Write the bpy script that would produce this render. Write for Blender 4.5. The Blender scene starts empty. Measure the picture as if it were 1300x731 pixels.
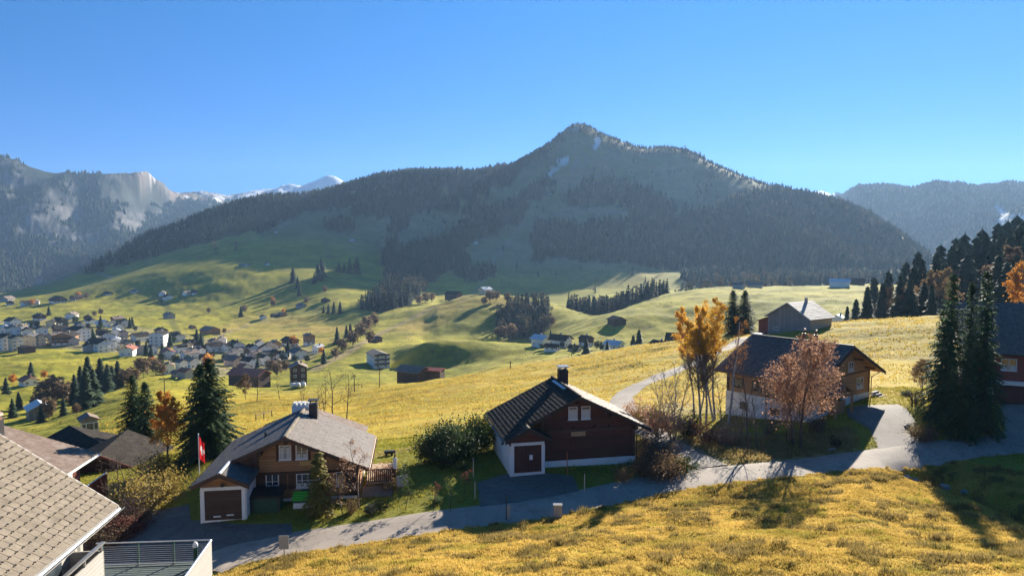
SKY_AIR, SKY_DUST, SKY_OZ, SKY_STR, EXPO = 1.0, 0.0, 5.0, 0.065, 1.55
SKY_HOR = (.13, .29, .62, 1)
SKY_SAT, SKY_TINT = 1.2, (.28, .74, .80, 1)
HAZE, HAZE_G, HAZE_COL = 0.75e-4, 0.28, (.42, .66, 1, 1)
import bpy, bmesh, math, random
import numpy as np
from mathutils import Vector, Matrix
from mathutils.geometry import delaunay_2d_cdt
R = math.radians
rng = np.random.default_rng(7)
random.seed(7)
scene = bpy.context.scene
COL = scene.collection
# ------------------------------------------------------------------ camera model (photo pixels 1300 x 731)
F, CX, CY, HOR = 867.0, 650.0, 365.5, 315.0
PITCH = math.atan((CY - HOR) / F)
CP, SP = math.cos(PITCH), math.sin(PITCH)
def ray(u, v):
    a = (u - CX) / F; b = (CY - v) / F
    ry = CP + b * SP
    return a / ry, (-SP + b * CP) / ry
def proj(x, y, z):
    d = y * CP - z * SP
    return CX + F * x / d, CY - F * (y * SP + z * CP) / d
# ------------------------------------------------------------------ tagging helpers
def tag(o, label=None, cat=None, group=None, kind=None):
    if label: o['label'] = label
    if cat: o['category'] = cat
    if group: o['group'] = group
    if kind: o['kind'] = kind
    return o
def thing(name, label, cat, loc=(0, 0, 0), rz=0.0, group=None, scale=1.0):
    o = bpy.data.objects.new(name, None); COL.objects.link(o)
    o.empty_display_size = 0.3
    o.location = loc; o.rotation_euler = (0, 0, rz)
    o.scale = (scale,) * 3 if not hasattr(scale, '__len__') else scale
    return tag(o, label, cat, group)
def dup(root, loc, rz, label, group=None, scale=1.0, cat=None):
    r = root.copy(); COL.objects.link(r)
    r.location = loc; r.rotation_euler = (0, 0, rz)
    r.scale = (scale,) * 3 if not hasattr(scale, '__len__') else scale
    r['label'] = label
    if group: r['group'] = group
    elif 'group' in r: del r['group']
    if cat: r['category'] = cat
    for ch in list(root.children):
        c = ch.copy(); COL.objects.link(c); c.parent = r
        for g in ch.children:
            d = g.copy(); COL.objects.link(d); d.parent = c
    return r
# ------------------------------------------------------------------ mesh builder
class MB:
    def __init__(s): s.v = []; s.f = []; s.m = []
    def poly(s, pts, m=0):
        n = len(s.v); s.v.extend([tuple(p) for p in pts]); s.f.append(tuple(range(n, n + len(pts)))); s.m.append(m); return s
    def box(s, x0, x1, y0, y1, z0, z1, m=0):
        n = len(s.v)
        s.v.extend([(x0,y0,z0),(x1,y0,z0),(x1,y1,z0),(x0,y1,z0),(x0,y0,z1),(x1,y0,z1),(x1,y1,z1),(x0,y1,z1)])
        for q in ((3,2,1,0),(4,5,6,7),(0,1,5,4),(1,2,6,5),(2,3,7,6),(3,0,4,7)):
            s.f.append(tuple(n + i for i in q)); s.m.append(m)
        return s
    def prism(s, pts, ax, a0, a1, m=0):
        """extrude a 2D outline (list of pairs) along axis ax from a0 to a1"""
        n = len(s.v); k = len(pts)
        def P(p, a):
            return (a, p[0], p[1]) if ax == 0 else ((p[0], a, p[1]) if ax == 1 else (p[0], p[1], a))
        s.v.extend([P(p, a0) for p in pts]); s.v.extend([P(p, a1) for p in pts])
        s.f.append(tuple(n + i for i in range(k))[::-1]); s.m.append(m)
        s.f.append(tuple(n + k + i for i in range(k))); s.m.append(m)
        for i in range(k):
            j = (i + 1) % k
            s.f.append((n + i, n + j, n + k + j, n + k + i)); s.m.append(m)
        return s
    def slab(s, a, b, c, d, th, m=0):
        """quad a,b,c,d thickened downwards along its normal"""
        A, B, Cc, D = map(Vector, (a, b, c, d))
        nrm = (B - A).cross(D - A).normalized()
        if nrm.z < 0: nrm = -nrm
        n = len(s.v)
        for p in (A, B, Cc, D): s.v.append(tuple(p))
        for p in (A, B, Cc, D): s.v.append(tuple(p - nrm * th))
        for q in ((0,1,2,3),(7,6,5,4),(0,4,5,1),(1,5,6,2),(2,6,7,3),(3,7,4,0)):
            s.f.append(tuple(n + i for i in q)); s.m.append(m)
        return s
    def tube(s, pts, rad, n=6, m=0, cap=True):
        pts = [Vector(p) for p in pts]
        if not hasattr(rad, '__len__'): rad = [rad] * len(pts)
        base = len(s.v); prev = None
        for i, p in enumerate(pts):
            d = (pts[min(i + 1, len(pts) - 1)] - pts[max(i - 1, 0)])
            if d.length < 1e-9: d = Vector((0, 0, 1))
            d.normalize()
            up = Vector((0, 0, 1)) if abs(d.z) < 0.9 else Vector((1, 0, 0))
            a = d.cross(up).normalized(); b = d.cross(a)
            for k in range(n):
                t = 2 * math.pi * k / n
                s.v.append(tuple(p + (a * math.cos(t) + b * math.sin(t)) * rad[i]))
        for i in range(len(pts) - 1):
            for k in range(n):
                s.f.append((base + i*n + k, base + i*n + (k+1) % n, base + (i+1)*n + (k+1) % n, base + (i+1)*n + k)); s.m.append(m)
        if cap:
            s.f.append(tuple(base + k for k in range(n))[::-1]); s.m.append(m)
            e = base + (len(pts) - 1) * n
            s.f.append(tuple(e + k for k in range(n))); s.m.append(m)
        return s
    def tiles(s, o, ud, vd, U, V, tu, tv, lift=0.035, m=0, gap=0.008, stag=True, jit=0.006, seed=1, hook=None, rib=0.0):
        """lapped roof tiles on a rectangle: o = eave corner, ud along the eave, vd up the slope"""
        rr = random.Random(seed)
        o, ud, vd = Vector(o), Vector(ud).normalized(), Vector(vd).normalized()
        nr = ud.cross(vd)
        if nr.z < 0: nr = -nr
        rows = max(1, int(round(V / tv))); tv = V / rows
        for r in range(rows):
            off = (tu * 0.5 if (stag and r % 2) else 0.0)
            c = -1 if off else 0
            while True:
                u0 = c * tu + off; u1 = u0 + tu - gap
                c += 1
                if u0 >= U - 0.02: break
                u0 = max(u0, 0.0); u1 = min(u1, U)
                if u1 - u0 < 0.03: continue
                v0 = r * tv; v1 = min(v0 + tv * 1.12, V)
                l0 = lift + rr.uniform(-jit, jit); l1 = 0.006; tl = rr.uniform(-jit, jit)
                a = o + ud*u0 + vd*v0 + nr*(l0 + tl); b = o + ud*u1 + vd*v0 + nr*(l0 - tl)
                cc = o + ud*u1 + vd*v1 + nr*l1; d = o + ud*u0 + vd*v1 + nr*l1
                n = len(s.v)
                s.v.extend([tuple(a), tuple(b), tuple(cc), tuple(d), tuple(o + ud*u0 + vd*v0), tuple(o + ud*u1 + vd*v0)])
                s.f.append((n, n+1, n+2, n+3)); s.m.append(m)
                s.f.append((n+4, n+5, n+1, n)); s.m.append(m)
                if rib and u1 - u0 > tu * .6:
                    w_ = (u1 - u0) * .36; q0 = o + ud*u0 + vd*v0 + nr*(l0 + .002); q1 = o + ud*u0 + vd*v1 + nr*(l1 + .006); n = len(s.v)
                    s.v.extend([tuple(q0), tuple(q0 + ud*w_*.3 + nr*rib), tuple(q0 + ud*w_*.7 + nr*rib), tuple(q0 + ud*w_), tuple(q1), tuple(q1 + ud*w_*.3 + nr*rib*.7), tuple(q1 + ud*w_*.7 + nr*rib*.7), tuple(q1 + ud*w_)])
                    for q in ((0,1,5,4),(1,2,6,5),(2,3,7,6),(0,3,2,1)): s.f.append(tuple(n + i for i in q)); s.m.append(m)
                if hook is not None and r > 0 and u0 > 0.05:
                    h = o + ud*(u0 - gap*0.5) + vd*(v0 + 0.0) + nr*(l0 + 0.004)
                    k = hook[1]
                    n = len(s.v)
                    for (x, y, z) in ((-k,-k*1.3,0),(k,-k*1.3,0),(k,k*.5,0),(-k,k*.5,0),(-k,-k*1.3,k*.7),(k,-k*1.3,k*.7),(k,k*.5,k*.3),(-k,k*.5,k*.3)):
                        s.v.append(tuple(h + ud*x + vd*y + nr*z))
                    for q in ((4,5,6,7),(0,1,5,4),(1,2,6,5),(2,3,7,6),(3,0,4,7)):
                        s.f.append(tuple(n + i for i in q)); s.m.append(hook[0])
        return s
    def mesh(s, name, mats, smooth=False):
        me = bpy.data.meshes.new(name)
        me.from_pydata(s.v, [], s.f)
        if not isinstance(mats, (list, tuple)): mats = [mats]
        for mm in mats: me.materials.append(mm)
        if len(mats) > 1: me.polygons.foreach_set('material_index', s.m)
        if smooth: me.polygons.foreach_set('use_smooth', [True] * len(s.f))
        me.update(); return me
    def build(s, name, mats, parent=None, smooth=False, loc=None):
        o = bpy.data.objects.new(name, s.mesh(name, mats, smooth)); COL.objects.link(o)
        if parent: o.parent = parent
        if loc is not None: o.location = loc
        return o
def np_mesh(name, verts, faces, mats, cols=None, smooth=False, mi=None):
    """verts (n,3), faces (m,k) all of one size"""
    me = bpy.data.meshes.new(name)
    verts = np.asarray(verts, np.float32); faces = np.asarray(faces, np.int32)
    n, k = faces.shape
    me.vertices.add(len(verts)); me.vertices.foreach_set('co', verts.ravel())
    me.loops.add(n * k); me.loops.foreach_set('vertex_index', faces.ravel())
    me.polygons.add(n)
    me.polygons.foreach_set('loop_start', np.arange(0, n * k, k, dtype=np.int32))
    me.polygons.foreach_set('loop_total', np.full(n, k, np.int32))
    if not isinstance(mats, (list, tuple)): mats = [mats]
    for m in mats: me.materials.append(m)
    if mi is not None: me.polygons.foreach_set('material_index', np.asarray(mi, np.int32))
    if smooth: me.polygons.foreach_set('use_smooth', np.ones(n, bool))
    if cols is not None:
        a = me.attributes.new('Col', 'FLOAT_COLOR', 'POINT')
        c = np.ones((len(verts), 4), np.float32); c[:, :3] = cols
        a.data.foreach_set('color', c.ravel())
    me.update(calc_edges=True); me.validate()
    return me
def link(name, me, parent=None):
    o = bpy.data.objects.new(name, me); COL.objects.link(o)
    if parent: o.parent = parent
    return o
# ------------------------------------------------------------------ noise
_perm = np.random.default_rng(3).permutation(4096)
_grad = np.random.default_rng(5).uniform(0, 2 * np.pi, 4096)
def perlin(x, y):
    xi = np.floor(x).astype(np.int64); yi = np.floor(y).astype(np.int64)
    xf = x - xi; yf = y - yi
    def g(ix, iy, dx, dy):
        h = _perm[(_perm[ix & 4095] + iy) & 4095]; a = _grad[h]
        return np.cos(a) * dx + np.sin(a) * dy
    u = xf**3 * (xf * (xf * 6 - 15) + 10); v = yf**3 * (yf * (yf * 6 - 15) + 10)
    n00 = g(xi, yi, xf, yf); n10 = g(xi + 1, yi, xf - 1, yf)
    n01 = g(xi, yi + 1, xf, yf - 1); n11 = g(xi + 1, yi + 1, xf - 1, yf - 1)
    return (n00 * (1 - u) + n10 * u) * (1 - v) + (n01 * (1 - u) + n11 * u) * v
def fbm(x, y, oct=4, gain=0.5, ridged=False):
    r = 0; a = 1.0; f = 1.0; tot = 0
    for i in range(oct):
        n = perlin(x * f + 17.3 * i, y * f - 9.1 * i) * 1.5
        if ridged: n = 1 - 2 * np.abs(n)
        r = r + a * n; tot += a; a *= gain; f *= 2.03
    return r / tot
def sstep(a, b, x):
    t = np.clip((x - a) / (b - a), 0, 1); return t * t * (3 - 2 * t)
def in_poly(px, py, poly):
    px = np.asarray(px); py = np.asarray(py); c = np.zeros(px.shape, bool)
    n = len(poly); j = n - 1
    for i in range(n):
        xi, yi = poly[i]; xj, yj = poly[j]
        if yi != yj:
            c ^= ((yi > py) != (yj > py)) & (px < (xj - xi) * (py - yi) / (yj - yi) + xi)
        j = i
    return c
# ------------------------------------------------------------------ materials
def _nt(name):
    m = bpy.data.materials.new(name); m.use_nodes = True
    nt = m.node_tree
    for n in list(nt.nodes): nt.nodes.remove(n)
    out = nt.nodes.new('ShaderNodeOutputMaterial')
    return m, nt, out
def N(nt, typ, **kw):
    n = nt.nodes.new(typ)
    for k, v in kw.items():
        if k.startswith('i_'):
            n.inputs[k[2:].replace('_', ' ')].default_value = v
        else: setattr(n, k, v)
    return n
def c4(c): return (c[0], c[1], c[2], 1.0)
def mixcol(nt, fac, a, b, blend='MIX'):
    n = nt.nodes.new('ShaderNodeMix'); n.data_type = 'RGBA'; n.blend_type = blend
    for sock, val in ((n.inputs['Factor'], fac), (n.inputs[6], a), (n.inputs[7], b)):
        if hasattr(val, 'links'): nt.links.new(val, sock)
        elif isinstance(val, (int, float)): sock.default_value = val
        else: sock.default_value = c4(val)
    return n.outputs[2]
def mth(nt, op, a, b=0.0, c=0.0):
    n = nt.nodes.new('ShaderNodeMath'); n.operation = op
    for sock, val in zip(n.inputs, (a, b, c)):
        if hasattr(val, 'links'): nt.links.new(val, sock)
        else: sock.default_value = val
    return n.outputs[0]
def noise(nt, coord, scale, detail=4.0, rough=0.55, sc=None):
    if sc is not None:
        mp = N(nt, 'ShaderNodeMapping'); mp.inputs['Scale'].default_value = sc
        nt.links.new(coord, mp.inputs['Vector']); coord = mp.outputs[0]
    n = N(nt, 'ShaderNodeTexNoise'); n.inputs['Scale'].default_value = scale
    n.inputs['Detail'].default_value = detail; n.inputs['Roughness'].default_value = rough
    nt.links.new(coord, n.inputs['Vector'])
    return n.outputs['Fac']
def ramp(nt, fac, lo, hi):
    n = N(nt, 'ShaderNodeMapRange'); n.inputs['From Min'].default_value = lo; n.inputs['From Max'].default_value = hi
    nt.links.new(fac, n.inputs['Value']); return n.outputs[0]
def finish(nt, out, col, rough=0.8, spec=0.3, metal=0.0, bump=None, bstr=0.3, bdist=0.05, trans=0.0, tcol=None):
    p = N(nt, 'ShaderNodeBsdfPrincipled')
    if hasattr(col, 'links'): nt.links.new(col, p.inputs['Base Color'])
    else: p.inputs['Base Color'].default_value = c4(col)
    if hasattr(rough, 'links'): nt.links.new(rough, p.inputs['Roughness'])
    else: p.inputs['Roughness'].default_value = rough
    p.inputs['Specular IOR Level'].default_value = spec
    p.inputs['Metallic'].default_value = metal
    if bump is not None:
        b = N(nt, 'ShaderNodeBump'); b.inputs['Strength'].default_value = bstr; b.inputs['Distance'].default_value = bdist
        nt.links.new(bump, b.inputs['Height']); nt.links.new(b.outputs[0], p.inputs['Normal'])
    if trans > 0:
        t = N(nt, 'ShaderNodeBsdfTranslucent'); src = tcol if tcol is not None else col
        if hasattr(src, 'links'): nt.links.new(src, t.inputs['Color'])
        else: t.inputs['Color'].default_value = c4(src)
        ms = N(nt, 'ShaderNodeMixShader'); ms.inputs[0].default_value = trans
        nt.links.new(p.outputs[0], ms.inputs[1]); nt.links.new(t.outputs[0], ms.inputs[2])
        nt.links.new(ms.outputs[0], out.inputs['Surface'])
    else: nt.links.new(p.outputs[0], out.inputs['Surface'])
    return p
def pm(name, col, rough=0.8, var=0.25, scale=3.0, bump=0.15, spec=0.3, metal=0.0, trans=0.0, dirt=None, sc=None, objrand=0.0):
    """plain procedural surface: colour varied by two noises, a fine bump"""
    m, nt, out = _nt(name)
    tc = N(nt, 'ShaderNodeTexCoord').outputs['Object']
    n1 = noise(nt, tc, scale, 5, 0.6, sc); n2 = noise(nt, tc, scale * 6.7, 3, 0.6, sc)
    f = mth(nt, 'ADD', mth(nt, 'MULTIPLY', n1, 0.65), mth(nt, 'MULTIPLY', n2, 0.35))
    f = ramp(nt, f, 0.32, 0.68)
    lo = [c * (1 - var) for c in col]; hi = [min(c * (1 + var), 0.95) for c in col]
    c = mixcol(nt, f, lo, hi)
    if dirt is not None:
        d = ramp(nt, noise(nt, tc, scale * 0.45, 6, 0.7), 0.5, 0.72)
        c = mixcol(nt, d, c, dirt)
    if objrand:
        oi = N(nt, 'ShaderNodeObjectInfo').outputs['Random']
        k = mth(nt, 'ADD', mth(nt, 'MULTIPLY', oi, objrand * 2), 1 - objrand)
        hs = N(nt, 'ShaderNodeHueSaturation'); nt.links.new(k, hs.inputs['Value']); nt.links.new(c, hs.inputs['Color']); c = hs.outputs[0]
    finish(nt, out, c, rough, spec, metal, n2, bump, 0.03, trans)
    return m
def wood(name, col, board=0.18, var=0.35, gap=0.07, vertical=False, rough=0.75, wear=None):
    m, nt, out = _nt(name)
    tc = N(nt, 'ShaderNodeTexCoord').outputs['Object']
    sx = N(nt, 'ShaderNodeSeparateXYZ'); nt.links.new(tc, sx.inputs[0])
    ax = mth(nt, 'ADD', sx.outputs['X'], sx.outputs['Y']) if vertical else sx.outputs['Z']
    q = mth(nt, 'MULTIPLY', ax, 1.0 / board)
    fr = mth(nt, 'FRACT', mth(nt, 'ADD', q, 200.0)); idx = mth(nt, 'FLOOR', mth(nt, 'ADD', q, 200.0))
    wn = N(nt, 'ShaderNodeTexWhiteNoise', noise_dimensions='1D'); nt.links.new(idx, wn.inputs['W'])
    g = noise(nt, tc, 1.0, 5, 0.65, (3, 3, 28) if not vertical else (28, 28, 3))
    g2 = noise(nt, tc, 0.8, 4, 0.6)
    f = mth(nt, 'ADD', mth(nt, 'MULTIPLY', wn.outputs['Value'], 0.4), mth(nt, 'ADD', mth(nt, 'MULTIPLY', ramp(nt, g, .3, .7), 0.35), mth(nt, 'MULTIPLY', ramp(nt, g2, .3, .7), 0.35)))
    c = mixcol(nt, f, [x * (1 - var) for x in col], [min(1, x * (1 + var)) for x in col])
    if wear is not None:
        c = mixcol(nt, mth(nt, 'MULTIPLY', ramp(nt, noise(nt, tc, 0.5, 6, 0.7), 0.48, 0.7), 0.7), c, wear)
    line = mth(nt, 'LESS_THAN', fr, gap)
    c = mixcol(nt, mth(nt, 'MULTIPLY', line, 0.75), c, [x * 0.15 for x in col])
    h = mth(nt, 'SUBTRACT', mth(nt, 'MULTIPLY', g, 0.3), line)
    finish(nt, out, c, rough, 0.25, 0, h, 0.5, 0.02)
    return m
def leafmat(name, cols, trans=0.35, scale=0.6, rough=0.7, objrand=0.15):
    """foliage: colour from position noise and the thing's random value"""
    m, nt, out = _nt(name)
    tc = N(nt, 'ShaderNodeTexCoord').outputs['Object']
    gi = N(nt, 'ShaderNodeNewGeometry').outputs['Random Per Island']
    f = mth(nt, 'ADD', mth(nt, 'MULTIPLY', ramp(nt, noise(nt, tc, scale, 4, 0.6), .3, .7), 0.55), mth(nt, 'MULTIPLY', gi, 0.45))
    c = mixcol(nt, f, cols[0], cols[1])
    if len(cols) > 2:
        c = mixcol(nt, ramp(nt, noise(nt, tc, scale * 2.3, 3, 0.6), .52, .68), c, cols[2])
    if objrand:
        oi = N(nt, 'ShaderNodeObjectInfo').outputs['Random']
        k = mth(nt, 'ADD', mth(nt, 'MULTIPLY', oi, objrand * 2), 1 - objrand)
        hs = N(nt, 'ShaderNodeHueSaturation'); nt.links.new(k, hs.inputs['Value']); nt.links.new(c, hs.inputs['Color']); c = hs.outputs[0]
    finish(nt, out, c, rough, 0.15, 0, None, trans=trans)
    return m
# ------------------------------------------------------------------ terrain: lofted from feature curves (u, v, depth), near to far
# each curve: list of (u, v, Y); curves are ridges, hollows, road edges ... real heights and distances
def zv(u, v, z): return (u, v, z / ray(u, v)[1])
CUR = []
CUR.append([(-700, 1500, 7), (2000, 1500, 7)])
CUR.append([(-700, 980, 24), (0, 930, 24), (200, 900, 24), (250, 860, 25), (290, 800, 26), (340, 765, 27), (450, 745, 27), (650, 735, 27), (1000, 733, 27), (1300, 735, 27), (2000, 735, 27)])
# near edge of the road
CUR.append([zv(-700, 790, -18.2), zv(0, 780, -18), zv(200, 740, -17.8), zv(280, 718, -17.4), zv(400, 697, -17.3), zv(500, 684, -17.2), zv(620, 667, -17.1), zv(700, 657, -17.0), zv(800, 636, -17), zv(900, 621, -17), zv(1000, 609, -16.9), zv(1100, 596, -16.8), zv(1190, 597, -17.4), zv(1240, 620, -17.4), zv(1300, 640, -17.2), zv(2000, 640, -17)])
# far edge of the road
CUR.append([zv(-700, 700, -19), zv(0, 690, -18.6), zv(200, 686, -17.7), zv(280, 680, -17.4), zv(400, 672, -17.3), zv(500, 655, -17.2), zv(620, 643, -17), zv(700, 630, -16.9), zv(800, 612, -16.9), zv(900, 597, -16.9), zv(1000, 585, -16.8), zv(1100, 572, -16.6), zv(1190, 561, -16.3), zv(1300, 552, -15.8), zv(2000, 540, -15.5)])
# gardens behind the houses
CUR.append([(-700, 640, 52), (0, 622, 54), (100, 612, 57), (200, 600, 58), zv(250, 578, -17.9), zv(350, 565, -17.7), zv(460, 572, -17.9), zv(500, 570, -17.9), zv(600, 560, -17.2), zv(700, 556, -16.9), zv(800, 556, -17.1), zv(900, 548, -17.2), zv(960, 540, -17.0), zv(1040, 530, -16.2), zv(1090, 514, -15.3), zv(1140, 509, -15.2), zv(1180, 512, -15.0), zv(1240, 514, -14.6), zv(1300, 508, -14), zv(2000, 500, -14)])
# lower meadow
CUR.append([(-700, 600, 75), (0, 590, 80), (100, 570, 84), (200, 556, 84), (280, 548, 88), (350, 540, 92), (440, 543, 88), (500, 535, 88), (560, 528, 88), (620, 520, 88), (700, 510, 90), (760, 506, 90), (830, 494, 92), (900, 482, 96), (960, 470, 100), (1040, 462, 100), (1120, 460, 98), (1200, 462, 95), (1300, 462, 92), (2000, 460, 92)])
# crest of the near meadow
CUR.append([(-700, 590, 105), (0, 572, 112), (60, 556, 118), (100, 545, 125), (130, 530, 140), (160, 515, 160), (200, 505, 175), (280, 512, 160), (350, 507, 172), (440, 500, 180), (500, 492, 180), (560, 482, 180), (620, 473, 178), (700, 461, 172), (760, 450, 168), (800, 442, 165), (830, 437, 162), (900, 431, 156), (960, 425, 152), (1040, 413, 150), (1120, 406, 150), (1200, 400, 150), (1300, 394, 150), (2000, 390, 150)])
# hollow behind it
CUR.append([(-700, 560, 230), (0, 534, 230), (60, 522, 250), (100, 510, 260), (150, 497, 270), (200, 488, 285), (280, 492, 270), (350, 492, 285), (440, 485, 295), (500, 486, 285), (560, 489, 245), (620, 470, 250), (700, 455, 290), (760, 452, 320), (830, 455, 300), (900, 450, 280), (960, 438, 280), (1040, 424, 270), (1120, 418, 250), (1200, 412, 240), (1300, 400, 240), (2000, 390, 240)])
# village front / hillock foot
CUR.append([(-700, 470, 420), (0, 458, 430), (50, 455, 430), (100, 457, 430), (200, 460, 420), (280, 472, 380), (350, 484, 345), (400, 474, 365), (440, 466, 380), (500, 471, 385), (530, 472, 382), (560, 470, 380), (620, 458, 375), (700, 446, 375), (760, 441, 385), (830, 440, 390), (900, 430, 400), (960, 422, 400), (1040, 405, 400), (1120, 395, 400), (1200, 388, 400), (1300, 380, 380), (2000, 375, 380)])
# village back / hillock top / lower right hill
CUR.append([(-700, 425, 600), (0, 424, 590), (50, 421, 590), (100, 420, 590), (200, 426, 580), (280, 431, 560), (350, 433, 540), (400, 438, 510), (440, 436, 480), (470, 440, 450), (500, 455, 425), (525, 441, 412), (545, 431, 410), (580, 430, 412), (640, 434, 420), (680, 440, 420), (700, 437, 430), (740, 420, 440), (780, 405, 455), (830, 395, 465), (900, 388, 475), (960, 385, 480), (1040, 380, 480), (1120, 377, 480), (1300, 370, 470), (2000, 368, 470)])
CUR.append([(-700, 405, 740), (0, 405, 730), (100, 402, 730), (200, 406, 720), (280, 412, 690), (350, 416, 660), (440, 414, 640), (480, 418, 580), (510, 428, 510), (545, 440, 470), (600, 442, 465), (640, 440, 480), (680, 442, 490), (710, 425, 500), (740, 409, 505), (780, 396, 505), (830, 382, 525), (880, 371, 530), (960, 370, 540), (1040, 367, 545), (1120, 366, 540), (1300, 364, 530), (2000, 362, 530)])
# hill with the farm / top of the right meadow
CUR.append([(-700, 390, 920), (0, 389, 900), (100, 382, 880), (200, 386, 850), (280, 389, 810), (350, 388, 800), (400, 389, 770), (440, 396, 700), (480, 404, 660), (520, 397, 650), (560, 386, 660), (590, 375, 670), (612, 371, 670), (640, 374, 665), (680, 379, 650), (710, 387, 630), (735, 397, 600), (760, 404, 570), (790, 393, 550), (830, 378, 560), (860, 369, 575), (890, 365, 585), (960, 365, 600), (1040, 363, 600), (1100, 361, 595), (1160, 363, 585), (1300, 361, 570), (2000, 360, 570)])
# behind that hill / sunlit slope on the left
CUR.append([(-700, 382, 1060), (0, 379, 1040), (60, 373, 1030), (100, 366, 1000), (200, 345, 990), (280, 334, 990), (350, 337, 990), (440, 356, 920), (480, 372, 860), (520, 382, 800), (560, 388, 760), (610, 393, 780), (660, 394, 760), (733, 402, 720), (800, 394, 690), (850, 386, 670), (900, 377, 680), (960, 372, 690), (1060, 370, 690), (1200, 368, 680), (2000, 365, 680)])
# foot of the mountain
CUR.append([(-700, 384, 1150), (0, 379, 1140), (60, 372, 1150), (100, 360, 1150), (200, 327, 1180), (280, 306, 1200), (350, 300, 1230), (440, 312, 1190), (500, 328, 1140), (560, 342, 1090), (610, 346, 1080), (660, 352, 1070), (733, 351, 1070), (800, 351, 1070), (850, 351, 1070), (900, 353, 1060), (960, 353, 1050), (1060, 353, 1050), (1100, 354, 1040), (1140, 355, 1030), (1200, 357, 1010), (1300, 358, 1000), (2000, 360, 1000)])
CUR.append([(-700, 386, 1250), (0, 380, 1230), (60, 372, 1250), (100, 355, 1280), (200, 312, 1360), (280, 287, 1430), (350, 274, 1500), (440, 276, 1500), (500, 276, 1480), (560, 290, 1450), (610, 294, 1480), (660, 281, 1560), (733, 263, 1680), (800, 262, 1680), (850, 267, 1680), (900, 277, 1640), (960, 291, 1560), (1060, 307, 1450), (1100, 314, 1400), (1140, 327, 1350), (1200, 350, 1250), (1300, 358, 1150), (2000, 360, 1150)])
# skyline of the main mountain
SKY = [(-700, 388, 1350), (0, 381, 1330), (60, 373, 1360), (95, 357, 1400), (130, 337, 1450), (200, 302, 1550), (270, 274, 1650), (340, 256, 1750), (420, 246, 1800), (480, 230, 1800), (520, 222, 1800), (560, 220, 1800), (590, 220, 1850), (600, 222, 1900), (625, 215, 2000), (650, 210, 2100), (672, 200, 2180), (690, 190, 2250), (706, 178, 2300), (718, 168, 2340), (728, 161, 2350), (738, 160, 2350), (750, 164, 2350), (760, 171, 2350), (775, 177, 2350), (800, 186, 2350), (815, 190, 2350), (840, 189, 2350), (858, 190, 2350), (880, 197, 2330), (900, 208, 2300), (930, 221, 2250), (960, 232, 2200), (1010, 245, 2100), (1060, 257, 2000), (1100, 275, 1900), (1140, 300, 1800), (1165, 322, 1700), (1200, 348, 1600), (1300, 360, 1450), (2000, 365, 1400)]
CUR.append(SKY)
CUR.append([(-700, 395, 2100), (0, 384, 2050), (100, 378, 2050), (200, 345, 2300), (300, 320, 2600), (420, 310, 2700), (560, 310, 2800), (733, 300, 3200), (900, 310, 3100), (1060, 330, 2700), (1140, 350, 2400), (1200, 362, 2200), (1300, 366, 2000), (2000, 370, 2000)])
# far mountains: foot of the cliffs, upper face, skyline, beyond
CUR.append([(-700, 330, 2700), (0, 345, 2650), (60, 352, 2650), (110, 352, 2800), (150, 320, 3000), (200, 315, 3300), (300, 300, 4000), (430, 290, 4300), (733, 300, 4500), (1000, 300, 4300), (1060, 318, 3500), (1100, 318, 3000), (1200, 312, 2800), (1300, 300, 2700), (2000, 290, 2700)])
CUR.append([(-700, 240, 3200), (0, 262, 3150), (60, 285, 3100), (110, 300, 3250), (150, 278, 3500), (200, 265, 4200), (300, 268, 5000), (430, 262, 5200), (733, 290, 5200), (1000, 280, 5200), (1050, 275, 4600), (1090, 272, 3500), (1140, 278, 3300), (1200, 268, 3250), (1300, 262, 3200), (2000, 255, 3200)])
FARSKY = [(-700, 150, 3600), (-100, 190, 3600), (0, 204, 3600), (15, 207, 3600), (30, 213, 3600), (60, 221, 3600), (72, 223, 3600), (84, 221, 3650), (100, 225, 3700), (130, 224, 3800), (165, 222, 3900), (185, 219, 3900), (191, 221, 3900), (196, 232, 4000), (206, 232, 4100), (215, 244, 4400), (230, 250, 4800), (255, 249, 5400), (270, 248, 5600), (285, 251, 5700), (300, 250, 5700), (320, 244, 5700), (345, 241, 5700), (380, 237, 5700), (400, 231, 5700), (416, 222, 5700), (430, 228, 5700), (445, 238, 5700), (500, 260, 5700), (733, 280, 5700), (980, 262, 5700), (1030, 246, 5700), (1045, 246, 5700), (1060, 250, 5500), (1066, 251, 4200), (1075, 247, 3800), (1090, 242, 3700), (1110, 239, 3700), (1125, 239, 3700), (1160, 244, 3700), (1180, 241, 3700), (1200, 241, 3700), (1230, 243, 3700), (1260, 241, 3700), (1300, 239, 3700), (2000, 235, 3700)]
CUR.append(FARSKY)
CUR.append([(-700, 330, 6500), (0, 330, 6500), (430, 310, 6500), (2000, 320, 6500)])
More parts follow.
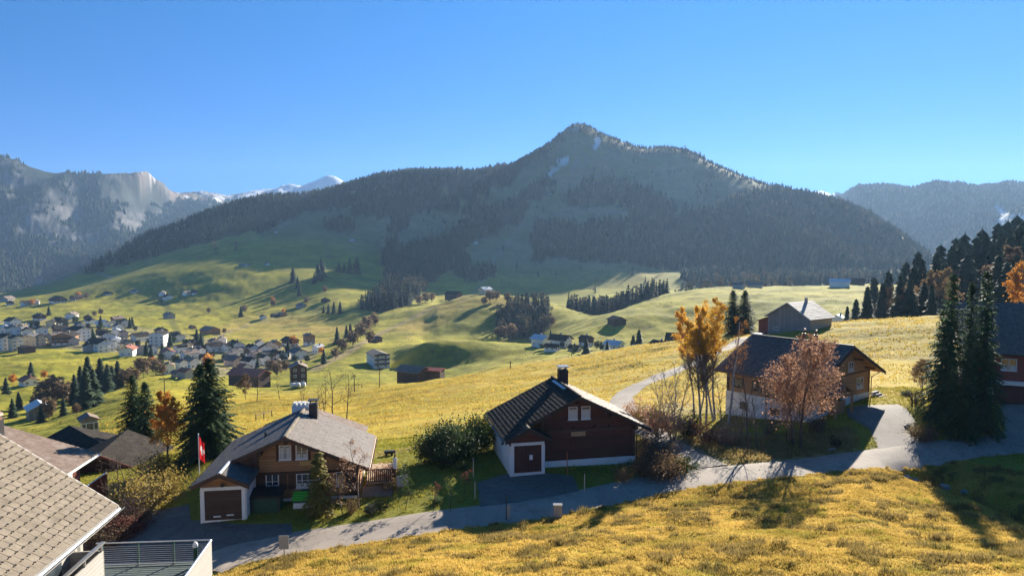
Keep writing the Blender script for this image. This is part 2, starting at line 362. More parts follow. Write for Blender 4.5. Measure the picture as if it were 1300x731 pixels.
# the mountain front is steep: depths beyond its foot are drawn in
def squeeze(cv, f):
    us = [p[0] for p in CUR[13]]; ys = [p[2] for p in CUR[13]]
    return [(u, v, float(np.interp(u, us, ys)) + (Y - float(np.interp(u, us, ys))) * f) for (u, v, Y) in cv]
CUR[14] = squeeze(CUR[14], .42); CUR[15] = squeeze(CUR[15], .42); SKY = CUR[15]
for _k in range(16, len(CUR)):
    CUR[_k] = [(u, v, Y * .76) for (u, v, Y) in CUR[_k]]
FARSKY = CUR[19]
NK = len(CUR)
uu = np.concatenate([np.linspace(-650, -64, 70), np.arange(-60, 1361, 2.5), np.linspace(1364, 1950, 70)])
SS = (uu - CX) / (F * CP)                       # column slopes x / y
NT = 700
TT = np.linspace(math.log(8.0), math.log(4800.0), NT)
def gsm(a, sig):
    n = int(sig * 3) + 1
    k = np.exp(-0.5 * (np.arange(-n, n + 1) / sig) ** 2); k /= k.sum()
    return np.convolve(np.pad(a, n, mode='edge'), k, mode='valid')
ET = np.zeros((NK, len(uu))); YT = np.zeros((NK, len(uu)))
for k, cv in enumerate(CUR):
    s_, e_, l_ = [], [], []
    for (u, v, Y) in cv:
        s, e = ray(u, v); s_.append(s); e_.append(e); l_.append(math.log(Y))
    e = np.interp(SS, s_, e_); l = np.interp(SS, s_, l_)
    sg = 1.2 if cv in (SKY, FARSKY) else (6.0 if k >= 2 else 3.0)
    ET[k] = gsm(e, sg); YT[k] = gsm(l, max(sg, 4.0))
def pchip(x, y, xq):
    h = np.diff(x); d = np.diff(y) / h
    m = np.zeros(len(x)); m[0] = d[0]; m[-1] = d[-1]
    for i in range(1, len(x) - 1):
        if d[i-1] * d[i] > 0:
            w1 = 2*h[i] + h[i-1]; w2 = h[i] + 2*h[i-1]
            m[i] = (w1 + w2) / (w1 / d[i-1] + w2 / d[i])
    i = np.clip(np.searchsorted(x, xq) - 1, 0, len(x) - 2)
    t = np.clip((xq - x[i]) / h[i], 0, 1)
    return (1+2*t)*(1-t)**2*y[i] + t*(1-t)**2*h[i]*m[i] + t*t*(3-2*t)*y[i+1] + t*t*(t-1)*h[i]*m[i+1]
ZG = np.zeros((len(uu), NT)); KG = np.zeros((len(uu), NT))
YY = np.exp(TT)
for c in range(len(uu)):
    x = YT[:, c].copy()
    for i in range(1, NK): x[i] = max(x[i], x[i-1] + 0.012)
    ZG[c] = pchip(x, ET[:, c], TT) * YY
    KG[c] = np.interp(TT, x, np.arange(NK))
XG = SS[:, None] * YY[None, :]; YG = np.broadcast_to(YY[None, :], XG.shape).copy()
# relief
lump = fbm(XG / 42 + 3, YG / 26, 4) ; fine = fbm(XG / 9, YG / 5 + 8, 3)
ter = fbm(XG / 60 + 0.35 * lump, (ZG + 0.03 * XG) / 2.4, 2)
a_m = sstep(66, 110, YG) * (1 - sstep(11.3, 12.6, KG))
ZG += a_m * (lump * np.clip(YG / 120, 0.45, 2.4) + fine * np.clip(YG / 300, .28, .8))
near = (1 - sstep(60, 80, YG))
fg = (1 - sstep(1.55, 1.95, KG)) * sstep(0.3, 0.9, KG) * sstep(300, 420, CX + F * XG / YG)
ZG += fg * (0.42 * fbm(XG / 6, YG / 4, 3) + 0.17 * fbm(XG / 1.4, YG / 1.0, 2))
ridg = fbm(XG / 420 + 1.7, YG / 520, 5, 0.5, True)
big = fbm(XG / 230 - 4, YG / 200, 5, 0.55)
a_h = sstep(12.2, 13.6, KG) * (1 - sstep(15.3, 16.0, KG))
sk = np.clip(1 - np.abs(KG - 15) / 0.9, 0, 1)
ZG += a_h * (ridg * 22 * (1 - 0.75 * sk) + big * 14 * (1 - 0.55 * sk))
a_f = sstep(16.0, 16.8, KG)
rf = fbm(XG / 620 + 5, YG / 700 + 2, 6, 0.55, True); bf = fbm(XG / 160, YG / 170, 5, 0.6)
skf = np.clip(1 - np.abs(KG - 19) / 0.6, 0, 1)
ZG += a_f * (rf * 78 * (1 - 0.88 * skf) + bf * 36 * (1 - 0.72 * skf))
# gully of the brook, lower right
def pol(pts): return np.array(pts, float)
def seg_dist(px, py, pts):
    d = np.full(np.shape(px), 1e9)
    for (x0, y0), (x1, y1) in zip(pts[:-1], pts[1:]):
        dx, dy = x1 - x0, y1 - y0; L2 = dx*dx + dy*dy + 1e-12
        t = np.clip(((px - x0) * dx + (py - y0) * dy) / L2, 0, 1)
        d = np.minimum(d, np.hypot(px - x0 - t * dx, py - y0 - t * dy))
    return d
def colidx(s):
    return np.interp(s, SS, np.arange(len(SS)))
def ground(x, y):
    """terrain height, bilinear on the polar grid"""
    x = np.asarray(x, float); y = np.maximum(np.asarray(y, float), 8.01)
    ci = np.clip(colidx(x / y), 0, len(SS) - 1.001); ti = np.clip((np.log(y) - TT[0]) / (TT[1] - TT[0]), 0, NT - 1.001)
    c0 = ci.astype(int); t0 = ti.astype(int); fc = ci - c0; ft = ti - t0
    return (ZG[c0, t0]*(1-fc)*(1-ft) + ZG[c0+1, t0]*fc*(1-ft) + ZG[c0, t0+1]*(1-fc)*ft + ZG[c0+1, t0+1]*fc*ft)
def hit(u, v, ymin=0.0, ymax=1e9):
    """the ground point seen at a photo pixel (first crossing beyond ymin)"""
    s, e = ray(u, v)
    ci = min(max(float(colidx(s)), 0), len(SS) - 1.001); c0 = int(ci); fc = ci - c0
    zz = (ZG[c0] * (1 - fc) + ZG[c0 + 1] * fc) / YY
    ok = (zz >= e) & (YY >= ymin) & (YY <= ymax)
    if not ok.any():
        m = (YY >= ymin) & (YY <= ymax); i = np.where(m)[0][np.argmax(zz[m])]; y = YY[i]
        return Vector((s * y, y, zz[i] * y))
    i = int(np.argmax(ok))
    if i == 0 or YY[i - 1] < ymin: y = YY[i]
    else:
        f = (e - zz[i-1]) / (zz[i] - zz[i-1] + 1e-12); y = math.exp(TT[i-1] + (TT[1] - TT[0]) * min(max(f, 0), 1))
    x = s * y
    return Vector((x, y, float(ground(x, y))))
def at(u, Y):
    """ground point in pixel column u at depth Y"""
    s = (u - CX) / F
    x = s * Y
    for _ in range(3):
        z = float(ground(x, Y)); x = s * (Y * CP - z * SP)
    return Vector((x, Y, float(ground(x, Y))))
brook = [tuple(hit(u, v)[:2]) for u, v in ((1138, 598), (1165, 604), (1200, 613), (1235, 624), (1265, 634), (1300, 650), (1340, 668))]
db = seg_dist(XG, YG, brook)
ZG -= 1.5 * np.exp(-(db / 1.05) ** 2) * sstep(-1.0, 2.5, XG - brook[0][0])
# ---- paved surfaces: the terrain is lowered a little beneath them
def smooth_poly(pts, it=2):
    for _ in range(it):
        q = [pts[0]]
        for a, b in zip(pts[:-1], pts[1:]):
            q += [(a[0]*.75+b[0]*.25, a[1]*.75+b[1]*.25), (a[0]*.25+b[0]*.75, a[1]*.25+b[1]*.75)]
        q.append(pts[-1]); pts = q
    return pts
def pave_outline(px, ym=0, yx=1e9): return [tuple(hit(u, v, ym, yx)[:2]) for u, v in px]
ROADC = smooth_poly([tuple(hit(u, v, 30, 75)[:2]) for u, v in ((258, 722), (290, 706), (340, 696), (400, 685), (460, 677), (520, 666), (580, 657), (640, 652), (700, 643), (760, 630), (810, 619), (860, 608), (910, 602), (960, 598), (1020, 592), (1090, 584), (1150, 577), (1200, 571), (1250, 566), (1310, 560), (1400, 552))])
TRACKC = smooth_poly([tuple(hit(u, v, 45, 175)[:2]) for u, v in ((905, 592), (872, 577), (842, 560), (815, 540), (795, 522), (786, 508), (800, 494), (828, 482), (862, 468), (896, 453), (925, 440), (950, 428))])
PAVE = {
 'yard': pave_outline([(105, 690), (150, 668), (190, 648), (240, 640), (242, 660), (305, 665), (370, 664), (372, 684), (330, 696), (290, 706), (258, 722), (200, 728), (110, 728)], 30, 60),
 'drive': pave_outline([(606, 612), (640, 602), (694, 600), (728, 604), (738, 632), (690, 640), (610, 650)], 40, 60),
 'drive2': pave_outline([(1074, 518), (1104, 514), (1140, 513), (1152, 520), (1168, 545), (1190, 561), (1192, 568), (1120, 578), (1104, 545), (1076, 530)], 45, 75),
 'yard2': pave_outline([(1268, 512), (1310, 508), (1400, 506), (1400, 552), (1310, 556), (1272, 560), (1276, 540)], 45, 75),
}
def ribbon_mask(cl, w, soft=0.5): return 1 - sstep(w * 0.5, w * 0.5 + soft, seg_dist(XG, YG, cl))
pm_road = ribbon_mask(ROADC, 3.3, 0.35)
pm_track = ribbon_mask(TRACKC, 3.0, 0.6)
nearm = YG < 90
lower = np.maximum(pm_road * 0.06, pm_track * 0.06)
for k, pl in PAVE.items():
    ins = np.zeros(XG.shape, bool); ins[nearm] = in_poly(XG[nearm], YG[nearm], pl)
    lower = np.maximum(lower, ins * 0.06)
ZS = ZG.copy()
ZG2 = ZG - lower
def soil(x, y): return ground(x, y)
# ------------------------------------------------------------------ land cover (base colours; one far cliff darkened to offset the sun)
UG, VG = proj(XG, YG, ZG)
def colr(*c): return np.array(c, float)
G_green = colr(.205, .195, .018); G_lime = colr(.335, .285, .028); G_gold = colr(.40, .27, .032); G_straw = colr(.44, .30, .065); G_brown = colr(.17, .115, .045)
def lerp(a, b, t): return a + (b - a) * t[..., None]
n1 = fbm(XG / 55, YG / 40, 4); n2 = fbm(XG / 13, YG / 8, 4); n3 = fbm(XG / 160 + 9, YG / 140, 3)
n4 = fbm(XG / 2.2, YG / 1.6, 3)
C = np.zeros(XG.shape + (3,)) + G_green
C = lerp(C, G_lime + 0 * C, sstep(-.35, .35, n1 + .5 * n3))
gold = (1 - sstep(170, 300, YG)) * sstep(58, 75, YG) * sstep(120, 420, UG)
gold = np.clip(gold * (0.70 + 0.55 * n1 + .5 * n2), 0, 1)
C = lerp(C, G_gold + 0 * C, gold)
# golden standing grass on the near slope, greener garden lawns by the houses
C = lerp(C, lerp(G_gold + 0 * C, G_straw + 0 * C, sstep(-.4, .5, n4)), (1 - sstep(1.85, 2.1, KG)) * (1 - .35 * sstep(0, .6, n2)))
lawn = sstep(2.0, 2.25, KG) * (1 - sstep(56, 64, YG))
C = lerp(C, colr(.17, .17, .03) + 0 * C, lawn * .8)
DRY = lawn * sstep(770, 800, UG) * (1 - sstep(1075, 1100, UG))
C = lerp(C, lerp(colr(.20, .15, .07) + 0 * C, colr(.30, .23, .09) + 0 * C, sstep(-.4, .4, n4 + n2)), DRY * .85)
# brown autumn pasture
for pl, k0, k1, w in (([(255, 425), (300, 404), (345, 398), (420, 404), (455, 424), (415, 438), (330, 433)], 9, 12.5, .8),
                      ([(500, 420), (560, 385), (610, 368), (660, 378), (640, 400), (580, 408), (520, 432)], 9.5, 11.6, .7),
                      ([(470, 430), (520, 400), (590, 368), (600, 378), (520, 425)], 9.5, 11.6, .5)):
    m = in_poly(UG, VG, pl) & (KG > k0) & (KG < k1)
    C = lerp(C, G_straw * .85 + 0 * C, m * w * sstep(-.7, .5, n1 + n2 * .6))
C *= (1 + .22 * n2 + .12 * n4)[..., None]
# contour streaks: cattle terraces, mown rows
st = fbm(XG / 30, ZG * .9 + YG / 14, 3)
C *= (1 - .30 * (a_m * sstep(.05, .5, st)))[..., None]
C = lerp(C, G_brown + 0 * C, a_m * .5 * sstep(.22, .5, fbm(XG / 24 + 30, YG / 9, 4)))
# brown-green alp meadows of the mountain
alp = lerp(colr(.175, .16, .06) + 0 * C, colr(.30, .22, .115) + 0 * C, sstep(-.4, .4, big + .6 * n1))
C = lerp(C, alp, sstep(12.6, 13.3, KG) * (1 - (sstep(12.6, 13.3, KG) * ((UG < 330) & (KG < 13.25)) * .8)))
# far mountains: grey-brown rock, dark scree woods, snow on the tops
rock = lerp(colr(.025, .027, .03) + 0 * C, colr(.17, .16, .15) + 0 * C, sstep(-.25, .45, fbm(XG / 70, ZG / 22, 5) + .4 * fbm(XG / 160, YG / 150, 4)))
dzy = np.gradient(ZG2, axis=1) / np.gradient(YG, axis=1)
dzx = np.gradient(ZG2, axis=0) / (np.gradient(XG, axis=0) + 1e-9)
steep = np.sqrt(dzy ** 2 + dzx ** 2)
woodcol = colr(.030, .042, .026)
far = sstep(15.9, 16.3, KG)
wd = lerp(woodcol * .6 + 0 * C, colr(.05, .05, .03) + 0 * C, sstep(.1, .5, bf))
fc_ = lerp(wd, rock, sstep(.72, 1.1, steep + .45 * bf) * (UG < 470))
C = lerp(C, fc_, far)
snowl = sstep(.0, .25, fbm(XG / 130, YG / 130, 5, .65) + .22 - 0.8 * np.abs(steep - .2))
m = far * (UG < 470) * (1 - sstep(250, 264, VG + 8 * n1)) * sstep(172, 200, UG + .6 * (250 - VG)) * sstep(17.2, 17.8, KG)
C = lerp(C, colr(.19, .145, .115) + 0 * C, m * sstep(-.4, .2, n2 + .5 * n1))
C = lerp(C, colr(.62, .63, .67) + 0 * C, m * sstep(-.1, .15, fbm(XG / 70, YG / 80, 5, .65) + (UG - 290) / 260))
m = far * (UG > 100) * (UG < 196) * sstep(18.86, 18.97, KG); C = lerp(C, colr(.55, .50, .46) + 0 * C, m * sstep(-.3, .1, n1 + n2))
m = far * (UG > 975) * (UG < 1064) * sstep(17.5, 18, KG); C = lerp(C, colr(.85, .86, .88) + 0 * C, m)
m = far * in_poly(UG, VG, [(1262, 262), (1272, 264), (1280, 272), (1300, 274), (1400, 270), (1400, 290), (1280, 286), (1256, 292), (1270, 280), (1264, 270)])
C = lerp(C, colr(.75, .72, .68) + 0 * C, m * sstep(-.5, .1, n1))
m = far * in_poly(UG, VG + 3 * n2, [(95, 228), (150, 227), (197, 225), (202, 240), (222, 258), (200, 268), (95, 262)]) * (KG < 18.88)
C = lerp(C, colr(.028, .036, .030) + 0 * C, m * .85 * sstep(-.7, .0, n2 + .6 * bf + .3))  # mesa cliff forced dark in its colour to offset sunlight on it
# snow remnants and rock on the summit
pk = (KG > 13.5) * (KG < 15.3)
for pl, w in (([(722, 158), (736, 158), (734, 166), (720, 166)], .8), ([(752, 190), (756, 174), (768, 176), (764, 182), (752, 192)], 1.0), ([(700, 205), (722, 200), (722, 206), (700, 222), (690, 224)], .7), ([(620, 262), (650, 256), (655, 260), (690, 240), (690, 246), (640, 268)], .0)):
    m = in_poly(UG, VG, pl) * pk; C = lerp(C, colr(.8, .8, .82) + 0 * C, m * w * sstep(-.45, -.05, n2 + n1))
m = pk * sstep(735, 690, UG) * 0
rk = pk * in_poly(UG, VG, [(700, 186), (733, 162), (775, 180), (790, 200), (760, 225), (700, 225), (680, 205)])
C = lerp(C, colr(.22, .20, .18) + 0 * C, rk * .7 * sstep(-.1, .4, n2 + .5 * big))
# ---- woods: pixel outlines with depth windows (k0..k1 along the lofted curves)
WOODS = [
 # name, outline, k0, k1, trees per hectare, height range
 ('ridge', [(60, 380), (95, 352), (140, 328), (200, 295), (270, 268), (340, 250), (430, 236), (470, 228), (520, 212), (560, 210), (605, 212), (625, 228), (612, 262), (622, 272), (590, 274), (560, 268), (520, 274), (470, 276), (425, 268), (385, 268), (335, 296), (300, 304), (250, 318), (200, 337), (125, 354), (93, 363)], 13.05, 15.3, 330, 13, 21),
 ('ridge', [(411, 283), (430, 280), (449, 284), (450, 294), (430, 297), (411, 295)], 13, 15, 330, 12, 19),
 ('ridge', [(487, 294), (500, 277), (520, 274), (522, 290), (500, 296)], 13, 15, 330, 12, 19),
 ('ridge', [(570, 292), (600, 282), (625, 264), (640, 276), (626, 300), (600, 306), (574, 300)], 13, 15.2, 330, 12, 19),
 ('peak', [(598, 218), (650, 204), (676, 194), (692, 184), (700, 180), (690, 198), (664, 216), (650, 236), (636, 242), (615, 238)], 13.4, 15.4, 300, 9, 15),
 ('peak', [(615, 300), (606, 286), (622, 264), (645, 255), (668, 240), (690, 226), (712, 226), (705, 244), (690, 252), (676, 264), (662, 286), (640, 292)], 13, 15.2, 300, 11, 18),
 ('flank', [(676, 318), (672, 300), (690, 284), (740, 286), (790, 282), (802, 276), (788, 262), (718, 262), (714, 248), (735, 234), (770, 230), (800, 238), (830, 240), (850, 258), (880, 272), (915, 262), (960, 244), (1010, 244), (1060, 256), (1100, 272), (1142, 298), (1175, 326), (1180, 345), (1050, 348), (960, 346), (880, 346), (840, 342), (800, 334), (740, 332), (700, 328)], 13.05, 15.3, 310, 13, 22),
 ('flank', [(575, 350), (572, 338), (585, 326), (598, 330), (602, 344), (632, 342), (628, 354), (600, 358)], 12.6, 14, 300, 12, 18),
 ('flank', [(672, 330), (674, 316), (684, 312), (692, 322), (690, 336), (676, 338)], 12.8, 14, 300, 12, 18),
 ('base', [(868, 362), (866, 350), (930, 348), (1000, 350), (1080, 352), (1180, 352), (1180, 362), (1080, 364), (960, 364)], 12.2, 13.6, 200, 10, 17),
 ('strip', [(176, 367), (182, 354), (200, 350), (218, 356), (216, 366), (196, 370)], 12.0, 13.6, 260, 12, 18),
 ('strip', [(236, 342), (246, 330), (280, 320), (300, 318), (302, 328), (272, 338), (240, 346)], 12.5, 14, 240, 12, 18),
 ('gully', [(486, 318), (492, 308), (524, 316), (540, 308), (560, 304), (590, 296), (600, 300), (590, 318), (572, 330), (562, 350), (534, 372), (520, 384), (500, 392), (476, 402), (456, 408), (446, 402), (456, 390), (478, 380), (490, 370), (486, 344)], 11.2, 14, 420, 14, 22),
 ('hillwood', [(636, 400), (646, 384), (668, 380), (688, 384), (700, 396), (704, 412), (690, 424), (664, 430), (640, 430), (628, 420)], 9.9, 11.4, 420, 9, 14),
]
FM = np.zeros(XG.shape)
UJ = UG + 4 * n2 + 13 * fbm(XG / 70 + 3, YG / 90, 3); VJ = VG + 2.5 * n1 + 5 * fbm(XG / 80 - 7, YG / 80 + 5, 3)
GAP = fbm(XG / 38 + 11, YG / 46, 3)
for (nm, pl, k0, k1, dens, h0, h1) in WOODS:
    m = in_poly(UJ, VJ, pl) & (KG > k0) & (KG < k1) & (GAP > -.30)
    FM = np.maximum(FM, m)
C = lerp(C, woodcol + 0 * C, FM * .85)
# bed of the brook
C = lerp(C, colr(.07, .06, .045) + 0 * C, np.exp(-(db / 0.7) ** 2) * sstep(-1, 2, XG - brook[0][0]) * .9)
# gravel and earth beside the yard and below the birches
for pl in ([(88, 700), (130, 660), (200, 632), (236, 618), (244, 624), (215, 640), (170, 655), (120, 690)],
           [(790, 520), (830, 500), (930, 525), (1000, 560), (985, 585), (880, 575), (830, 556)]):
    m = in_poly(UG + 6 * n2, VG + 3 * n2, pl) & (YG < 80)
    C = lerp(C, colr(.21, .17, .12) + 0 * C, m * .8 * sstep(-.55, .35, n4 + .4 * n2))
# streets and yards of the village
m = in_poly(UG + 3 * n2, VG + 2 * n2, [(-60, 412), (60, 404), (165, 412), (240, 424), (300, 436), (410, 438), (400, 456), (345, 470), (330, 480), (240, 476), (210, 460), (150, 448), (60, 442), (30, 446), (-60, 448)]) & (KG > 7) & (KG < 10.5)
C = lerp(C, colr(.26, .21, .17) + 0 * C, m * .75 * sstep(-.3, .3, n2 + .3 * fine))
# worn cart path behind the left chalet, grassy lanes across the valley
def lane(px, w, ym, yx, col, amt):
    global C
    q = smooth_poly([tuple(hit(u, v, ym, yx)[:2]) for u, v in px], 2)
    mk = (YG > ym * .8) & (YG < yx * 1.2)
    d = np.full(XG.shape, 1e9); d[mk] = seg_dist(XG[mk], YG[mk], q)
    C = lerp(C, np.array(col) + 0 * C, amt * (1 - sstep(w * .5, w * .5 + w * .35, d)))
lane([(455, 580), (500, 572), (545, 564), (600, 556), (640, 548)], 1.5, 50, 80, (.26, .18, .07), .8)
lane([(400, 470), (430, 452), (455, 440), (470, 430), (500, 415), (540, 395), (575, 378), (592, 368)], 6, 300, 760, (.34, .25, .12), .8)
lane([(245, 446), (290, 418), (330, 408), (370, 402), (400, 398)], 5, 400, 860, (.30, .24, .12), .6)
lane([(590, 470), (640, 462), (700, 452), (780, 448)], 2.5, 170, 330, (.12, .11, .03), .6)
lane([(200, 373), (212, 390), (216, 402), (225, 420)], 5, 500, 1000, (.06, .07, .02), .6)
lane([(125, 345), (150, 352), (100, 368)], 5, 900, 1400, (.3, .27, .18), .5)
lane([(595, 380), (640, 300), (700, 270), (800, 270)], 5, 900, 1900, (.3, .26, .2), .35)
C = np.clip(C, 0.004, .9)
# ------------------------------------------------------------------ terrain meshes
def terrain_mat(name, s1, s2, s3, bs, bd):
    m, nt, out = _nt(name)
    at_ = N(nt, 'ShaderNodeAttribute', attribute_name='Col')
    tc = N(nt, 'ShaderNodeTexCoord').outputs['Object']
    a = noise(nt, tc, s1, 6, .65); b = noise(nt, tc, s2, 5, .65, (1, 1.6, 1)); d = noise(nt, tc, s3, 3, .6)
    f = mth(nt, 'ADD', mth(nt, 'MULTIPLY', a, .35), mth(nt, 'ADD', mth(nt, 'MULTIPLY', b, .35), mth(nt, 'MULTIPLY', d, .3)))
    k = mth(nt, 'ADD', mth(nt, 'MULTIPLY', ramp(nt, f, .33, .67), .7), .65)
    hs = N(nt, 'ShaderNodeHueSaturation'); nt.links.new(at_.outputs['Color'], hs.inputs['Color']); nt.links.new(k, hs.inputs['Value'])
    hu = mth(nt, 'ADD', .5, mth(nt, 'MULTIPLY', mth(nt, 'SUBTRACT', b, .5), .06)); nt.links.new(hu, hs.inputs['Hue'])
    finish(nt, out, hs.outputs[0], 0.95, 0.1, 0, f, bs, bd)
    return m
nc = len(SS)
idx = np.arange(nc * NT).reshape(nc, NT)
quads = np.stack([idx[:-1, :-1], idx[1:, :-1], idx[1:, 1:], idx[:-1, 1:]], -1).reshape(-1, 4)
kq = KG[:-1, :-1].reshape(-1)
V3 = np.stack([XG, YG, ZG2], -1).reshape(-1, 3); C3 = C.reshape(-1, 3)
for nm, k0, k1, mt in (('meadow_ground', -1, 4.0, terrain_mat('near_turf', 0.35, 1.7, 9.0, .6, .10)),
                       ('valley_ground', 4.0, 12.0, terrain_mat('pasture', 0.045, 0.22, 0.9, .7, 1.2)),
                       ('mountain_terrain', 12.0, 16.0, terrain_mat('alp', 0.012, 0.06, 0.25, .5, 3.0)),
                       ('far_mountain_terrain', 16.0, 99, terrain_mat('crag', 0.006, 0.03, 0.11, .7, 9.0))):
    q = quads[(kq >= k0) & (kq < k1)]
    used, inv = np.unique(q, return_inverse=True)
    me = np_mesh(nm, V3[used], inv.reshape(q.shape), mt, C3[used], smooth=True)
    tag(link(nm, me), kind='structure')
# ------------------------------------------------------------------ roads and yards
def asphalt(name, col, var=.25, patch=None):
    m, nt, out = _nt(name)
    tc = N(nt, 'ShaderNodeTexCoord').outputs['Object']
    a = noise(nt, tc, .35, 6, .7); b = noise(nt, tc, 14, 3, .6); w = noise(nt, tc, 1.1, 5, .7, (1, .25, 1))
    f = mth(nt, 'ADD', mth(nt, 'MULTIPLY', ramp(nt, a, .35, .65), .5), mth(nt, 'ADD', mth(nt, 'MULTIPLY', ramp(nt, w, .3, .7), .3), mth(nt, 'MULTIPLY', b, .2)))
    c = mixcol(nt, f, [x * (1 - var) for x in col], [x * (1 + var) for x in col])
    if patch: c = mixcol(nt, ramp(nt, noise(nt, tc, .8, 5, .7), .55, .66), c, patch)
    v = N(nt, 'ShaderNodeTexVoronoi', feature='DISTANCE_TO_EDGE'); v.inputs['Scale'].default_value = .45
    wp = N(nt, 'ShaderNodeVectorMath', operation='ADD'); nt.links.new(tc, wp.inputs[0])
    nz = N(nt, 'ShaderNodeTexNoise'); nz.inputs['Scale'].default_value = 1.3; nt.links.new(tc, nz.inputs['Vector']); nt.links.new(nz.outputs['Color'], wp.inputs[1])
    nt.links.new(wp.outputs[0], v.inputs['Vector'])
    cr = mth(nt, 'LESS_THAN', v.outputs['Distance'], .012)
    c = mixcol(nt, mth(nt, 'MULTIPLY', cr, .5), c, [x * .4 for x in col])
    finish(nt, out, c, .85, .3, 0, b, .25, .01)
    return m
M_road = asphalt('worn_asphalt', (.31, .255, .205), .2, (.235, .195, .16))
M_yard = asphalt('dark_asphalt', (.14, .125, .105), .25, (.19, .165, .135))
M_drive2 = asphalt('patched_asphalt', (.20, .17, .145), .22, (.27, .225, .185))
M_gravel = asphalt('gravel_track', (.24, .20, .165), .35, (.28, .225, .16))
def ribbon(name, cl, w, mat, dz=0.0, nw=7, jag=0.12, seed=3):
    P = [np.array(cl[0])]
    for a, b in zip(cl[:-1], cl[1:]):
        n = max(1, int(math.hypot(b[0]-a[0], b[1]-a[1]) / .6))
        for i in range(1, n + 1): P.append(np.array(a) + (np.array(b) - np.array(a)) * i / n)
    P = np.array(P); d = np.gradient(P, axis=0); d /= np.linalg.norm(d, axis=1)[:, None]
    nr = np.stack([-d[:, 1], d[:, 0]], 1); arc = np.arange(len(P)) * .6
    V = []
    for i in range(nw):
        t = (i / (nw - 1) - .5) * w
        edge = jag * perlin(arc / 1.7 + seed * 7 + (50 if i else 0), arc * 0 + .5) if i in (0, nw - 1) else 0
        Q = P + nr * (t + edge if not np.isscalar(edge) or edge else t)[:, None] if not np.isscalar(edge) else P + nr * t
        z = ground(Q[:, 0], Q[:, 1]) + dz + (0.02 if 0 < i < nw - 1 else -.03)
        V.append(np.column_stack([Q, z]))
    V = np.stack(V, 1); n = len(P); ii = np.arange(n * nw).reshape(n, nw)
    q = np.stack([ii[:-1, :-1], ii[:-1, 1:], ii[1:, 1:], ii[1:, :-1]], -1).reshape(-1, 4)
    return tag(link(name, np_mesh(name, V.reshape(-1, 3), q, mat, smooth=True)), kind='structure')
def paved(name, outl, mat, dz, step=.7):
    pts = []
    for a, b in zip(outl, outl[1:] + outl[:1]):
        n = max(1, int(math.hypot(b[0]-a[0], b[1]-a[1]) / step))
        for i in range(n): pts.append((a[0] + (b[0]-a[0]) * i / n, a[1] + (b[1]-a[1]) * i / n))
    ne = len(pts); xs = [p[0] for p in pts]; ys = [p[1] for p in pts]
    gx, gy = np.meshgrid(np.arange(min(xs), max(xs), step), np.arange(min(ys), max(ys), step))
    gx = gx.ravel(); gy = gy.ravel(); ok = in_poly(gx, gy, outl) & (seg_dist(gx, gy, outl + outl[:1]) > step * .4)
    allp = [Vector(p) for p in pts] + [Vector((x, y)) for x, y in zip(gx[ok], gy[ok])]
    v, e, f, *_ = delaunay_2d_cdt(allp, [(i, (i + 1) % ne) for i in range(ne)], [], 1, 1e-5)
    z = ground(np.array([p.x for p in v]), np.array([p.y for p in v]))
    mb = MB(); mb.v = [(p.x, p.y, float(zz) + dz) for p, zz in zip(v, z)]; mb.f = [tuple(t) for t in f]; mb.m = [0] * len(f)
    me = mb.mesh(name, mat, True); o = link(name, me)
    return tag(o, kind='structure')
ribbon('road', ROADC, 3.3, M_road, 0.012)
ribbon('gravel_road', TRACKC, 3.0, M_gravel, 0.004, seed=9, jag=.3)
paved('yard_pavement', PAVE['yard'], M_yard, 0.004)
paved('driveway', PAVE['drive'], M_yard, 0.008)
paved('driveway', PAVE['drive2'], M_drive2, 0.004)
paved('yard_pavement', PAVE['yard2'], M_road, 0.002)
# brook water
mw, nt_, out_ = _nt('brook_water')
tc_ = N(nt_, 'ShaderNodeTexCoord').outputs['Object']
finish(nt_, out_, (.03, .035, .04), .08, .5, 0, noise(nt_, tc_, 5, 3, .6), .4, .03)
bw = smooth_poly(brook[:4], 1); MBw = MB()
for i, (x, y) in enumerate(bw):
    z = float(ground(x, y)) + .10
    d = Vector((bw[min(i+1, len(bw)-1)][0] - bw[max(i-1, 0)][0], bw[min(i+1, len(bw)-1)][1] - bw[max(i-1, 0)][1])).normalized()
    MBw.v += [(x - d.y * .45, y + d.x * .45, z), (x + d.y * .45, y - d.x * .45, z)]
    if i: MBw.f.append((2*i-2, 2*i-1, 2*i+1, 2*i)); MBw.m.append(0)
tag(MBw.build('brook_water', mw), kind='structure')
# ------------------------------------------------------------------ camera, sun, sky, air
SUN_AZ, SUN_EL = R(29), R(21.5)        # azimuth clockwise from +Y (straight ahead)
cam = bpy.data.cameras.new('camera'); cam.lens = 36 * F / 1300; cam.sensor_width = 36; cam.clip_start = .5; cam.clip_end = 60000
co = bpy.data.objects.new('camera', cam); COL.objects.link(co); co.rotation_euler = (R(90) - PITCH, 0, 0); scene.camera = co
sl = bpy.data.lights.new('sun', 'SUN'); sl.energy = 5.0; sl.angle = R(.5); sl.color = (1, .93, .80)
so = bpy.data.objects.new('sun', sl); COL.objects.link(so)
sd = Vector((math.sin(SUN_AZ) * math.cos(SUN_EL), math.cos(SUN_AZ) * math.cos(SUN_EL), math.sin(SUN_EL)))
so.rotation_euler = sd.to_track_quat('Z', 'Y').to_euler(); so.location = (60, 100, 60)
w = bpy.data.worlds.new('World'); scene.world = w; w.use_nodes = True
nt = w.node_tree; bg = nt.nodes['Background']
sky = nt.nodes.new('ShaderNodeTexSky'); sky.sky_type = 'NISHITA'
sky.sky_type = 'NISHITA'; sky.sun_disc = False
sky.sun_elevation = SUN_EL; sky.sun_rotation = SUN_AZ; sky.altitude = 1200; sky.air_density = SKY_AIR; sky.dust_density = SKY_DUST; sky.ozone_density = SKY_OZ
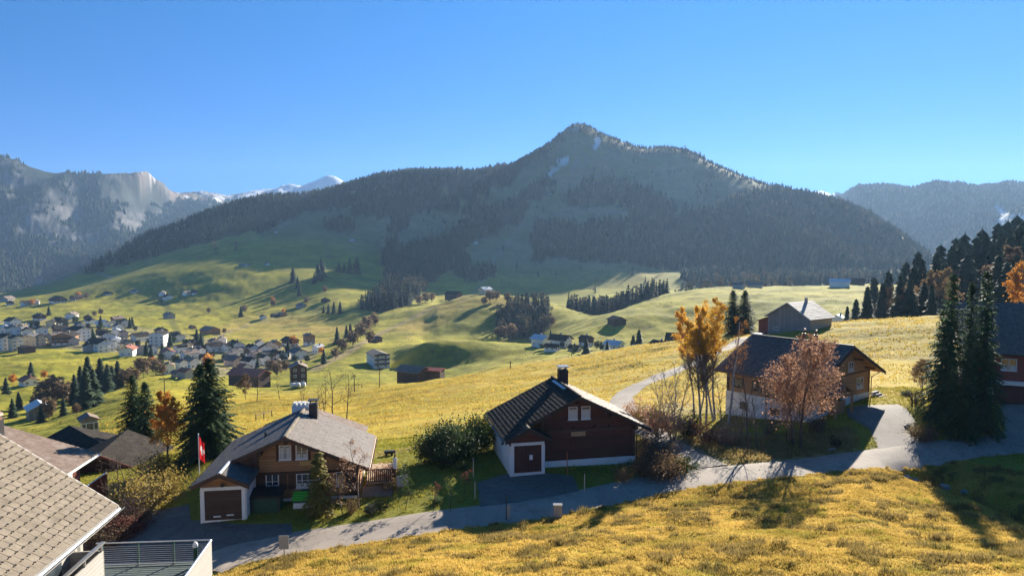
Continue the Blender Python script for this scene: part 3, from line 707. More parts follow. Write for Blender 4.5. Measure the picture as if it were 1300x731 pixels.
hs = nt.nodes.new('ShaderNodeHueSaturation'); hs.inputs['Saturation'].default_value = SKY_SAT; nt.links.new(sky.outputs[0], hs.inputs['Color'])
mu = nt.nodes.new('ShaderNodeMix'); mu.data_type = 'RGBA'; mu.blend_type = 'MULTIPLY'; mu.inputs['Factor'].default_value = 1; 
tcw = nt.nodes.new('ShaderNodeTexCoord'); sxw = nt.nodes.new('ShaderNodeSeparateXYZ'); nt.links.new(tcw.outputs['Generated'], sxw.inputs[0])
nt.links.new(mixcol(nt, ramp(nt, sxw.outputs['Z'], .02, .40), SKY_HOR[:3], SKY_TINT[:3]), mu.inputs[7])
nt.links.new(hs.outputs[0], mu.inputs[6]); nt.links.new(mu.outputs[2], bg.inputs[0]); bg.inputs[1].default_value = SKY_STR
vs = scene.view_settings; vs.view_transform = 'Standard'; vs.look = 'None'; vs.gamma = 1; vs.exposure = EXPO; vs.use_curve_mapping = False
scene.cycles.use_denoising = True
scene.cycles.max_bounces = 6; scene.cycles.diffuse_bounces = 3; scene.cycles.glossy_bounces = 3; scene.cycles.transmission_bounces = 4
scene.cycles.transparent_max_bounces = 8; scene.cycles.volume_bounces = 0
scene.cycles.sample_clamp_indirect = 6
if HAZE > 0:
    zmin = float(ZG2.min()) - 1.5; ztop = float(ZG.max()) + 30
    xm = float(np.abs(XG).max()) + 60
    hb = MB().box(-xm, xm, -60, 4860, zmin, ztop)
    mm = bpy.data.materials.new('valley_haze'); mm.use_nodes = True; n_ = mm.node_tree
    for q in list(n_.nodes):
        if q.type != 'OUTPUT_MATERIAL': n_.nodes.remove(q)
    pv = n_.nodes.new('ShaderNodeVolumePrincipled'); pv.inputs['Color'].default_value = HAZE_COL
    pv.inputs['Density'].default_value = HAZE; pv.inputs['Anisotropy'].default_value = HAZE_G
    n_.links.new(pv.outputs[0], [q for q in n_.nodes if q.type == 'OUTPUT_MATERIAL'][0].inputs['Volume'])
    tag(hb.build('haze', mm), kind='stuff')
# ------------------------------------------------------------------ plant materials
M_needle = leafmat('spruce_needles', [(.026, .055, .030), (.075, .125, .048), (.12, .155, .055)], .40, .5, objrand=.2)
M_needle_far = leafmat('far_needles', [(.022, .042, .022), (.055, .085, .034)], .22, .3, objrand=.3)
M_needle_olive = leafmat('sunlit_olive_needles', [(.12, .12, .025), (.30, .23, .06)], .3, .9)  # olive needles, brightened in colour to stand for sun on them
M_pine = leafmat('pine_needles', [(.035, .060, .022), (.075, .105, .035)], .28, .8)
M_bark = pm('bark', (.085, .065, .05), .9, .4, 6, .4, sc=(3, 3, .6))
M_birch = pm('birch_bark', (.42, .38, .33), .8, .3, 5, .2, dirt=(.10, .08, .07))
M_twig = pm('twigs', (.17, .125, .095), .9, .3, 5, .1)
M_twig_pale = pm('pale_twigs', (.30, .26, .21), .9, .3, 5, .1)
M_gold = leafmat('golden_birch_leaves', [(.62, .30, .03), (.80, .48, .06)], .5, .8)
M_orange = leafmat('orange_leaves', [(.45, .17, .03), (.60, .30, .05)], .5, .8)
M_rust = leafmat('rusty_leaves', [(.36, .19, .11), (.56, .34, .22)], .6, .9)
M_wine = leafmat('wine_leaves', [(.10, .035, .03), (.19, .08, .05)], .4, .9)
M_tan = leafmat('tan_leaves', [(.20, .13, .06), (.34, .23, .11)], .4, .9)
M_yellow = leafmat('yellow_hedge_leaves', [(.21, .155, .045), (.36, .265, .07)], .4, .9)
M_green = leafmat('shrub_leaves', [(.045, .075, .022), (.10, .14, .03)], .35, .9)
M_dkgreen = leafmat('dark_shrub_leaves', [(.016, .032, .014), (.035, .055, .02)], .25, .9)
M_brownleaf = leafmat('withered_leaves', [(.11, .075, .045), (.21, .14, .08)], .4, .9)
# ------------------------------------------------------------------ plant meshes
def spruce_meshes(h, r, seed, per=7, dz=.36, needles=None, dens=1.0, low=.04, base=.12):
    rr = random.Random(seed); t = MB(); c = MB()
    t.tube([(0, 0, -.5), (0, 0, h * .4), (rr.uniform(-.05, .05), 0, h * .98)], [h * .016 + .03, h * .011, .015], 8)
    z = h * low
    lean = [rr.uniform(.82, 1.15) for _ in range(12)]
    while z < h * .985:
        k = z / h
        L0 = r * (1 - k) ** .85 * (1 if k > base else .75 + .25 * k / base) + .10
        n = per if k < .8 else max(4, per - 2)
        a0 = rr.uniform(0, 6.28)
        for b in range(n):
            a = a0 + 6.283 * b / n + rr.uniform(-.3, .3)
            L = L0 * rr.uniform(.68, 1.12) * lean[int(a / 6.283 * 12) % 12]
            if rr.random() < .06: continue
            ca, sa = math.cos(a), math.sin(a)
            dr = .25 + .35 * (1 - k); up = .10 + .5 * k
            zz = z + rr.uniform(-.15, .15)
            def P(q): return (ca * L * q, sa * L * q, zz + L * (up * q - dr * q * q * 1.6 + .25 * q ** 4))
            ns = max(3, int(L / .26 * dens))
            for i in range(ns):
                q = (i + .6) / ns; p = P(q)
                sl = (.22 + .30 * L * (1 - q) * .8 + rr.uniform(0, .12)); sl = min(sl, .75)
                wv = .09 + .05 * rr.random()
                for sd in (-1, 1):
                    aa = a + sd * rr.uniform(.5, 1.0); dx, dy = math.cos(aa) * sl, math.sin(aa) * sl
                    px, py = -math.sin(aa) * wv, math.cos(aa) * wv
                    dzp = -sl * rr.uniform(.15, .65)
                    c.poly([(p[0] - px, p[1] - py, p[2]), (p[0] + px, p[1] + py, p[2] + .02), (p[0] + dx + px * .4, p[1] + dy + py * .4, p[2] + dzp), (p[0] + dx - px * .4, p[1] + dy - py * .4, p[2] + dzp - .03)])
            e = P(1.0); q0 = P(.75); w = .09
            c.poly([(q0[0] - sa * w, q0[1] + ca * w, q0[2]), (q0[0] + sa * w, q0[1] - ca * w, q0[2]), (e[0] + ca * .2, e[1] + sa * .2, e[2] - .02)])
        z += dz * rr.uniform(.8, 1.2) * (1 if k < .85 else .7)
    for q in range(6):
        a = q * 1.05; c.poly([(0, 0, h * 1.01), (.07 * math.cos(a), .07 * math.sin(a), h * .93), (.10 * math.cos(a + .5), .10 * math.sin(a + .5), h * .90)])
    return t.mesh('trunk', M_bark, True), c.mesh('crown', needles or M_needle)
def spruce_mid(seed, r=.19, levels=15, per=7, mat=None):
    """unit-height conifer, a few hundred faces"""
    rr = random.Random(seed); t = MB(); c = MB()
    t.tube([(0, 0, -.05), (0, 0, .9)], [.016, .004], 5)
    for l in range(levels):
        k = .05 + .93 * l / levels; L0 = r * (1 - k) ** .8 + .012; a0 = rr.uniform(0, 6.28)
        for b in range(per):
            a = a0 + 6.283 * b / per + rr.uniform(-.3, .3); L = L0 * rr.uniform(.6, 1.2); ca, sa = math.cos(a), math.sin(a)
            w = .028 + L * .20; dzr = rr.uniform(.2, .55) * L; zz = k + rr.uniform(-.015, .015)
            c.poly([(0, 0, zz + .05), (ca * L * .6 - sa * w, sa * L * .6 + ca * w, zz - dzr * .4), (ca * L, sa * L, zz - dzr), (ca * L * .6 + sa * w, sa * L * .6 - ca * w, zz - dzr * .5)])
            c.poly([(ca * L * .2, sa * L * .2, zz - .005), (ca * L * .7 - sa * w * .5, sa * L * .7 + ca * w * .5, zz - dzr - .015), (ca * L * .8 + sa * w * .6, sa * L * .8 - ca * w * .6, zz - dzr * 1.2 - .01)])
    c.poly([(-.012, 0, .93), (.012, 0, .93), (0, 0, 1.0)]); c.poly([(0, -.012, .93), (0, .012, .93), (0, 0, 1.0)])
    return t.mesh('trunk', M_bark), c.mesh('crown', mat or M_needle_far)
def decid_meshes(h, seed, spread=.42, cloud=None, r0=None, stems=1, first=.25, nb=9, lean=.16, leaf=None, leafn=0, leafs=.10, lz=(.0, 2.0), bark=None, twig=None, up=.55, twr=.012, depth=3, droop=0.0):
    rr = random.Random(seed); t = MB(); c = MB(); tips = []
    bark = bark or M_bark; twig = twig or M_twig; r0 = r0 or h * .014
    def grow(p, d, L, r, lev):
        pts = [p]; dd = Vector(d); n = 4 if lev < 2 else 3
        for i in range(n):
            dd = (dd + Vector((rr.uniform(-1, 1), rr.uniform(-1, 1), rr.uniform(-.3, .6) - droop * lev * .3)) * .16).normalized()
            pts.append(pts[-1] + dd * (L / n))
        rad = [r * (1 - .75 * i / n) for i in range(n + 1)]
        (t if lev == 0 else c).tube(pts, rad, 6 if lev == 0 else (4 if lev == 1 else 3), 0, False)
        if lev >= depth - 1: tips.append((pts[-1], L)); tips.append((pts[-2], L)); tips.append((pts[max(0, len(pts) - 3)], L))
        if lev < depth:
            k = nb if lev == 0 else max(3, int(nb * (.62 if lev == 1 else .5)))
            for j in range(k):
                q = (first if lev == 0 else .2) + (1 - (first if lev == 0 else .2)) * (j + rr.random()) / k
                q = min(q, .98); i = min(int(q * n), n - 1); f = q * n - i
                b = pts[i] * (1 - f) + pts[i + 1] * f
                a = rr.uniform(0, 6.283) if lev else j * 2.4 + rr.uniform(-.5, .5)
                ax = (pts[i + 1] - pts[i]).normalized(); s = ax.orthogonal().normalized(); s2 = ax.cross(s)
                o = s * math.cos(a) + s2 * math.sin(a)
                nd = (ax * up + o * rr.uniform(.55, 1.0) + Vector((0, 0, .15 - droop))).normalized()
                ll = (L * spread * (1.15 - .75 * q) if lev == 0 else L * .55 * (1.1 - .5 * q)) * rr.uniform(.7, 1.2)
                grow(b, nd, ll, max(r * (1 - .7 * q) * .55, twr), lev + 1)
    for sidx in range(stems):
        a = sidx * 2.2 + rr.uniform(0, .6); o = .0 if stems == 1 else .25
        d = Vector((math.cos(a) * (.05 if stems == 1 else lean), math.sin(a) * (.05 if stems == 1 else lean), 1)).normalized()
        grow(Vector((math.cos(a) * o, math.sin(a) * o, -.3)), d, h * (1 if sidx == 0 else rr.uniform(.75, 1)), r0 * (1 if stems == 1 else .75), 0)
    if leaf and leafn:
        for (p, L) in tips:
            if not (lz[0] * h <= p.z <= lz[1] * h): continue
            for _ in range(leafn):
                q = p + Vector((rr.gauss(0, 1), rr.gauss(0, 1), rr.gauss(-.15, 1))) * min(L * .35, .45)
                s = leafs * rr.uniform(.6, 1.4)
                u = Vector((rr.uniform(-1, 1), rr.uniform(-1, 1), rr.uniform(-1, 1))).normalized(); w = u.orthogonal().normalized()
                c.poly([q - u * s, q + w * s * .6, q + u * s, q - w * s * .6], 1)
    if cloud:                                  # loose crown of small leaves hung through the twigs
        z0, z1, rad, n = cloud; k = 0
        hs = [(rr.uniform(0, 6.28), rr.uniform(.1, .8), rr.uniform(.08, .92)) for _ in range(26)]
        while k < n:
            a, q, z = hs[rr.randrange(26)]; z = min(max(z + rr.gauss(0, .19), 0), 1.0); w = rad * math.sin(math.pi * min(.98, .25 + .72 * z)) ** .7
            p = Vector((math.cos(a) * q * w + rr.gauss(0, .46) * w, math.sin(a) * q * w + rr.gauss(0, .46) * w, h * (z0 + (z1 - z0) * z)))
            s = leafs * rr.uniform(.6, 1.4); u = Vector((rr.uniform(-1, 1), rr.uniform(-1, 1), rr.uniform(-1, 1))).normalized(); v = u.orthogonal().normalized()
            c.poly([p - u * s, p + v * s * .6, p + u * s, p - v * s * .6], 1); k += 1
    return t.mesh('trunk', bark, True), c.mesh('crown', [twig, leaf or twig])
def shrub_meshes(h, w, seed, leaf, n=900, leafs=.09, stems=14, twig=None, airy=.0, flat=1.0):
    """uneven bush: leaning stems and leaves gathered in clumps about them"""
    rr = random.Random(seed); t = MB(); c = MB(); cl = []
    for i in range(stems):
        a = rr.uniform(0, 6.283); q = math.sqrt(rr.random()) * w * .5; e = Vector((math.cos(a) * q, math.sin(a) * q * flat, h * rr.uniform(.5, 1.0) * (1 - .35 * (q / (w * .5 + .01)) ** 2)))
        t.tube([(e.x * .15, e.y * .15, -.2), (e.x * .5, e.y * .5, e.z * .55), tuple(e)], [.03, .02, .008], 4, 0, False)
        cl.append((e, rr.uniform(.18, .34) * min(w, h * 1.3)))
        cl.append((Vector((e.x * .7, e.y * .7, e.z * .55)), rr.uniform(.15, .28) * min(w, h * 1.3)))
        for j in range(3):
            d = Vector((rr.gauss(0, .35), rr.gauss(0, .35), rr.uniform(0, .5))) * h * .5
            t.tube([tuple(e * .8), tuple(e * .8 + d)], [.012, .006], 3, 0, False)
    for _ in range(n):
        b, rad = cl[rr.randrange(len(cl))]
        p = b + Vector((rr.gauss(0, .5), rr.gauss(0, .5), rr.gauss(0, .42))) * rad
        if p.z < .02: p.z = rr.uniform(.02, .2)
        s = leafs * rr.uniform(.6, 1.4); u = Vector((rr.uniform(-1, 1), rr.uniform(-1, 1), rr.uniform(-1, 1))).normalized(); v = u.orthogonal().normalized()
        c.poly([p - u * s, p + v * s * .65, p + u * s, p - v * s * .65])
    return t.mesh('stems', twig or M_twig), c.mesh('foliage', leaf)
def plant(name, meshes, loc, label, cat, rz=0.0, sc=1.0, group=None, parts=('trunk', 'crown')):
    t = thing(name, label, cat, tuple(loc), rz, group, sc)
    for nm, me in zip(parts, meshes): link(nm, me, t)
    return t
def plant_one(name, me, loc, label, cat, rz=0.0, sc=1.0, group=None):
    o = link(name, me); o.location = tuple(loc); o.rotation_euler = (0, 0, rz)
    o.scale = (sc,) * 3 if not hasattr(sc, '__len__') else sc
    return tag(o, label, cat, group)
def px_h(p, px): return px / F * p.y        # metres spanned by px photo pixels at a point
# ------------------------------------------------------------------ far woods (nobody could count them): merged low meshes
def low_conifer(seed, sides=7, tiers=3):
    rr = np.random.default_rng(seed); V = []; Fc = []
    for t_ in range(tiers):
        z0 = .08 + .28 * t_; z1 = z0 + .50 if t_ < tiers - 1 else 1.0; r = .215 * (1 - .27 * t_)
        b = len(V)
        for k in range(sides):
            a = 2 * np.pi * (k + .5 * t_) / sides; q = r * rr.uniform(.6, 1.25); V.append((q * np.cos(a), q * np.sin(a), z0 + rr.uniform(-.07, .04)))
        V.append((0, 0, z1))
        for k in range(sides): Fc.append((b + k, b + (k + 1) % sides, b + sides))
    return np.array(V), np.array(Fc)
def mid_conifer_np(seed, levels=9, per=6):
    rr = np.random.default_rng(seed); V = []; Fc = []
    for l in range(levels):
        k = .04 + .93 * l / levels; L0 = .19 * (1 - k) ** .8 + .015; a0 = rr.uniform(0, 6.28)
        for b in range(per):
            a = a0 + 6.283 * b / per + rr.uniform(-.3, .3); L = L0 * rr.uniform(.6, 1.25); w = .035 + .22 * L; dz = L * rr.uniform(.2, .6); ca, sa = np.cos(a), np.sin(a); n = len(V)
            V += [(0, 0, k + .07), (ca * L * .6 - sa * w, sa * L * .6 + ca * w, k - dz * .5), (ca * L, sa * L, k - dz), (ca * L * .6 + sa * w, sa * L * .6 - ca * w, k - dz * .5)]
            Fc += [(n, n + 1, n + 2), (n, n + 2, n + 3)]
    n = len(V); V += [(-.012, 0, .9), (.012, 0, .9), (0, 0, 1.)]; Fc.append((n, n + 1, n + 2))
    return np.array(V), np.array(Fc)
def low_round(seed, n=46):
    """leafless / broadleaf crown: a spray of small facets through an egg-shaped volume"""
    rr = np.random.default_rng(seed); V = []; Fc = []
    for i in range(n):
        d = rr.normal(size=3); d /= np.linalg.norm(d); q = rr.uniform(.06, 1) ** .5
        c = np.array([d[0] * .30 * q, d[1] * .30 * q, .58 + d[2] * .40 * q]); s = rr.uniform(.06, .12)
        u = rr.normal(size=3); u /= np.linalg.norm(u); w = np.cross(u, rr.normal(size=3)); w /= np.linalg.norm(w); k = len(V)
        V += [c - u * s, c + w * s, c + u * s * 1.2]; Fc.append((k, k + 1, k + 2))
    k = len(V); V += [(-.02, 0, -.02), (.02, 0, -.02), (0, 0, .5), (0, -.02, -.02), (0, .02, -.02)]; Fc += [(k, k + 1, k + 2), (k + 3, k + 4, k + 2)]
    return np.array(V), np.array(Fc)
def scatter(mask, dens):
    """points in the terrain cells of mask, dens per hectare"""
    ci, ti = np.where(mask[:-1, :-1])
    area = (XG[ci + 1, ti] - XG[ci, ti]) * (YG[ci, ti + 1] - YG[ci, ti])
    cum = np.cumsum(area * dens / 1e4); n = int(cum[-1]) if len(cum) else 0
    if n == 0: return np.zeros((0, 2))
    j = np.searchsorted(cum, rng.uniform(0, cum[-1], n)); j = np.minimum(j, len(ci) - 1)
    a, b = rng.random(n), rng.random(n)
    y = YG[ci[j], ti[j]] * (1 - b) + YG[ci[j], ti[j] + 1] * b
    s = SS[ci[j]] * (1 - a) + SS[ci[j] + 1] * a
    return np.column_stack([s * y, y])
def colmat(name, trans=.2):
    m, nt, out = _nt(name); a = N(nt, 'ShaderNodeAttribute', attribute_name='Col')
    tc = N(nt, 'ShaderNodeTexCoord').outputs['Object']
    hs = N(nt, 'ShaderNodeHueSaturation'); nt.links.new(a.outputs['Color'], hs.inputs['Color'])
    nt.links.new(mth(nt, 'ADD', mth(nt, 'MULTIPLY', noise(nt, tc, .12, 4, .6), .9), .55), hs.inputs['Value'])
    finish(nt, out, hs.outputs[0], .85, .1, trans=trans); return m
M_wood = colmat('wood_foliage')
def forest(name, pts, h0, h1, temps, brown=.1, wide=1.0, round_t=None, green=((.014, .028, .016), (.034, .052, .024)), brn=((.075, .065, .04), (.14, .115, .07))):
    n = len(pts)
    if n == 0: return None
    h = rng.uniform(h0, h1, n) * rng.choice([.6, .85, 1., 1., 1.1], n); z = ground(pts[:, 0], pts[:, 1]) - .3
    br = rng.random(n) < brown * (1 + 1.5 * fbm(pts[:, 0] / 60, pts[:, 1] / 60, 2)); rot = rng.uniform(0, 6.28, n); tsel = rng.integers(0, len(temps), n)
    mixv = rng.random(n)[:, None]
    cg = np.array(green[0]) * (1 - mixv) + np.array(green[1]) * mixv; cb = np.array(brn[0]) * (1 - mixv) + np.array(brn[1]) * mixv
    AV, AF, AC = [], [], []; off = 0
    groups = [(t_, (~br) & (tsel == i)) for i, t_ in enumerate(temps)]
    if round_t: groups += [(t_, br & (tsel % len(round_t) == i)) for i, t_ in enumerate(round_t)]
    else: groups += [(temps[0], br)]
    for (tv, tf), sel in groups:
        k = int(sel.sum())
        if not k: continue
        hh = h[sel][:, None]; w = hh * wide * rng.uniform(.75, 1.25, (k, 1)); cr, sr = np.cos(rot[sel])[:, None], np.sin(rot[sel])[:, None]
        x = (tv[None, :, 0] * cr - tv[None, :, 1] * sr) * w + pts[sel][:, 0:1]
        y = (tv[None, :, 0] * sr + tv[None, :, 1] * cr) * w + pts[sel][:, 1:2]
        zz = tv[None, :, 2] * hh + z[sel][:, None]
        AV.append(np.stack([x, y, zz], -1).reshape(-1, 3))
        AF.append((tf[None] + (np.arange(k) * len(tv))[:, None, None]).reshape(-1, 3) + off); off += k * len(tv)
        cc = np.where(br[sel][:, None], cb[sel], cg[sel])
        AC.append(np.repeat(cc, len(tv), axis=0))
    me = np_mesh(name, np.concatenate(AV), np.concatenate(AF), M_wood, np.concatenate(AC))
    return tag(link(name, me), kind='stuff')
LOWT = [low_conifer(i) for i in range(5)]; MIDT = [mid_conifer_np(i) for i in range(4)]; RNDT = [low_round(i) for i in range(4)]
vis_u = (UG > -120) & (UG < 1420)
byname = {}
for (nm, pl, k0, k1, dens, h0, h1) in WOODS:
    m = in_poly(UJ, VJ, pl) & (KG > k0) & (KG < k1) & vis_u & (GAP > -.30)
    byname.setdefault(nm, []).append((scatter(m, dens), h0, h1))
spec = {'ridge': (LOWT, .06), 'peak': (LOWT, .05), 'flank': (LOWT, .12), 'base': (LOWT, .25), 'strip': (MIDT, .15), 'gully': (MIDT, .05), 'hillwood': (MIDT, .28)}
for nm, lst in byname.items():
    P = np.concatenate([q[0] for q in lst]); t_, br = spec[nm]
    sc_ = .78 if nm in ('ridge', 'peak', 'flank') else 1.0
    forest({'ridge': 'ridge_forest', 'peak': 'peak_forest', 'flank': 'flank_forest', 'base': 'valley_edge_wood', 'strip': 'slope_wood', 'gully': 'gully_forest', 'hillwood': 'hill_wood'}[nm], P, lst[0][1] * sc_, lst[0][2] * sc_, t_, br, 1.0, RNDT)
# thin scatter of single alp trees and the skyline of the main mountain
m = (KG > 13.2) & (KG < 15.25) & (UG > 470) & (UG < 1180) & (FM < .5) & (fbm(XG / 70, YG / 70, 3) > .08)
forest('alp_trees', scatter(m & vis_u, 36), 6, 13, LOWT, .2, 1.1, RNDT)
m = (KG > 14.75) & (KG < 15.12) & (UG > 395) & (UG < 640); forest('skyline_trees', scatter(m, 120), 11, 18, LOWT, .03, .9)
m = (KG > 14.72) & (KG < 15.15) & (UG > 560) & (UG < 1180); forest('skyline_trees', scatter(m, 170), 5, 10, LOWT, .05)
m = (KG > 12.0) & (KG < 13.3) & (UG > 560) & (UG < 900) & (fbm(XG / 50, YG / 50, 3) > .22); forest('slope_trees', scatter(m, 40), 8, 14, MIDT, .25, 1., RNDT)
# dark strip of wood standing behind the right-hand meadow
m = (UG > 718) & (UG < 846) & (KG > 11.12) & (KG < 11.95); forest('meadow_edge_wood', scatter(m, 430), 12, 19, MIDT, .1, 1.0, RNDT)
m = (UG > 846) & (UG < 1010) & (KG > 11.35) & (KG < 12.0); forest('meadow_edge_wood', scatter(m, 110), 9, 14, MIDT, .4, 1.0, RNDT)
# far mountains
m = (KG > 16.1) & (KG < 19.05) & (UG > 1060) & (UG < 1420) & ~in_poly(UG, VG, [(1262, 262), (1272, 264), (1280, 272), (1300, 274), (1400, 270), (1400, 290), (1280, 286), (1256, 292), (1270, 280), (1264, 270)])
forest('far_ridge_forest', scatter(m, 110), 10, 19, LOWT, .25, 1.5)
m = (KG > 16.1) & (KG < 18.4) & (UG > -120) & (UG < 330) & (VG > 256) & (steep + .45 * bf < .95) & (bf > -.45)
forest('cliff_forest', scatter(m, 150), 10, 19, LOWT, .1, 1.6)
m = (KG > 17.9) & (KG < 19.0) & (UG > -120) & (UG < 130) & (bf > .05); forest('cliff_forest', scatter(m, 40), 12, 20, LOWT, .1, 1.4)
# ------------------------------------------------------------------ grasses (stuff)
def tufts(name, pts, h0, h1, blades, cols, wid=.018, lean=.5):
    n = len(pts)
    z = ground(pts[:, 0], pts[:, 1]); nb = n * blades
    P = np.repeat(np.column_stack([pts, z]), blades, 0); hh = np.repeat(rng.uniform(h0, h1, n) * np.clip(.95 + .9 * fbm(pts[:, 0] / 1.3, pts[:, 1] / 1.0, 3) + .5 * fbm(pts[:, 0] / 6 + 9, pts[:, 1] / 4, 2), .25, 2), blades) * rng.uniform(.6, 1.2, nb)
    P[:, :2] += rng.normal(0, .06, (nb, 2)); a = rng.uniform(0, 6.28, nb); ln = rng.uniform(.1, lean, nb) * hh
    b = a + rng.uniform(-1, 1, nb)
    w = wid * rng.uniform(.7, 1.5, nb) * np.clip(P[:, 1] / 34, 1, 3.0)
    d = np.column_stack([np.cos(b) * ln, np.sin(b) * ln, hh]); s = np.column_stack([-np.sin(a) * w, np.cos(a) * w, 0 * w])
    V = np.stack([P - s - (0, 0, .03), P + s - (0, 0, .03), P + d], 1).reshape(-1, 3); Fc = np.arange(nb * 3).reshape(-1, 3)
    k = np.clip(.5 + .9 * fbm(P[:, 0] / 2.2, P[:, 1] / 1.7, 3) + rng.normal(0, .28, nb), 0, 1)[:, None]
    g = np.clip(1.3 * fbm(P[:, 0] / 5 + 40, P[:, 1] / 3, 4) - .12 + rng.normal(0, .12, nb), 0, 1)[:, None]
    c = np.array(cols[0]) * (1 - k) + np.array(cols[1]) * k; c = c * (1 - g) + np.array(cols[2]) * g
    return tag(link(name, np_mesh(name, V, Fc, M_grass, np.repeat(c, 3, 0))), kind='stuff')
M_grass = colmat('grass_blades', .45)
GC = ((.40, .275, .06), (.70, .50, .14), (.25, .24, .04))
def wscatter(mask, dens, fall=0.0):
    p = scatter(mask, dens * 1e4)
    if fall: p = p[rng.random(len(p)) < np.clip((fall / p[:, 1]) ** 2, 0, 1)]
    return p
clear = (pm_road < .7) & (pm_track < .6)
for k, pl in PAVE.items():
    ins = np.zeros(XG.shape, bool); ins[nearm] = in_poly(XG[nearm], YG[nearm], pl); clear &= ~ins
inview = (UG > -120) & (UG < 1620)
m = (KG > .75) & (KG < 2.5) & inview & (UG > 265) & clear & (VG < 760)
tufts('dry_grass', wscatter(m, 150), .05, .15, 4, GC, .020, .9)
TM = fbm(XG / 1.9 + 60, YG / 1.3, 3) + .45 * fbm(XG / 7, YG / 4 + 20, 2)
tufts('weed_tussocks', wscatter(m & (TM > .22), 90), .12, .34, 5, ((.20, .15, .05), (.34, .25, .09), (.13, .15, .03)), .020, .7)
tufts('green_tussocks', wscatter(m & (TM < -.42), 90), .06, .20, 5, ((.22, .22, .035), (.36, .32, .05), (.14, .17, .025)), .020, .7)
m = (KG > 2.6) & (KG < 4.3) & inview & (UG > 90) & clear
tufts('rough_verge_grass', wscatter(m & (DRY > .5), 45), .10, .32, 4, ((.24, .17, .06), (.40, .30, .12), (.17, .17, .04)), .02, .8)
m &= DRY <= .5
tufts('lawn_grass', wscatter(m, 34), .06, .16, 3, ((.24, .22, .03), (.36, .30, .05), (.15, .18, .02)))
m = (KG > 4.3) & (KG < 6.0) & inview & clear & (fbm(XG / 14, YG / 6, 3) > -.15)
tufts('meadow_grass', wscatter(m, 3.2), .12, .34, 3, ((.40, .28, .05), (.64, .46, .10), (.30, .28, .04)))
m = (KG > 6.2) & (KG < 12.2) & inview & (FM < .5) & (fbm(XG / 22 + 5, YG / 9, 3) + .5 * lump > .30)
tufts('rough_pasture', wscatter(m, .055), .25, .7, 3, ((.13, .12, .03), (.24, .19, .06), (.08, .10, .02)), .05, 1.2)
# ------------------------------------------------------------------ building materials
M_wood_warm = wood('honey_brown_logs', (.32, .17, .08), .19, .4)
M_wood_dark = wood('dark_red_brown_boards', (.092, .036, .025), .16, .35)
M_wood_brown = wood('dark_brown_boards', (.085, .052, .036), .15, .3)
M_wood_orange = wood('orange_larch_boards', (.42, .235, .115), .17, .3)
M_wood_grey = wood('weathered_grey_boards', (.22, .205, .19), .22, .45, vertical=True)
M_wood_cream = wood('pale_boards', (.42, .33, .22), .2, .15)
M_wood_red = wood('red_stained_boards', (.20, .055, .035), .14, .3, vertical=True)
M_wood_white = wood('whitewashed_boards', (.40, .37, .33), .16, .10, .05)
M_beam = wood('beam_wood', (.085, .05, .032), .3, .3, .02)
M_white = pm('white_render', (.80, .775, .73), .9, .06, 1.2, .08, dirt=(.66, .63, .57))
M_white2 = pm('white_paint', (.74, .73, .70), .6, .05, 2, .05)
M_cream = pm('cream_render', (.62, .52, .36), .9, .08, 1.5, .08)
M_pink = pm('pale_pink_render', (.55, .42, .36), .9, .08, 1.5, .08)
M_greywall = pm('grey_render', (.33, .33, .33), .9, .1, 1.5, .08)
M_brickred = pm('red_shingle', (.22, .07, .05), .85, .25, 5, .2)
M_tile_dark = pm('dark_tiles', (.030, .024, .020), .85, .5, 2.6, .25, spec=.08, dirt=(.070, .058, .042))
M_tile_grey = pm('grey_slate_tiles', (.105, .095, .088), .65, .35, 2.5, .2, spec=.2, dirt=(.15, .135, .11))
M_tile_blue = pm('glossy_slate_tiles', (.175, .135, .11), .6, .4, 3, .15, spec=.15)
M_tile_pale = pm('pale_fibre_cement', (.245, .20, .15), .85, .25, 2.4, .15, spec=.1, dirt=(.16, .135, .095))
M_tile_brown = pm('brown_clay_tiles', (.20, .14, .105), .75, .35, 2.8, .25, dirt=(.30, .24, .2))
M_rooflight = pm('sunlit_pale_roof', (.55, .55, .56), .4, .1, 1, .05, spec=.5)  # pale tone has the sun's reflection on lit roofs put into it
M_rust_roof = pm('rusty_sheet_roof', (.42, .12, .075), .6, .4, .6, .2, sc=(6, 1, 1))
M_fascia = pm('dark_fascia', (.045, .032, .026), .7, .25, 3, .1)
M_fascia_pale = pm('grey_fascia', (.45, .42, .38), .6, .15, 3, .1)
M_metal = pm('galvanised_metal', (.42, .43, .44), .35, .12, 4, .05, metal=.7)
M_copper = pm('dull_copper', (.16, .10, .075), .45, .2, 4, .05, metal=.6)
M_dkmetal = pm('dark_metal', (.05, .05, .055), .45, .2, 4, .05, metal=.5)
M_black = pm('black_cap', (.02, .02, .022), .6, .2, 4, .05)
M_concrete = pm('concrete', (.34, .33, .31), .9, .15, 2, .15, dirt=(.22, .21, .19))
M_stone = pm('garden_stone', (.30, .29, .27), .9, .3, 2, .3)
M_greenpaint = pm('dark_green_paint', (.02, .07, .05), .5, .15, 3, .05)
M_greenlid = pm('bright_green_plastic', (.05, .42, .05), .4, .1, 3, .03)
M_glass, _n, _o = _nt('window_glass')
_tc = N(_n, 'ShaderNodeTexCoord').outputs['Object']
finish(_n, _o, mixcol(_n, ramp(_n, noise(_n, _tc, .9, 2, .5), .4, .6), (.03, .04, .05), (.09, .10, .11)), .06, .8)
M_curtain = pm('curtain_white', (.55, .54, .5), .9, .08, 8, .1)
M_red_flag = pm('red_cloth', (.50, .02, .025), .8, .12, 3, .1, trans=.35)
M_white_cloth = pm('white_cloth', (.75, .74, .72), .8, .06, 3, .1, trans=.3)
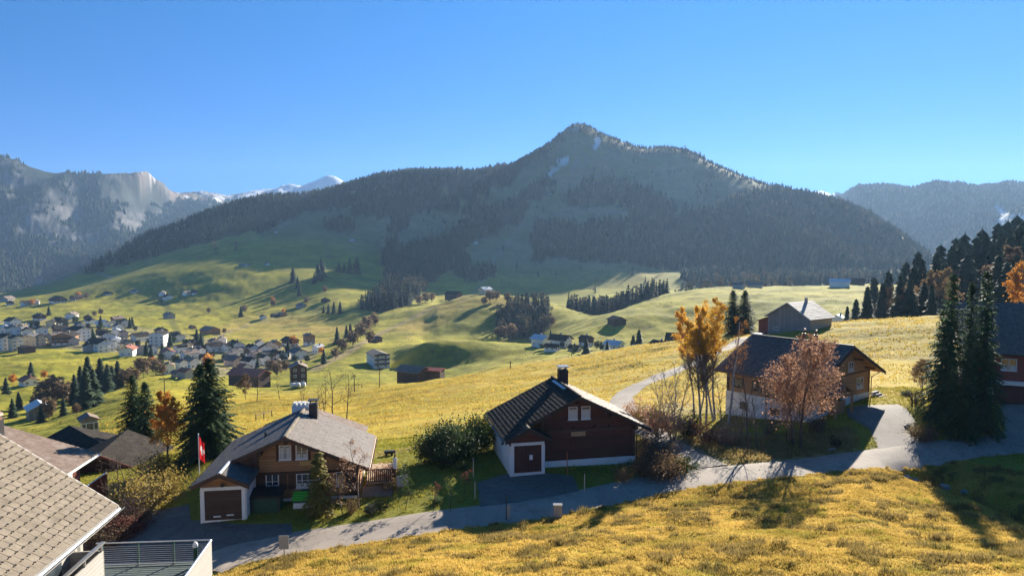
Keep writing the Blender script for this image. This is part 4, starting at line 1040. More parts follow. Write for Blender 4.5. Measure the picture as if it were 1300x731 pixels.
# ------------------------------------------------------------------ building blocks
def window(parent, x, y, z, w, h, nx=2, ny=2, face='-y', curtain=0.0, frame=None):
    """a framed window: part 'window' (frame and bars) with sub-part 'pane'; (x, z) is the lower left corner on the wall plane y"""
    f = MB(); p = MB(); b = .06
    f.box(0, w, -.05, .03, 0, b); f.box(0, w, -.05, .03, h - b, h); f.box(0, b, -.05, .03, b, h - b); f.box(w - b, w, -.05, .03, b, h - b)
    for i in range(1, nx): f.box(w*i/nx - .022, w*i/nx + .022, -.045, .03, b, h - b)
    for j in range(1, ny):
        zz = h * j / ny
        for i in range(nx):
            f.box(w*i/nx + (b if i == 0 else .022), w*(i+1)/nx - (b if i == nx-1 else .022), -.035, .03, zz - .014, zz + .014)
    p.box(b, w - b, -.008, .012, b, h - b)
    if curtain:
        for i in range(nx): p.box(w*i/nx + .08, w*(i+1)/nx - .08, -.013, -.009, b, b + (h - 2*b) * curtain, 1)
    f.box(-.05, w + .05, -.11, .03, -.05, -.003)
    o = f.build('window', frame or M_white2, parent)
    o.location = (x, y, z); o.rotation_euler = (0, 0, {'-y': 0, '-x': -math.pi/2, '+x': math.pi/2, '+y': math.pi}[face])
    p.build('pane', [M_glass, M_curtain], o)
    return o
def shutter(parent, x, y, z, w, h, m):
    s = MB().box(x, x + w, y - .05, y - .004, z, z + h)
    for i in (.15, .8): s.box(x + .03, x + w - .03, y - .075, y - .05, z + h * i, z + h * i + .06)
    return s.build('shutter', m, parent)
def slope_roof(name, parent, x0, x1, zr, xr, k, y0, y1, mat, tile=(.32, .30), th=.16, lift=.05, seed=1, stag=True, under=None, jit=.010, rib=0.0):
    """one roof slope: x runs from the ridge side x0 to the eave x1; height zr - k*|x - xr|; slab under lapped tiles"""
    z0 = zr - k * abs(x0 - xr); z1 = zr - k * abs(x1 - xr)
    mb = MB(); mb.slab((x0, y0, z0), (x1, y0, z1), (x1, y1, z1), (x0, y1, z0), th, 1)
    V = math.hypot(x1 - x0, z1 - z0); vd = (x0 - x1, 0, z0 - z1)
    mb.tiles((x1, y0, z1 + .004), (0, 1, 0), vd, y1 - y0, V, tile[0], tile[1], lift, 0, stag=stag, seed=seed, jit=jit, rib=rib)
    return mb.build(name, [mat, under or M_fascia], parent)
def barge(parent, pts, y, th=.05, dp=.24, mat=None, name='bargeboard'):
    """boards along a gable edge given (x, z) points on the roof top"""
    mb = MB()
    for (xa, za), (xb, zb) in zip(pts[:-1], pts[1:]):
        mb.prism([(xa, za + .03), (xb, zb + .03), (xb, zb - dp), (xa, za - dp)], 1, y - th, y)
    return mb.build(name, mat or M_fascia, parent)
def gutter(parent, x, z, y0, y1, side, mat, r=.075):
    mb = MB(); prev = None; n = 6
    prof = [(x + side * (.02 + r) + r * math.cos(math.pi + math.pi * i / n), z + r * math.sin(math.pi + math.pi * i / n) - .01) for i in range(n + 1)]
    inner = [(x + side * (.02 + r) + (r - .012) * math.cos(math.pi + math.pi * i / n), z + (r - .012) * math.sin(math.pi + math.pi * i / n) - .01) for i in range(n, -1, -1)]
    mb.prism(prof + inner, 1, y0, y1)
    return mb.build('gutter', mat, parent)
def ridge_caps(parent, x, z, y0, y1, mat, step=.4, r=.13):
    mb = MB(); y = y0
    while y < y1 - .05:
        e = min(y + step * 1.05, y1)
        pr = [(x + r * math.cos(a) * 1.15, z - .02 + r * .75 * math.sin(a)) for a in [math.pi * i / 6 for i in range(7)]]
        mb.prism(pr, 1, y, e - .012); y += step
    return mb.build('ridge_tiles', mat, parent)
def chimney(parent, x, y, z0, z1, w, d, mat, capmat, style='slab', name='chimney'):
    mb = MB().box(x - w/2, x + w/2, y - d/2, y + d/2, z0, z1)
    o = mb.build(name, mat, parent); c = MB()
    if style == 'slab':
        c.box(x - w*.4, x - w*.3, y - d*.4, y + d*.4, z1 + .002, z1 + .22); c.box(x + w*.3, x + w*.4, y - d*.4, y + d*.4, z1 + .002, z1 + .22)
        c.box(x - w*.62, x + w*.62, y - d*.62, y + d*.62, z1 + .222, z1 + .29)
    elif style == 'barrel':
        c.box(x - w*.56, x + w*.56, y - d*.56, y + d*.56, z1 + .002, z1 + .07)
        pr = [(x + w*.5*math.cos(math.pi*i/8), z1 + .26 + w*.32*math.sin(math.pi*i/8)) for i in range(9)]
        c.prism(pr + [(x - w*.44, z1 + .25), (x + w*.44, z1 + .25)][::1], 1, y - d*.5, y + d*.5)
        for sx in (-.44, .40): c.box(x + w*sx, x + w*(sx + .05), y - d*.45, y + d*.45, z1 + .072, z1 + .25)
    elif style == 'pipe':
        c.tube([(x, y, z1 + .002), (x, y, z1 + .35)], w * .3, 10); c.tube([(x, y, z1 + .40), (x, y, z1 + .47), (x, y, z1 + .53)], [w*.6, w*.5, .02], 10)
    c.build('chimney_cap', capmat, o); return o
def rail_posts(mb, a, b, n, h, r=.03):
    a = Vector(a); b = Vector(b)
    for i in range(n):
        p = a + (b - a) * (i / (n - 1)); mb.box(p.x - r, p.x + r, p.y - r, p.y + r, p.z, p.z + h)
# ------------------------------------------------------------------ the two chalets with a garage under the long roof slope
def chalet(name, label, loc, rot, P):
    t = thing(name, label, 'chalet', loc, rot)
    zr, k = P['zr'], P['k']; xl, xr = P['xl'], P['xr']; y0, y1 = P['y0'], P['y1']
    wl, wr, wy = P['wl'], P['wr'], P['wy']; g0, g1, gy, xg, xge = P['g0'], P['g1'], P['gy'], P['xg'], P['xge']
    tm, tile = P['tile_mat'], P['tile']
    H = lambda x: zr - k * abs(x) - .20
    bz = P['bz']
    # main block
    wood_m = P['wall']
    MB().prism([(g1 + .02, bz), (wr, bz), (wr, H(wr)), (0, H(0)), (g1 + .02, H(g1))], 1, 0, wy).build('wall', wood_m, t)
    MB().prism([(g1 + .05, -2.2), (wr + .03, -2.2), (wr + .03, bz - .003), (g1 + .05, bz - .003)], 1, -.03, wy + .03).build('plinth', P['plinth'], t)
    # log courses, corner posts, purlins under the eaves
    b = MB()
    for x in (wr - .12, g1 + .14): b.box(x - .11, x + .11, -.07, -.004, bz, H(x) - .02)
    for z in P['bands']: b.box(g1 + .26, wr - .24, -.09, -.004, z, z + .16)
    for x in (-.09, wr * .52, wr - .3, xg * .5): b.box(x, x + .18, y0 + .12, -.004, H(x + (.18 if x > 0 else 0)) - .34, H(x + (.18 if x > 0 else 0)) - .12)
    b.build('timber_frame', M_beam, t)
    # garage block
    MB().prism([(g0, -2.2), (g1, -2.2), (g1, 2.0), (g0, 2.0)], 1, gy, wy - .4).build('garage_wall', P['garage_wall'], t)
    zg = zr - k * abs(xg); MB().prism([(g0 + .03, 2.003), (g1 - .03, 2.003), (g1 - .03, zg - k * abs(g1 - xg) - .20), (xg, zg - .2), (g0 + .03, zg - k * abs(g0 - xg) - .2)], 1, gy + .04, -.03).build('garage_gable', P['gable_wall'], t)
    fr = MB(); fw = .22
    d0, d1, dz = g0 + .06, g1 - .06, P['door_h']
    fr.box(d0, d0 + fw, gy - .09, gy - .003, -.1, dz); fr.box(d1 - fw, d1, gy - .09, gy - .003, -.1, dz); fr.box(d0, d1, gy - .09, gy - .003, dz + .002, dz + fw)
    dr = MB(); 
    if P['door_style'] == 'up':
        n = 10
        for i in range(n): dr.box(d0 + fw + .01, d1 - fw - .01, gy - .05 - .012 * (i % 2), gy - .004, .02 + (dz - .04) * i / n, .012 + (dz - .04) * (i + 1) / n)
        dr.box(d0 + .75, d0 + 1.2, gy - .10, gy - .064, .22, .30, 1); dr.box(d0 + 1.55, d0 + 2.0, gy - .10, gy - .064, .28, .36, 1)
    else:
        m_ = (d0 + d1) / 2
        for i in range(8):
            w_ = (d1 - d0 - 2 * fw) / 8; dr.box(d0 + fw + w_ * i + .006, d0 + fw + w_ * (i + 1) - .006, gy - .06 + .008 * (i % 2), gy - .004, .02, dz - .01)
        dr.box(m_ + .12, m_ + .36, gy - .075, gy - .062, .95, 1.32, 1)
    do = dr.build('garage_door', [P['door'], M_white2], t); fr.build('door_frame', M_white2, do)
    if P['door_style'] == 'up':
        MB().tube([(xg, gy - .02, 2.42), (xg, gy - .14, 2.46), (xg, gy - .16, 2.36)], .02, 5).box(xg - .08, xg + .08, gy - .24, gy - .08, 2.2, 2.36).build('wall_lamp', M_dkmetal, t)
    # roof: right slope, left slope in two runs, the garage's own short slope
    under = P.get('under', M_beam)
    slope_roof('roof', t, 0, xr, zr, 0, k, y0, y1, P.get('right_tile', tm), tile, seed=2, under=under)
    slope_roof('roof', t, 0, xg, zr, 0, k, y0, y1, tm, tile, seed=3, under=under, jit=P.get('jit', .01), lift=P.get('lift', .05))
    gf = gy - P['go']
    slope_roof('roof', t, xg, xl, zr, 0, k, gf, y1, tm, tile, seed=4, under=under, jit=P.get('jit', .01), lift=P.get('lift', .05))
    slope_roof('garage_roof', t, xg, xge, zg, xg, k * 1.05, gf, y0 + .5, tm, tile, seed=5, under=under)
    ridge_caps(t, 0, zr + .03, y0, y1, P.get('cap', tm)); ridge_caps(t, xg, zg + .03, gf, y0, P.get('hipcap', tm), .35, .10)
    barge(t, [(xg, zr - k * abs(xg)), (0, zr), (xr, zr - k * xr)], y0, mat=P.get('barge', M_fascia))
    barge(t, [(xl, zr - k * abs(xl)), (xg, zg), (xge, zg - k * 1.05 * abs(xge - xg))], gf, mat=P.get('barge', M_fascia))
    gutter(t, xr, zr - k * xr - .05, y0, y1, 1, P['gutter']); gutter(t, xl, zr - k * abs(xl) - .05, gf, y1, -1, P['gutter'])
    # rainwater pipe at the right corner
    MB().tube([(xr + .1, y0 + 1.2, zr - k * xr - .15), (wr + .12, y0 + 1.0, zr - k * xr - .5), (wr + .10, -.10, zr - k * xr - .7), (wr + .10, -.10, -.1)], .045, 6).build('downpipe', P['gutter'], t)
    return t
# left chalet: honey-brown logs
rootL = Vector((-15.33, 45.9, -17.35))
LP = dict(zr=4.75, k=.43, xl=-5.25, xr=5.5, y0=-.95, y1=7.2, wl=-2.15, wr=4.7, wy=6.6, g0=-4.95, g1=-2.12, gy=-2.6, xg=-3.55, xge=-1.75, bz=.25,
          wall=M_wood_warm, plinth=M_white, bands=(1.95,), garage_wall=M_white, gable_wall=M_wood_warm, door_h=1.95, door_style='up', door=M_wood_brown,
          tile_mat=M_tile_grey, tile=(.30, .27), gutter=M_copper, go=.75, hipcap=M_rooflight, right_tile=pm('sunlit_tone_grey_tiles', (.21, .175, .145), .6, .2, 2.5, .2, spec=.35), under=M_wood_warm, barge=M_beam, cap=M_tile_pale)  # right slope's lighter tiles carry sunlight in their colour
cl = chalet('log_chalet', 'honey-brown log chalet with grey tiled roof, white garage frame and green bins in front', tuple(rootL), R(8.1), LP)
window(cl, -.55, 0, 2.95, .78, 1.0, 2, 2, curtain=.9); window(cl, .55, 0, 2.95, .78, 1.0, 2, 2, curtain=.35)
for x in (-.75, .33, 1.37): MB().box(x, x + .16, -.06, -.004, 2.85, 4.0).build('shutter', M_beam, cl)
window(cl, -1.45, 0, .95, .85, 1.05, 2, 2, curtain=.25); window(cl, .55, 0, .95, 1.55, 1.0, 4, 2, curtain=.3)
for x in (-2.0, -.56, .02, 2.14): shutter(cl, x, 0, .9, .5, 1.15, M_wood_brown)
window(cl, 3.2, 0, .95, .5, 1.0, 1, 2, curtain=.4); MB().box(3.75, 4.5, -.05, -.004, .25, 2.0).build('side_door', M_wood_brown, cl)
MB().box(.8, 1.9, -.06, -.004, 2.5, 2.78).build('name_board', pm('carved_board', (.50, .30, .10), .7, .25, 9, .4), cl)
fb = MB().box(.9, 2.1, -.34, -.12, .72, .9); fb.build('flower_box', M_wood_brown, cl)
chimney(cl, .9, 6.0, 3.6, 5.45, .62, .62, M_dkmetal, M_black, 'slab')
# rear wing roof, darker brown, and the cluster of pale flue pots behind the ridge
slope_roof('rear_roof', cl, -.2, 4.7, 4.35, 0, .43, 7.22, 10.4, M_tile_brown, (.34, .3), seed=8)
slope_roof('rear_roof', cl, .2, -3.6, 4.35, 0, .43, 7.22, 10.4, M_tile_dark, (.34, .3), seed=9)
MB().prism([(-3.0, -2), (4.0, -2), (4.0, 2.35), (0, 4.1), (-3.0, 2.8)], 1, 6.63, 9.8).build('rear_wall', M_wood_brown, cl)
pc = MB().box(-.95, .45, 7.3, 8.1, 3.6, 4.95)
pco = pc.build('pale_chimney', M_white, cl); pp = MB()
for i in range(4):
    for j in range(2): pp.tube([(-.75 + .33 * i, 7.5 + .38 * j, 4.952), (-.75 + .33 * i, 7.5 + .38 * j, 5.12), (-.75 + .33 * i, 7.5 + .38 * j, 5.2)], [.13, .12, .15], 8)
pp.build('flue_pots', M_white2, pco)
MB().box(-2.0, -1.85, 2.4, 2.55, 3.8, 4.25).build('roof_vent', M_dkmetal, cl)
# centre chalet: dark red-brown boards
rootC = Vector((4.94, 51.99, -16.62))
CP_ = dict(zr=5.45, k=.485, xl=-5.95, xr=5.75, y0=-1.0, y1=7.0, wl=-2.8, wr=4.85, wy=6.4, g0=-5.45, g1=-2.80, gy=-1.25, xg=-4.15, xge=-2.4, bz=.32,
           wall=M_wood_dark, plinth=M_white, bands=(2.55,), garage_wall=M_white, gable_wall=M_wood_dark, door_h=2.05, door_style='leaf', door=wood('red_brown_door', (.085, .035, .027), .3, .25, .03, vertical=True),
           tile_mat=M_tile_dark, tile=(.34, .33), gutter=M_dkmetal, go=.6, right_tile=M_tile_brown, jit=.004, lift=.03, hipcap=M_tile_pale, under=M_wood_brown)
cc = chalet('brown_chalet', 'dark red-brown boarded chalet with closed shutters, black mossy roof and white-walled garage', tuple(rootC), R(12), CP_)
window(cc, -.62, 0, 3.45, .72, 1.0, 1, 2, curtain=.85); window(cc, .42, 0, 3.45, .72, 1.0, 1, 2, curtain=.8)
MB().box(-.4, .75, -.06, -.004, 2.15, 2.5).build('name_board', pm('pale_board', (.42, .26, .13), .7, .25, 9, .4), cc)
for x, w_ in ((-1.9, .8), (-.35, .95), (.62, .95), (3.0, .9), (3.93, .6)): shutter(cc, x, 0, .95, w_, 1.1, M_wood_dark)
for x in (-2.2, -1.2, -.3, 1.4, 2.6): MB().box(x, x + .14, -.3, -.004, 2.75, 2.92).build('beam_end', M_beam, cc)
chimney(cc, .55, 5.6, 4.3, 6.35, .75, .75, M_black, M_metal, 'slab')
sg = MB()
sg.tiles((-.35, 2.2, 5.32), (0, 1, 0), (1, 0, .485), 3.6, .26, .2, .2, .05); sg.build('snow_guard', M_rooflight, cc)
MB().box(-5.62, -5.47, 1.2, 1.32, 1.45, 1.6).tube([(-5.46, 1.26, 1.6), (-5.66, 1.26, 1.7)], .02, 5).build('wall_lamp', M_dkmetal, cc)
# ------------------------------------------------------------------ right chalet: larch boards on a white basement, gable to the right
d_, g_ = Vector((-.602, .799)), Vector((.799, .602))
rootR = Vector((33.1 - .602, 65.8 + .799, -15.4))
cr = thing('larch_chalet', 'orange larch-boarded chalet on a white basement with glossy dark roof, behind the copper-leaved tree', 'chalet', tuple(rootR), R(37))
zr, k = 5.9, .475; HR = lambda x: zr - k * abs(x) - .22
MB().prism([(-5.6, .62), (5.6, .62), (5.6, HR(5.6)), (0, HR(0)), (-5.6, HR(5.6))], 1, 0, 9.3).build('wall', M_wood_orange, cr)
MB().prism([(-5.65, -3.6), (5.65, -3.6), (5.65, .617), (-5.65, .617)], 1, -.05, 9.35).build('basement_wall', M_white, cr)
slope_roof('roof', cr, 0, -6.65, zr, 0, k, -1.1, 10.2, M_tile_blue, (.36, .40), seed=11, lift=.045, stag=False, under=M_wood_orange, jit=.016, rib=.055)
slope_roof('roof', cr, 0, 6.65, zr, 0, k, -1.1, 10.2, M_tile_blue, (.36, .40), seed=12, lift=.06, stag=False, under=M_wood_orange, rib=.055)
ridge_caps(cr, 0, zr + .04, -1.1, 10.2, M_tile_blue, .4, .15)
barge(cr, [(-6.65, zr - k * 6.65), (0, zr), (6.65, zr - k * 6.65)], -1.1, dp=.30, mat=M_fascia)
gutter(cr, -6.65, zr - k * 6.65 - .05, -1.1, 10.2, -1, M_copper); gutter(cr, 6.65, zr - k * 6.65 - .05, -1.1, 10.2, 1, M_copper)
MB().tube([(-6.7, 4.6, 2.6), (-5.75, 4.6, 2.0), (-5.75, 4.6, -2.2)], .05, 6).build('downpipe', M_copper, cr)
MB().tube([(6.7, -.5, 2.6), (5.75, -.12, 2.1), (5.75, -.12, .2)], .05, 6).build('downpipe', M_copper, cr)
tb = MB()
for x in (-5.45, 5.45): tb.box(x - .13, x + .13, -.06, -.004, .62, HR(5.6) - .02)
for x in (-4.6, -2.3, -.1, 2.3, 4.6): tb.box(x - .1, x + .1, -1.0, -.004, HR(x) - .38, HR(x) - .16)
for y in (.2, 4.6, 9.1): MB().box(-5.66, -5.605, y - .13, y + .13, .62, HR(5.6) - .02).build('wall_post', M_beam, cr)
tb.box(-5.3, 5.3, -.08, -.004, 2.75, 2.95); tb.build('timber_frame', wood('larch_beams', (.19, .10, .05), .3, .3, .02), cr)
window(cr, -3.4, 0, 3.15, 1.1, .95, 2, 2, curtain=.0); MB().box(-2.25, -1.75, -.06, -.004, 3.1, 4.15).build('shutter', M_wood_brown, cr); MB().box(-3.95, -3.45, -.06, -.004, 3.1, 4.15).build('shutter', M_wood_brown, cr)
window(cr, 1.2, 0, 3.15, 1.0, .95, 2, 2, curtain=.3); window(cr, 2.9, 0, 1.2, 1.3, 1.1, 2, 2, curtain=.3)
for y in (2.6, 6.3, 8.4): window(cr, -5.6, y, 1.15, 1.1, .95, 2, 2, face='-x', frame=M_wood_brown)
for y in (4.2, 7.6): window(cr, -5.65, y, -.95, .95, .7, 2, 1, face='-x', frame=M_wood_brown)
# porch on the gable
po = MB(); 
po.slab((-3.0, -2.0, 2.55), (-1.2, -2.0, 1.75), (-1.2, -.02, 1.75), (-3.0, -.02, 2.55), .1, 1); po.slab((-3.0, -2.0, 2.55), (-4.8, -2.0, 1.75), (-4.8, -.02, 1.75), (-3.0, -.02, 2.55), .1, 1)
po.tiles((-1.2, -2.0, 1.755), (0, 1, 0), (-1.8, 0, .8), 1.98, 1.97, .3, .3, .03, 0); po.tiles((-4.8, -2.0, 1.755), (0, 1, 0), (1.8, 0, .8), 1.98, 1.97, .3, .3, .03, 0)
pr = po.build('porch_roof', [M_tile_blue, M_wood_orange], cr)
pq = MB().box(-4.6, -4.42, -1.85, -1.67, -.4, 1.75).box(-1.58, -1.4, -1.85, -1.67, -.4, 1.75).box(-4.7, -1.3, -1.86, -1.70, 1.752, 1.9).box(-3.08, -2.92, -1.86, -1.72, 1.902, 2.42)
pq.build('porch_post', M_wood_orange, pr)
MB().box(-4.2, -2.9, -.07, -.053, -.2, 1.7).build('front_door', M_wood_brown, cr); MB().box(-2.6, -1.6, -1.2, -.06, -.5, .9).build('entrance_bay', M_wood_orange, cr)
for (y, nm) in ((3.0, 0), (4.4, 1)):
    chimney(cr, .35 + .2 * nm, y, 5.4, 6.6, .32, .32, M_copper, M_copper, 'pipe', 'flue')
st_ = MB()
for i in range(5): st_.box(5.9, 7.1, -1.6 + .32 * i, -1.28 + .32 * i, -.8, -.15 + .17 * i)
st_.build('garden_steps', M_concrete, cr)
# ------------------------------------------------------------------ weathered barn on the crest
pb = at(1002, 135.0); zb = -17.2
rb = math.atan2(-.82, .57)
ba = thing('hay_barn', 'weathered grey hay barn with pale sunlit roof on the meadow crest', 'barn', (pb.x - .82*.4, pb.y - .57*.4, zb), rb)
zr, k = 6.5, .60; hw = 4.6
MB().prism([(-hw, -2.5), (hw, -2.5), (hw, zr - k*hw - .15), (0, zr - .15), (-hw, zr - k*hw - .15)], 1, 0, .2).build('gable_wall', M_wood_grey, ba)
MB().prism([(-hw, -2.5), (hw, -2.5), (hw, zr - k*hw - .15), (0, zr - .15), (-hw, zr - k*hw - .15)], 1, .203, 7.6).build('wall', M_wood_cream, ba)
slope_roof('roof', ba, 0, 5.1, zr, 0, k, -.5, 8.2, pm('sunlit_tone_barn_tiles', (.42, .35, .29), .7, .2, 1.5, .15), (.6, .7), seed=21, lift=.02); slope_roof('roof', ba, 0, -5.1, zr, 0, k, -.5, 8.2, M_tile_grey, (.6, .6), seed=22)  # sun-side slope made paler, sunlight put into the tile colour
barge(ba, [(-5.1, zr - k*5.1), (0, zr), (5.1, zr - k*5.1)], -.5, dp=.2, mat=M_fascia_pale)
MB().prism([(-hw - 2.4, -2.8), (-hw - .003, -2.8), (-hw - .003, 3.1), (-hw - 2.4, 2.3)], 1, .3, 6.6).build('lean_to', M_wood_red, ba)
MB().slab((-hw - 2.8, .0, 2.25), (-hw - .02, .0, 3.3), (-hw - .02, 7.0, 3.3), (-hw - 2.8, 7.0, 2.25), .1).build('lean_to_roof', M_tile_dark, ba)
MB().box(-.2, 1.7, -.08, -.004, -.2, 2.1).box(.72, .78, -.1, -.081, -.2, 2.1).build('barn_door', M_wood_grey, ba)
fd = MB().box(-3.6, 4.4, -.05, -.004, -2.4, -.35); fd.build('plinth', M_white, ba)
for x in (-2.6, 2.6): window(ba, x - .4, 0, .7, .8, .7, 2, 1)
chimney(ba, .3, 5.5, 5.6, 7.0, .45, .45, M_concrete, M_concrete, 'slab')
# ------------------------------------------------------------------ house at the right edge
rr_ = thing('red_house', 'red shingled house with white base and dark roof behind the tall right-hand spruces', 'house', (43.2, 63.2, -14.6), R(-25))
zr = 9.3
MB().prism([(0, 2.45), (13, 2.45), (13, 5.4), (0, 5.4)], 1, 0, 9).build('wall', M_brickred, rr_)
MB().prism([(-.04, -3), (13.04, -3), (13.04, 2.447), (-.04, 2.447)], 1, -.04, 9.04).build('base_wall', M_white, rr_)
rf = MB(); rf.slab((-1.2, -1.1, 5.0), (14, -1.1, 5.0), (14, 4.5, zr), (-1.2, 4.5, zr), .18, 1); rf.tiles((-1.2, -1.1, 5.005), (1, 0, 0), (0, 5.6, zr - 5.0), 15.2, 7.05, .36, .38, .05, 0, seed=31, stag=False)
rf.slab((-1.2, 10.1, 5.0), (14, 10.1, 5.0), (14, 4.5, zr), (-1.2, 4.5, zr), .18, 1)
rf.build('roof', [M_tile_blue, M_fascia], rr_)
MB().prism([(0, 5.403), (9, 5.403), (4.5, 8.9)], 0, 0, .25).build('gable_wall', M_brickred, rr_)
MB().box(1.5, 3.9, -.08, -.045, -.1, 2.05).build('garage_door', M_wood_dark, rr_)
MB().box(1.25, 1.49, -.13, -.045, -.1, 2.25).box(3.91, 4.15, -.13, -.045, -.1, 2.25).box(1.25, 4.15, -.13, -.045, 2.26, 2.42).build('door_frame', M_white2, rr_)
window(rr_, 5.4, -.04, .7, 1.4, 1.1, 2, 1); window(rr_, 2.0, 0, 3.4, 1.2, 1.1, 2, 2, curtain=.4); window(rr_, 5.2, 0, 3.4, 1.2, 1.1, 2, 2, curtain=.4)
# ------------------------------------------------------------------ near house, lower left: pale fibre-cement slates
A = Vector((-15.3, 26.0, -10.0)); ud = Vector((.117, -.993, 0)).normalized(); vh = Vector((-.993, -.117, 0)).normalized(); kk = .71
nh = thing('slate_house', 'near white house with pale slate roof dotted by snow hooks at lower left', 'house', (A.x + vh.x * .9 + ud.x * .9, A.y + vh.y * .9 + ud.y * .9, -18.4), math.atan2(-ud.x, ud.y) )
# local frame: y runs along ud (towards the viewer), x towards -vh (outwards), z up
nh.rotation_euler = (0, 0, math.atan2(ud.y, ud.x) - math.pi / 2)
ze = A.z + 18.4
# outward direction in the local frame
_inv = Matrix.Rotation(-nh.rotation_euler.z, 3, 'Z')
so_ = 1.0 if (_inv @ (-vh)).x > 0 else -1.0
X = lambda x: so_ * x
L_ = 16.0; Wd = 6.6
rfm = MB(); rfm.slab((X(.9), -.9, ze), (X(.9), L_, ze), (X(.9 - Wd), L_, ze + kk * Wd), (X(.9 - Wd), -.9, ze + kk * Wd), .16, 1)
rfm.tiles((X(.9), -.9, ze + .005), (0, 1, 0), (X(-1), 0, kk), L_ + .9, math.hypot(Wd, kk * Wd), .36, .31, .045, 0, seed=41, jit=.007, gap=.016, hook=(2, .034))
rfm.slab((X(.9 - Wd), -.9, ze + kk * Wd), (X(.9 - Wd), L_, ze + kk * Wd), (X(.9 - 2 * Wd), L_, ze), (X(.9 - 2 * Wd), -.9, ze), .16, 1)
rfm.build('roof', [M_tile_pale, M_fascia_pale, M_black], nh)
gutter(nh, X(.9), ze - .03, -.95, L_, so_, M_metal, .10)
MB().box(*sorted((X(.86), X(.93))), -.9, L_, ze - .26, ze - .06).build('fascia', M_fascia_pale, nh)
bgm = MB(); a_, b_ = (X(.9), ze + .02), (X(.9 - Wd), ze + kk * Wd + .02)
bgm.prism([a_, b_, (b_[0], b_[1] - .28), (a_[0], a_[1] - .28)], 1, -.96, -.905); bgm.build('bargeboard', M_fascia_pale, nh)
MB().prism([(X(0), -1), (X(-11.4), -1), (X(-11.4), ze - .5), (X(-5.7), ze + kk * 5.0), (X(0), ze + .40)], 1, 0, L_).build('wall', M_wood_white, nh)
# balcony: boarded parapet, slab, slatted rail
bx0, bx1 = sorted((X(.01), X(1.15)))
MB().box(bx0, bx1, .9, 4.6, ze - 2.05, ze - 1.9).build('balcony_floor', M_concrete, nh)
bp = MB(); e0, e1 = sorted((X(1.09), X(1.15))); bp.box(e0, e1, .9, 4.6, ze - 1.88, ze - .95); bp.box(bx0, X(1.08) if so_ > 0 else bx1, .9, .96, ze - 1.88, ze - .95); bpo = bp.build('balcony_parapet', M_wood_white, nh)
hr = MB(); e0, e1 = sorted((X(1.05), X(1.19))); hr.box(e0, e1, .86, 4.64, ze - .70, ze - .64)
for y in (1.0, 2.2, 3.4, 4.5): hr.box(min(X(1.09), X(1.15)), max(X(1.09), X(1.15)), y, y + .06, ze - .948, ze - .702)
hr.build('handrail', M_metal, bpo)
window(nh, X(.0), 5.6 if so_ > 0 else 6.8, ze - 1.9, 1.3, 1.5, 2, 1, face='+x' if so_ > 0 else '-x', frame=M_dkmetal)
window(nh, X(.0), 8.6 if so_ > 0 else 9.8, ze - 1.9, 1.3, 1.5, 2, 1, face='+x' if so_ > 0 else '-x', frame=M_dkmetal)
MB().box(*sorted((X(.005), X(.06))), 1.6, 2.6, ze - 1.88, ze - .3).build('balcony_door', M_glass, nh)
MB().tube([(X(1.0), -.3, ze - .15), (X(.1), .5, ze - .7), (X(.1), .5, .2)], .05, 6).build('downpipe', M_metal, nh)
# ------------------------------------------------------------------ terrace with slatted metal railing in front of it
zt = -15.2
tc0 = Vector((-19.6, 31.9, 0)); tc1 = Vector((-14.6, 32.3, 0)); tc2 = Vector((-13.8, 26.5, 0)); tc3 = Vector((-19.0, 26.0, 0))
te = thing('terrace', 'terrace with dark slatted rail and whitewashed parapet beside the near slate-roofed house', 'terrace', (-16.5, 29, zt))
def rl(p, z=0): return (p.x + 16.5, p.y - 29, z)
q = MB(); n0 = len(q.v)
for zz in (-.22, 0): q.v += [rl(tc0, zz), rl(tc1, zz), rl(tc2, zz), rl(tc3, zz)]
q.f += [(3,2,1,0), (4,5,6,7), (0,1,5,4), (1,2,6,5), (2,3,7,6), (3,0,4,7)]; q.m += [0]*6
q.build('floor', asphalt('terrace_slabs', (.10, .12, .11), .2), te)  # dark teal of the shade is put into the slab colour
sw = MB()
for a, b in ((tc0, tc1), (tc1, tc2), (tc3, tc0)):
    a1, b1 = Vector(rl(a, -.25)), Vector(rl(b, -.25)); c_ = Vector(rl((tc0 + tc2) * .5)); a1 += (c_ - a1).normalized() * .2; b1 += (c_ - b1).normalized() * .2
    a1.z = b1.z = -.23; sw.poly([a1, b1, (b1.x, b1.y, -4.2), (a1.x, a1.y, -4.2)])
sw.build('retaining_wall', M_concrete, te)
rl_ = MB(); a, b = Vector(rl(tc0)), Vector(rl(tc1)); n = 4
for i in range(n):
    p = a + (b - a) * (i / (n - 1)) * .985; MB().box(p.x - .035, p.x + .035, p.y - .03, p.y + .03, .002, 1.08).build('rail_post', M_greenpaint, te)
sl_ = MB(); ro = te
for j in range(9):
    z = .16 + j * .10; sl_.tube([a + Vector((0, -.06, z)), b + Vector((0, -.06, z))], .012, 5)
sl_.build('rail_slats', M_metal, ro)
MB().tube([a + Vector((-.3, 0, 1.12)), b + Vector((.02, 0, 1.12))], .035, 6).build('handrail', M_metal, ro)
MB().tube([a + Vector((-.2, -.06, .08)), b + Vector((0, -.06, .08))], .03, 6).build('bottom_rail', M_metal, ro)
pa = MB(); a, b = Vector(rl(tc1)), Vector(rl(tc2)); dr_ = (b - a).normalized(); nn = Vector((dr_.y, -dr_.x, 0)) * .05
pa.v += [tuple(v_) for v_ in (a - nn, a + nn, b + nn, b - nn)] + [tuple(v_ + Vector((0, 0, 1.0))) for v_ in (a - nn, a + nn, b + nn, b - nn)]
pa.v = [(x, y, z - (.6 if i < 4 else 0)) for i, (x, y, z) in enumerate(pa.v)]
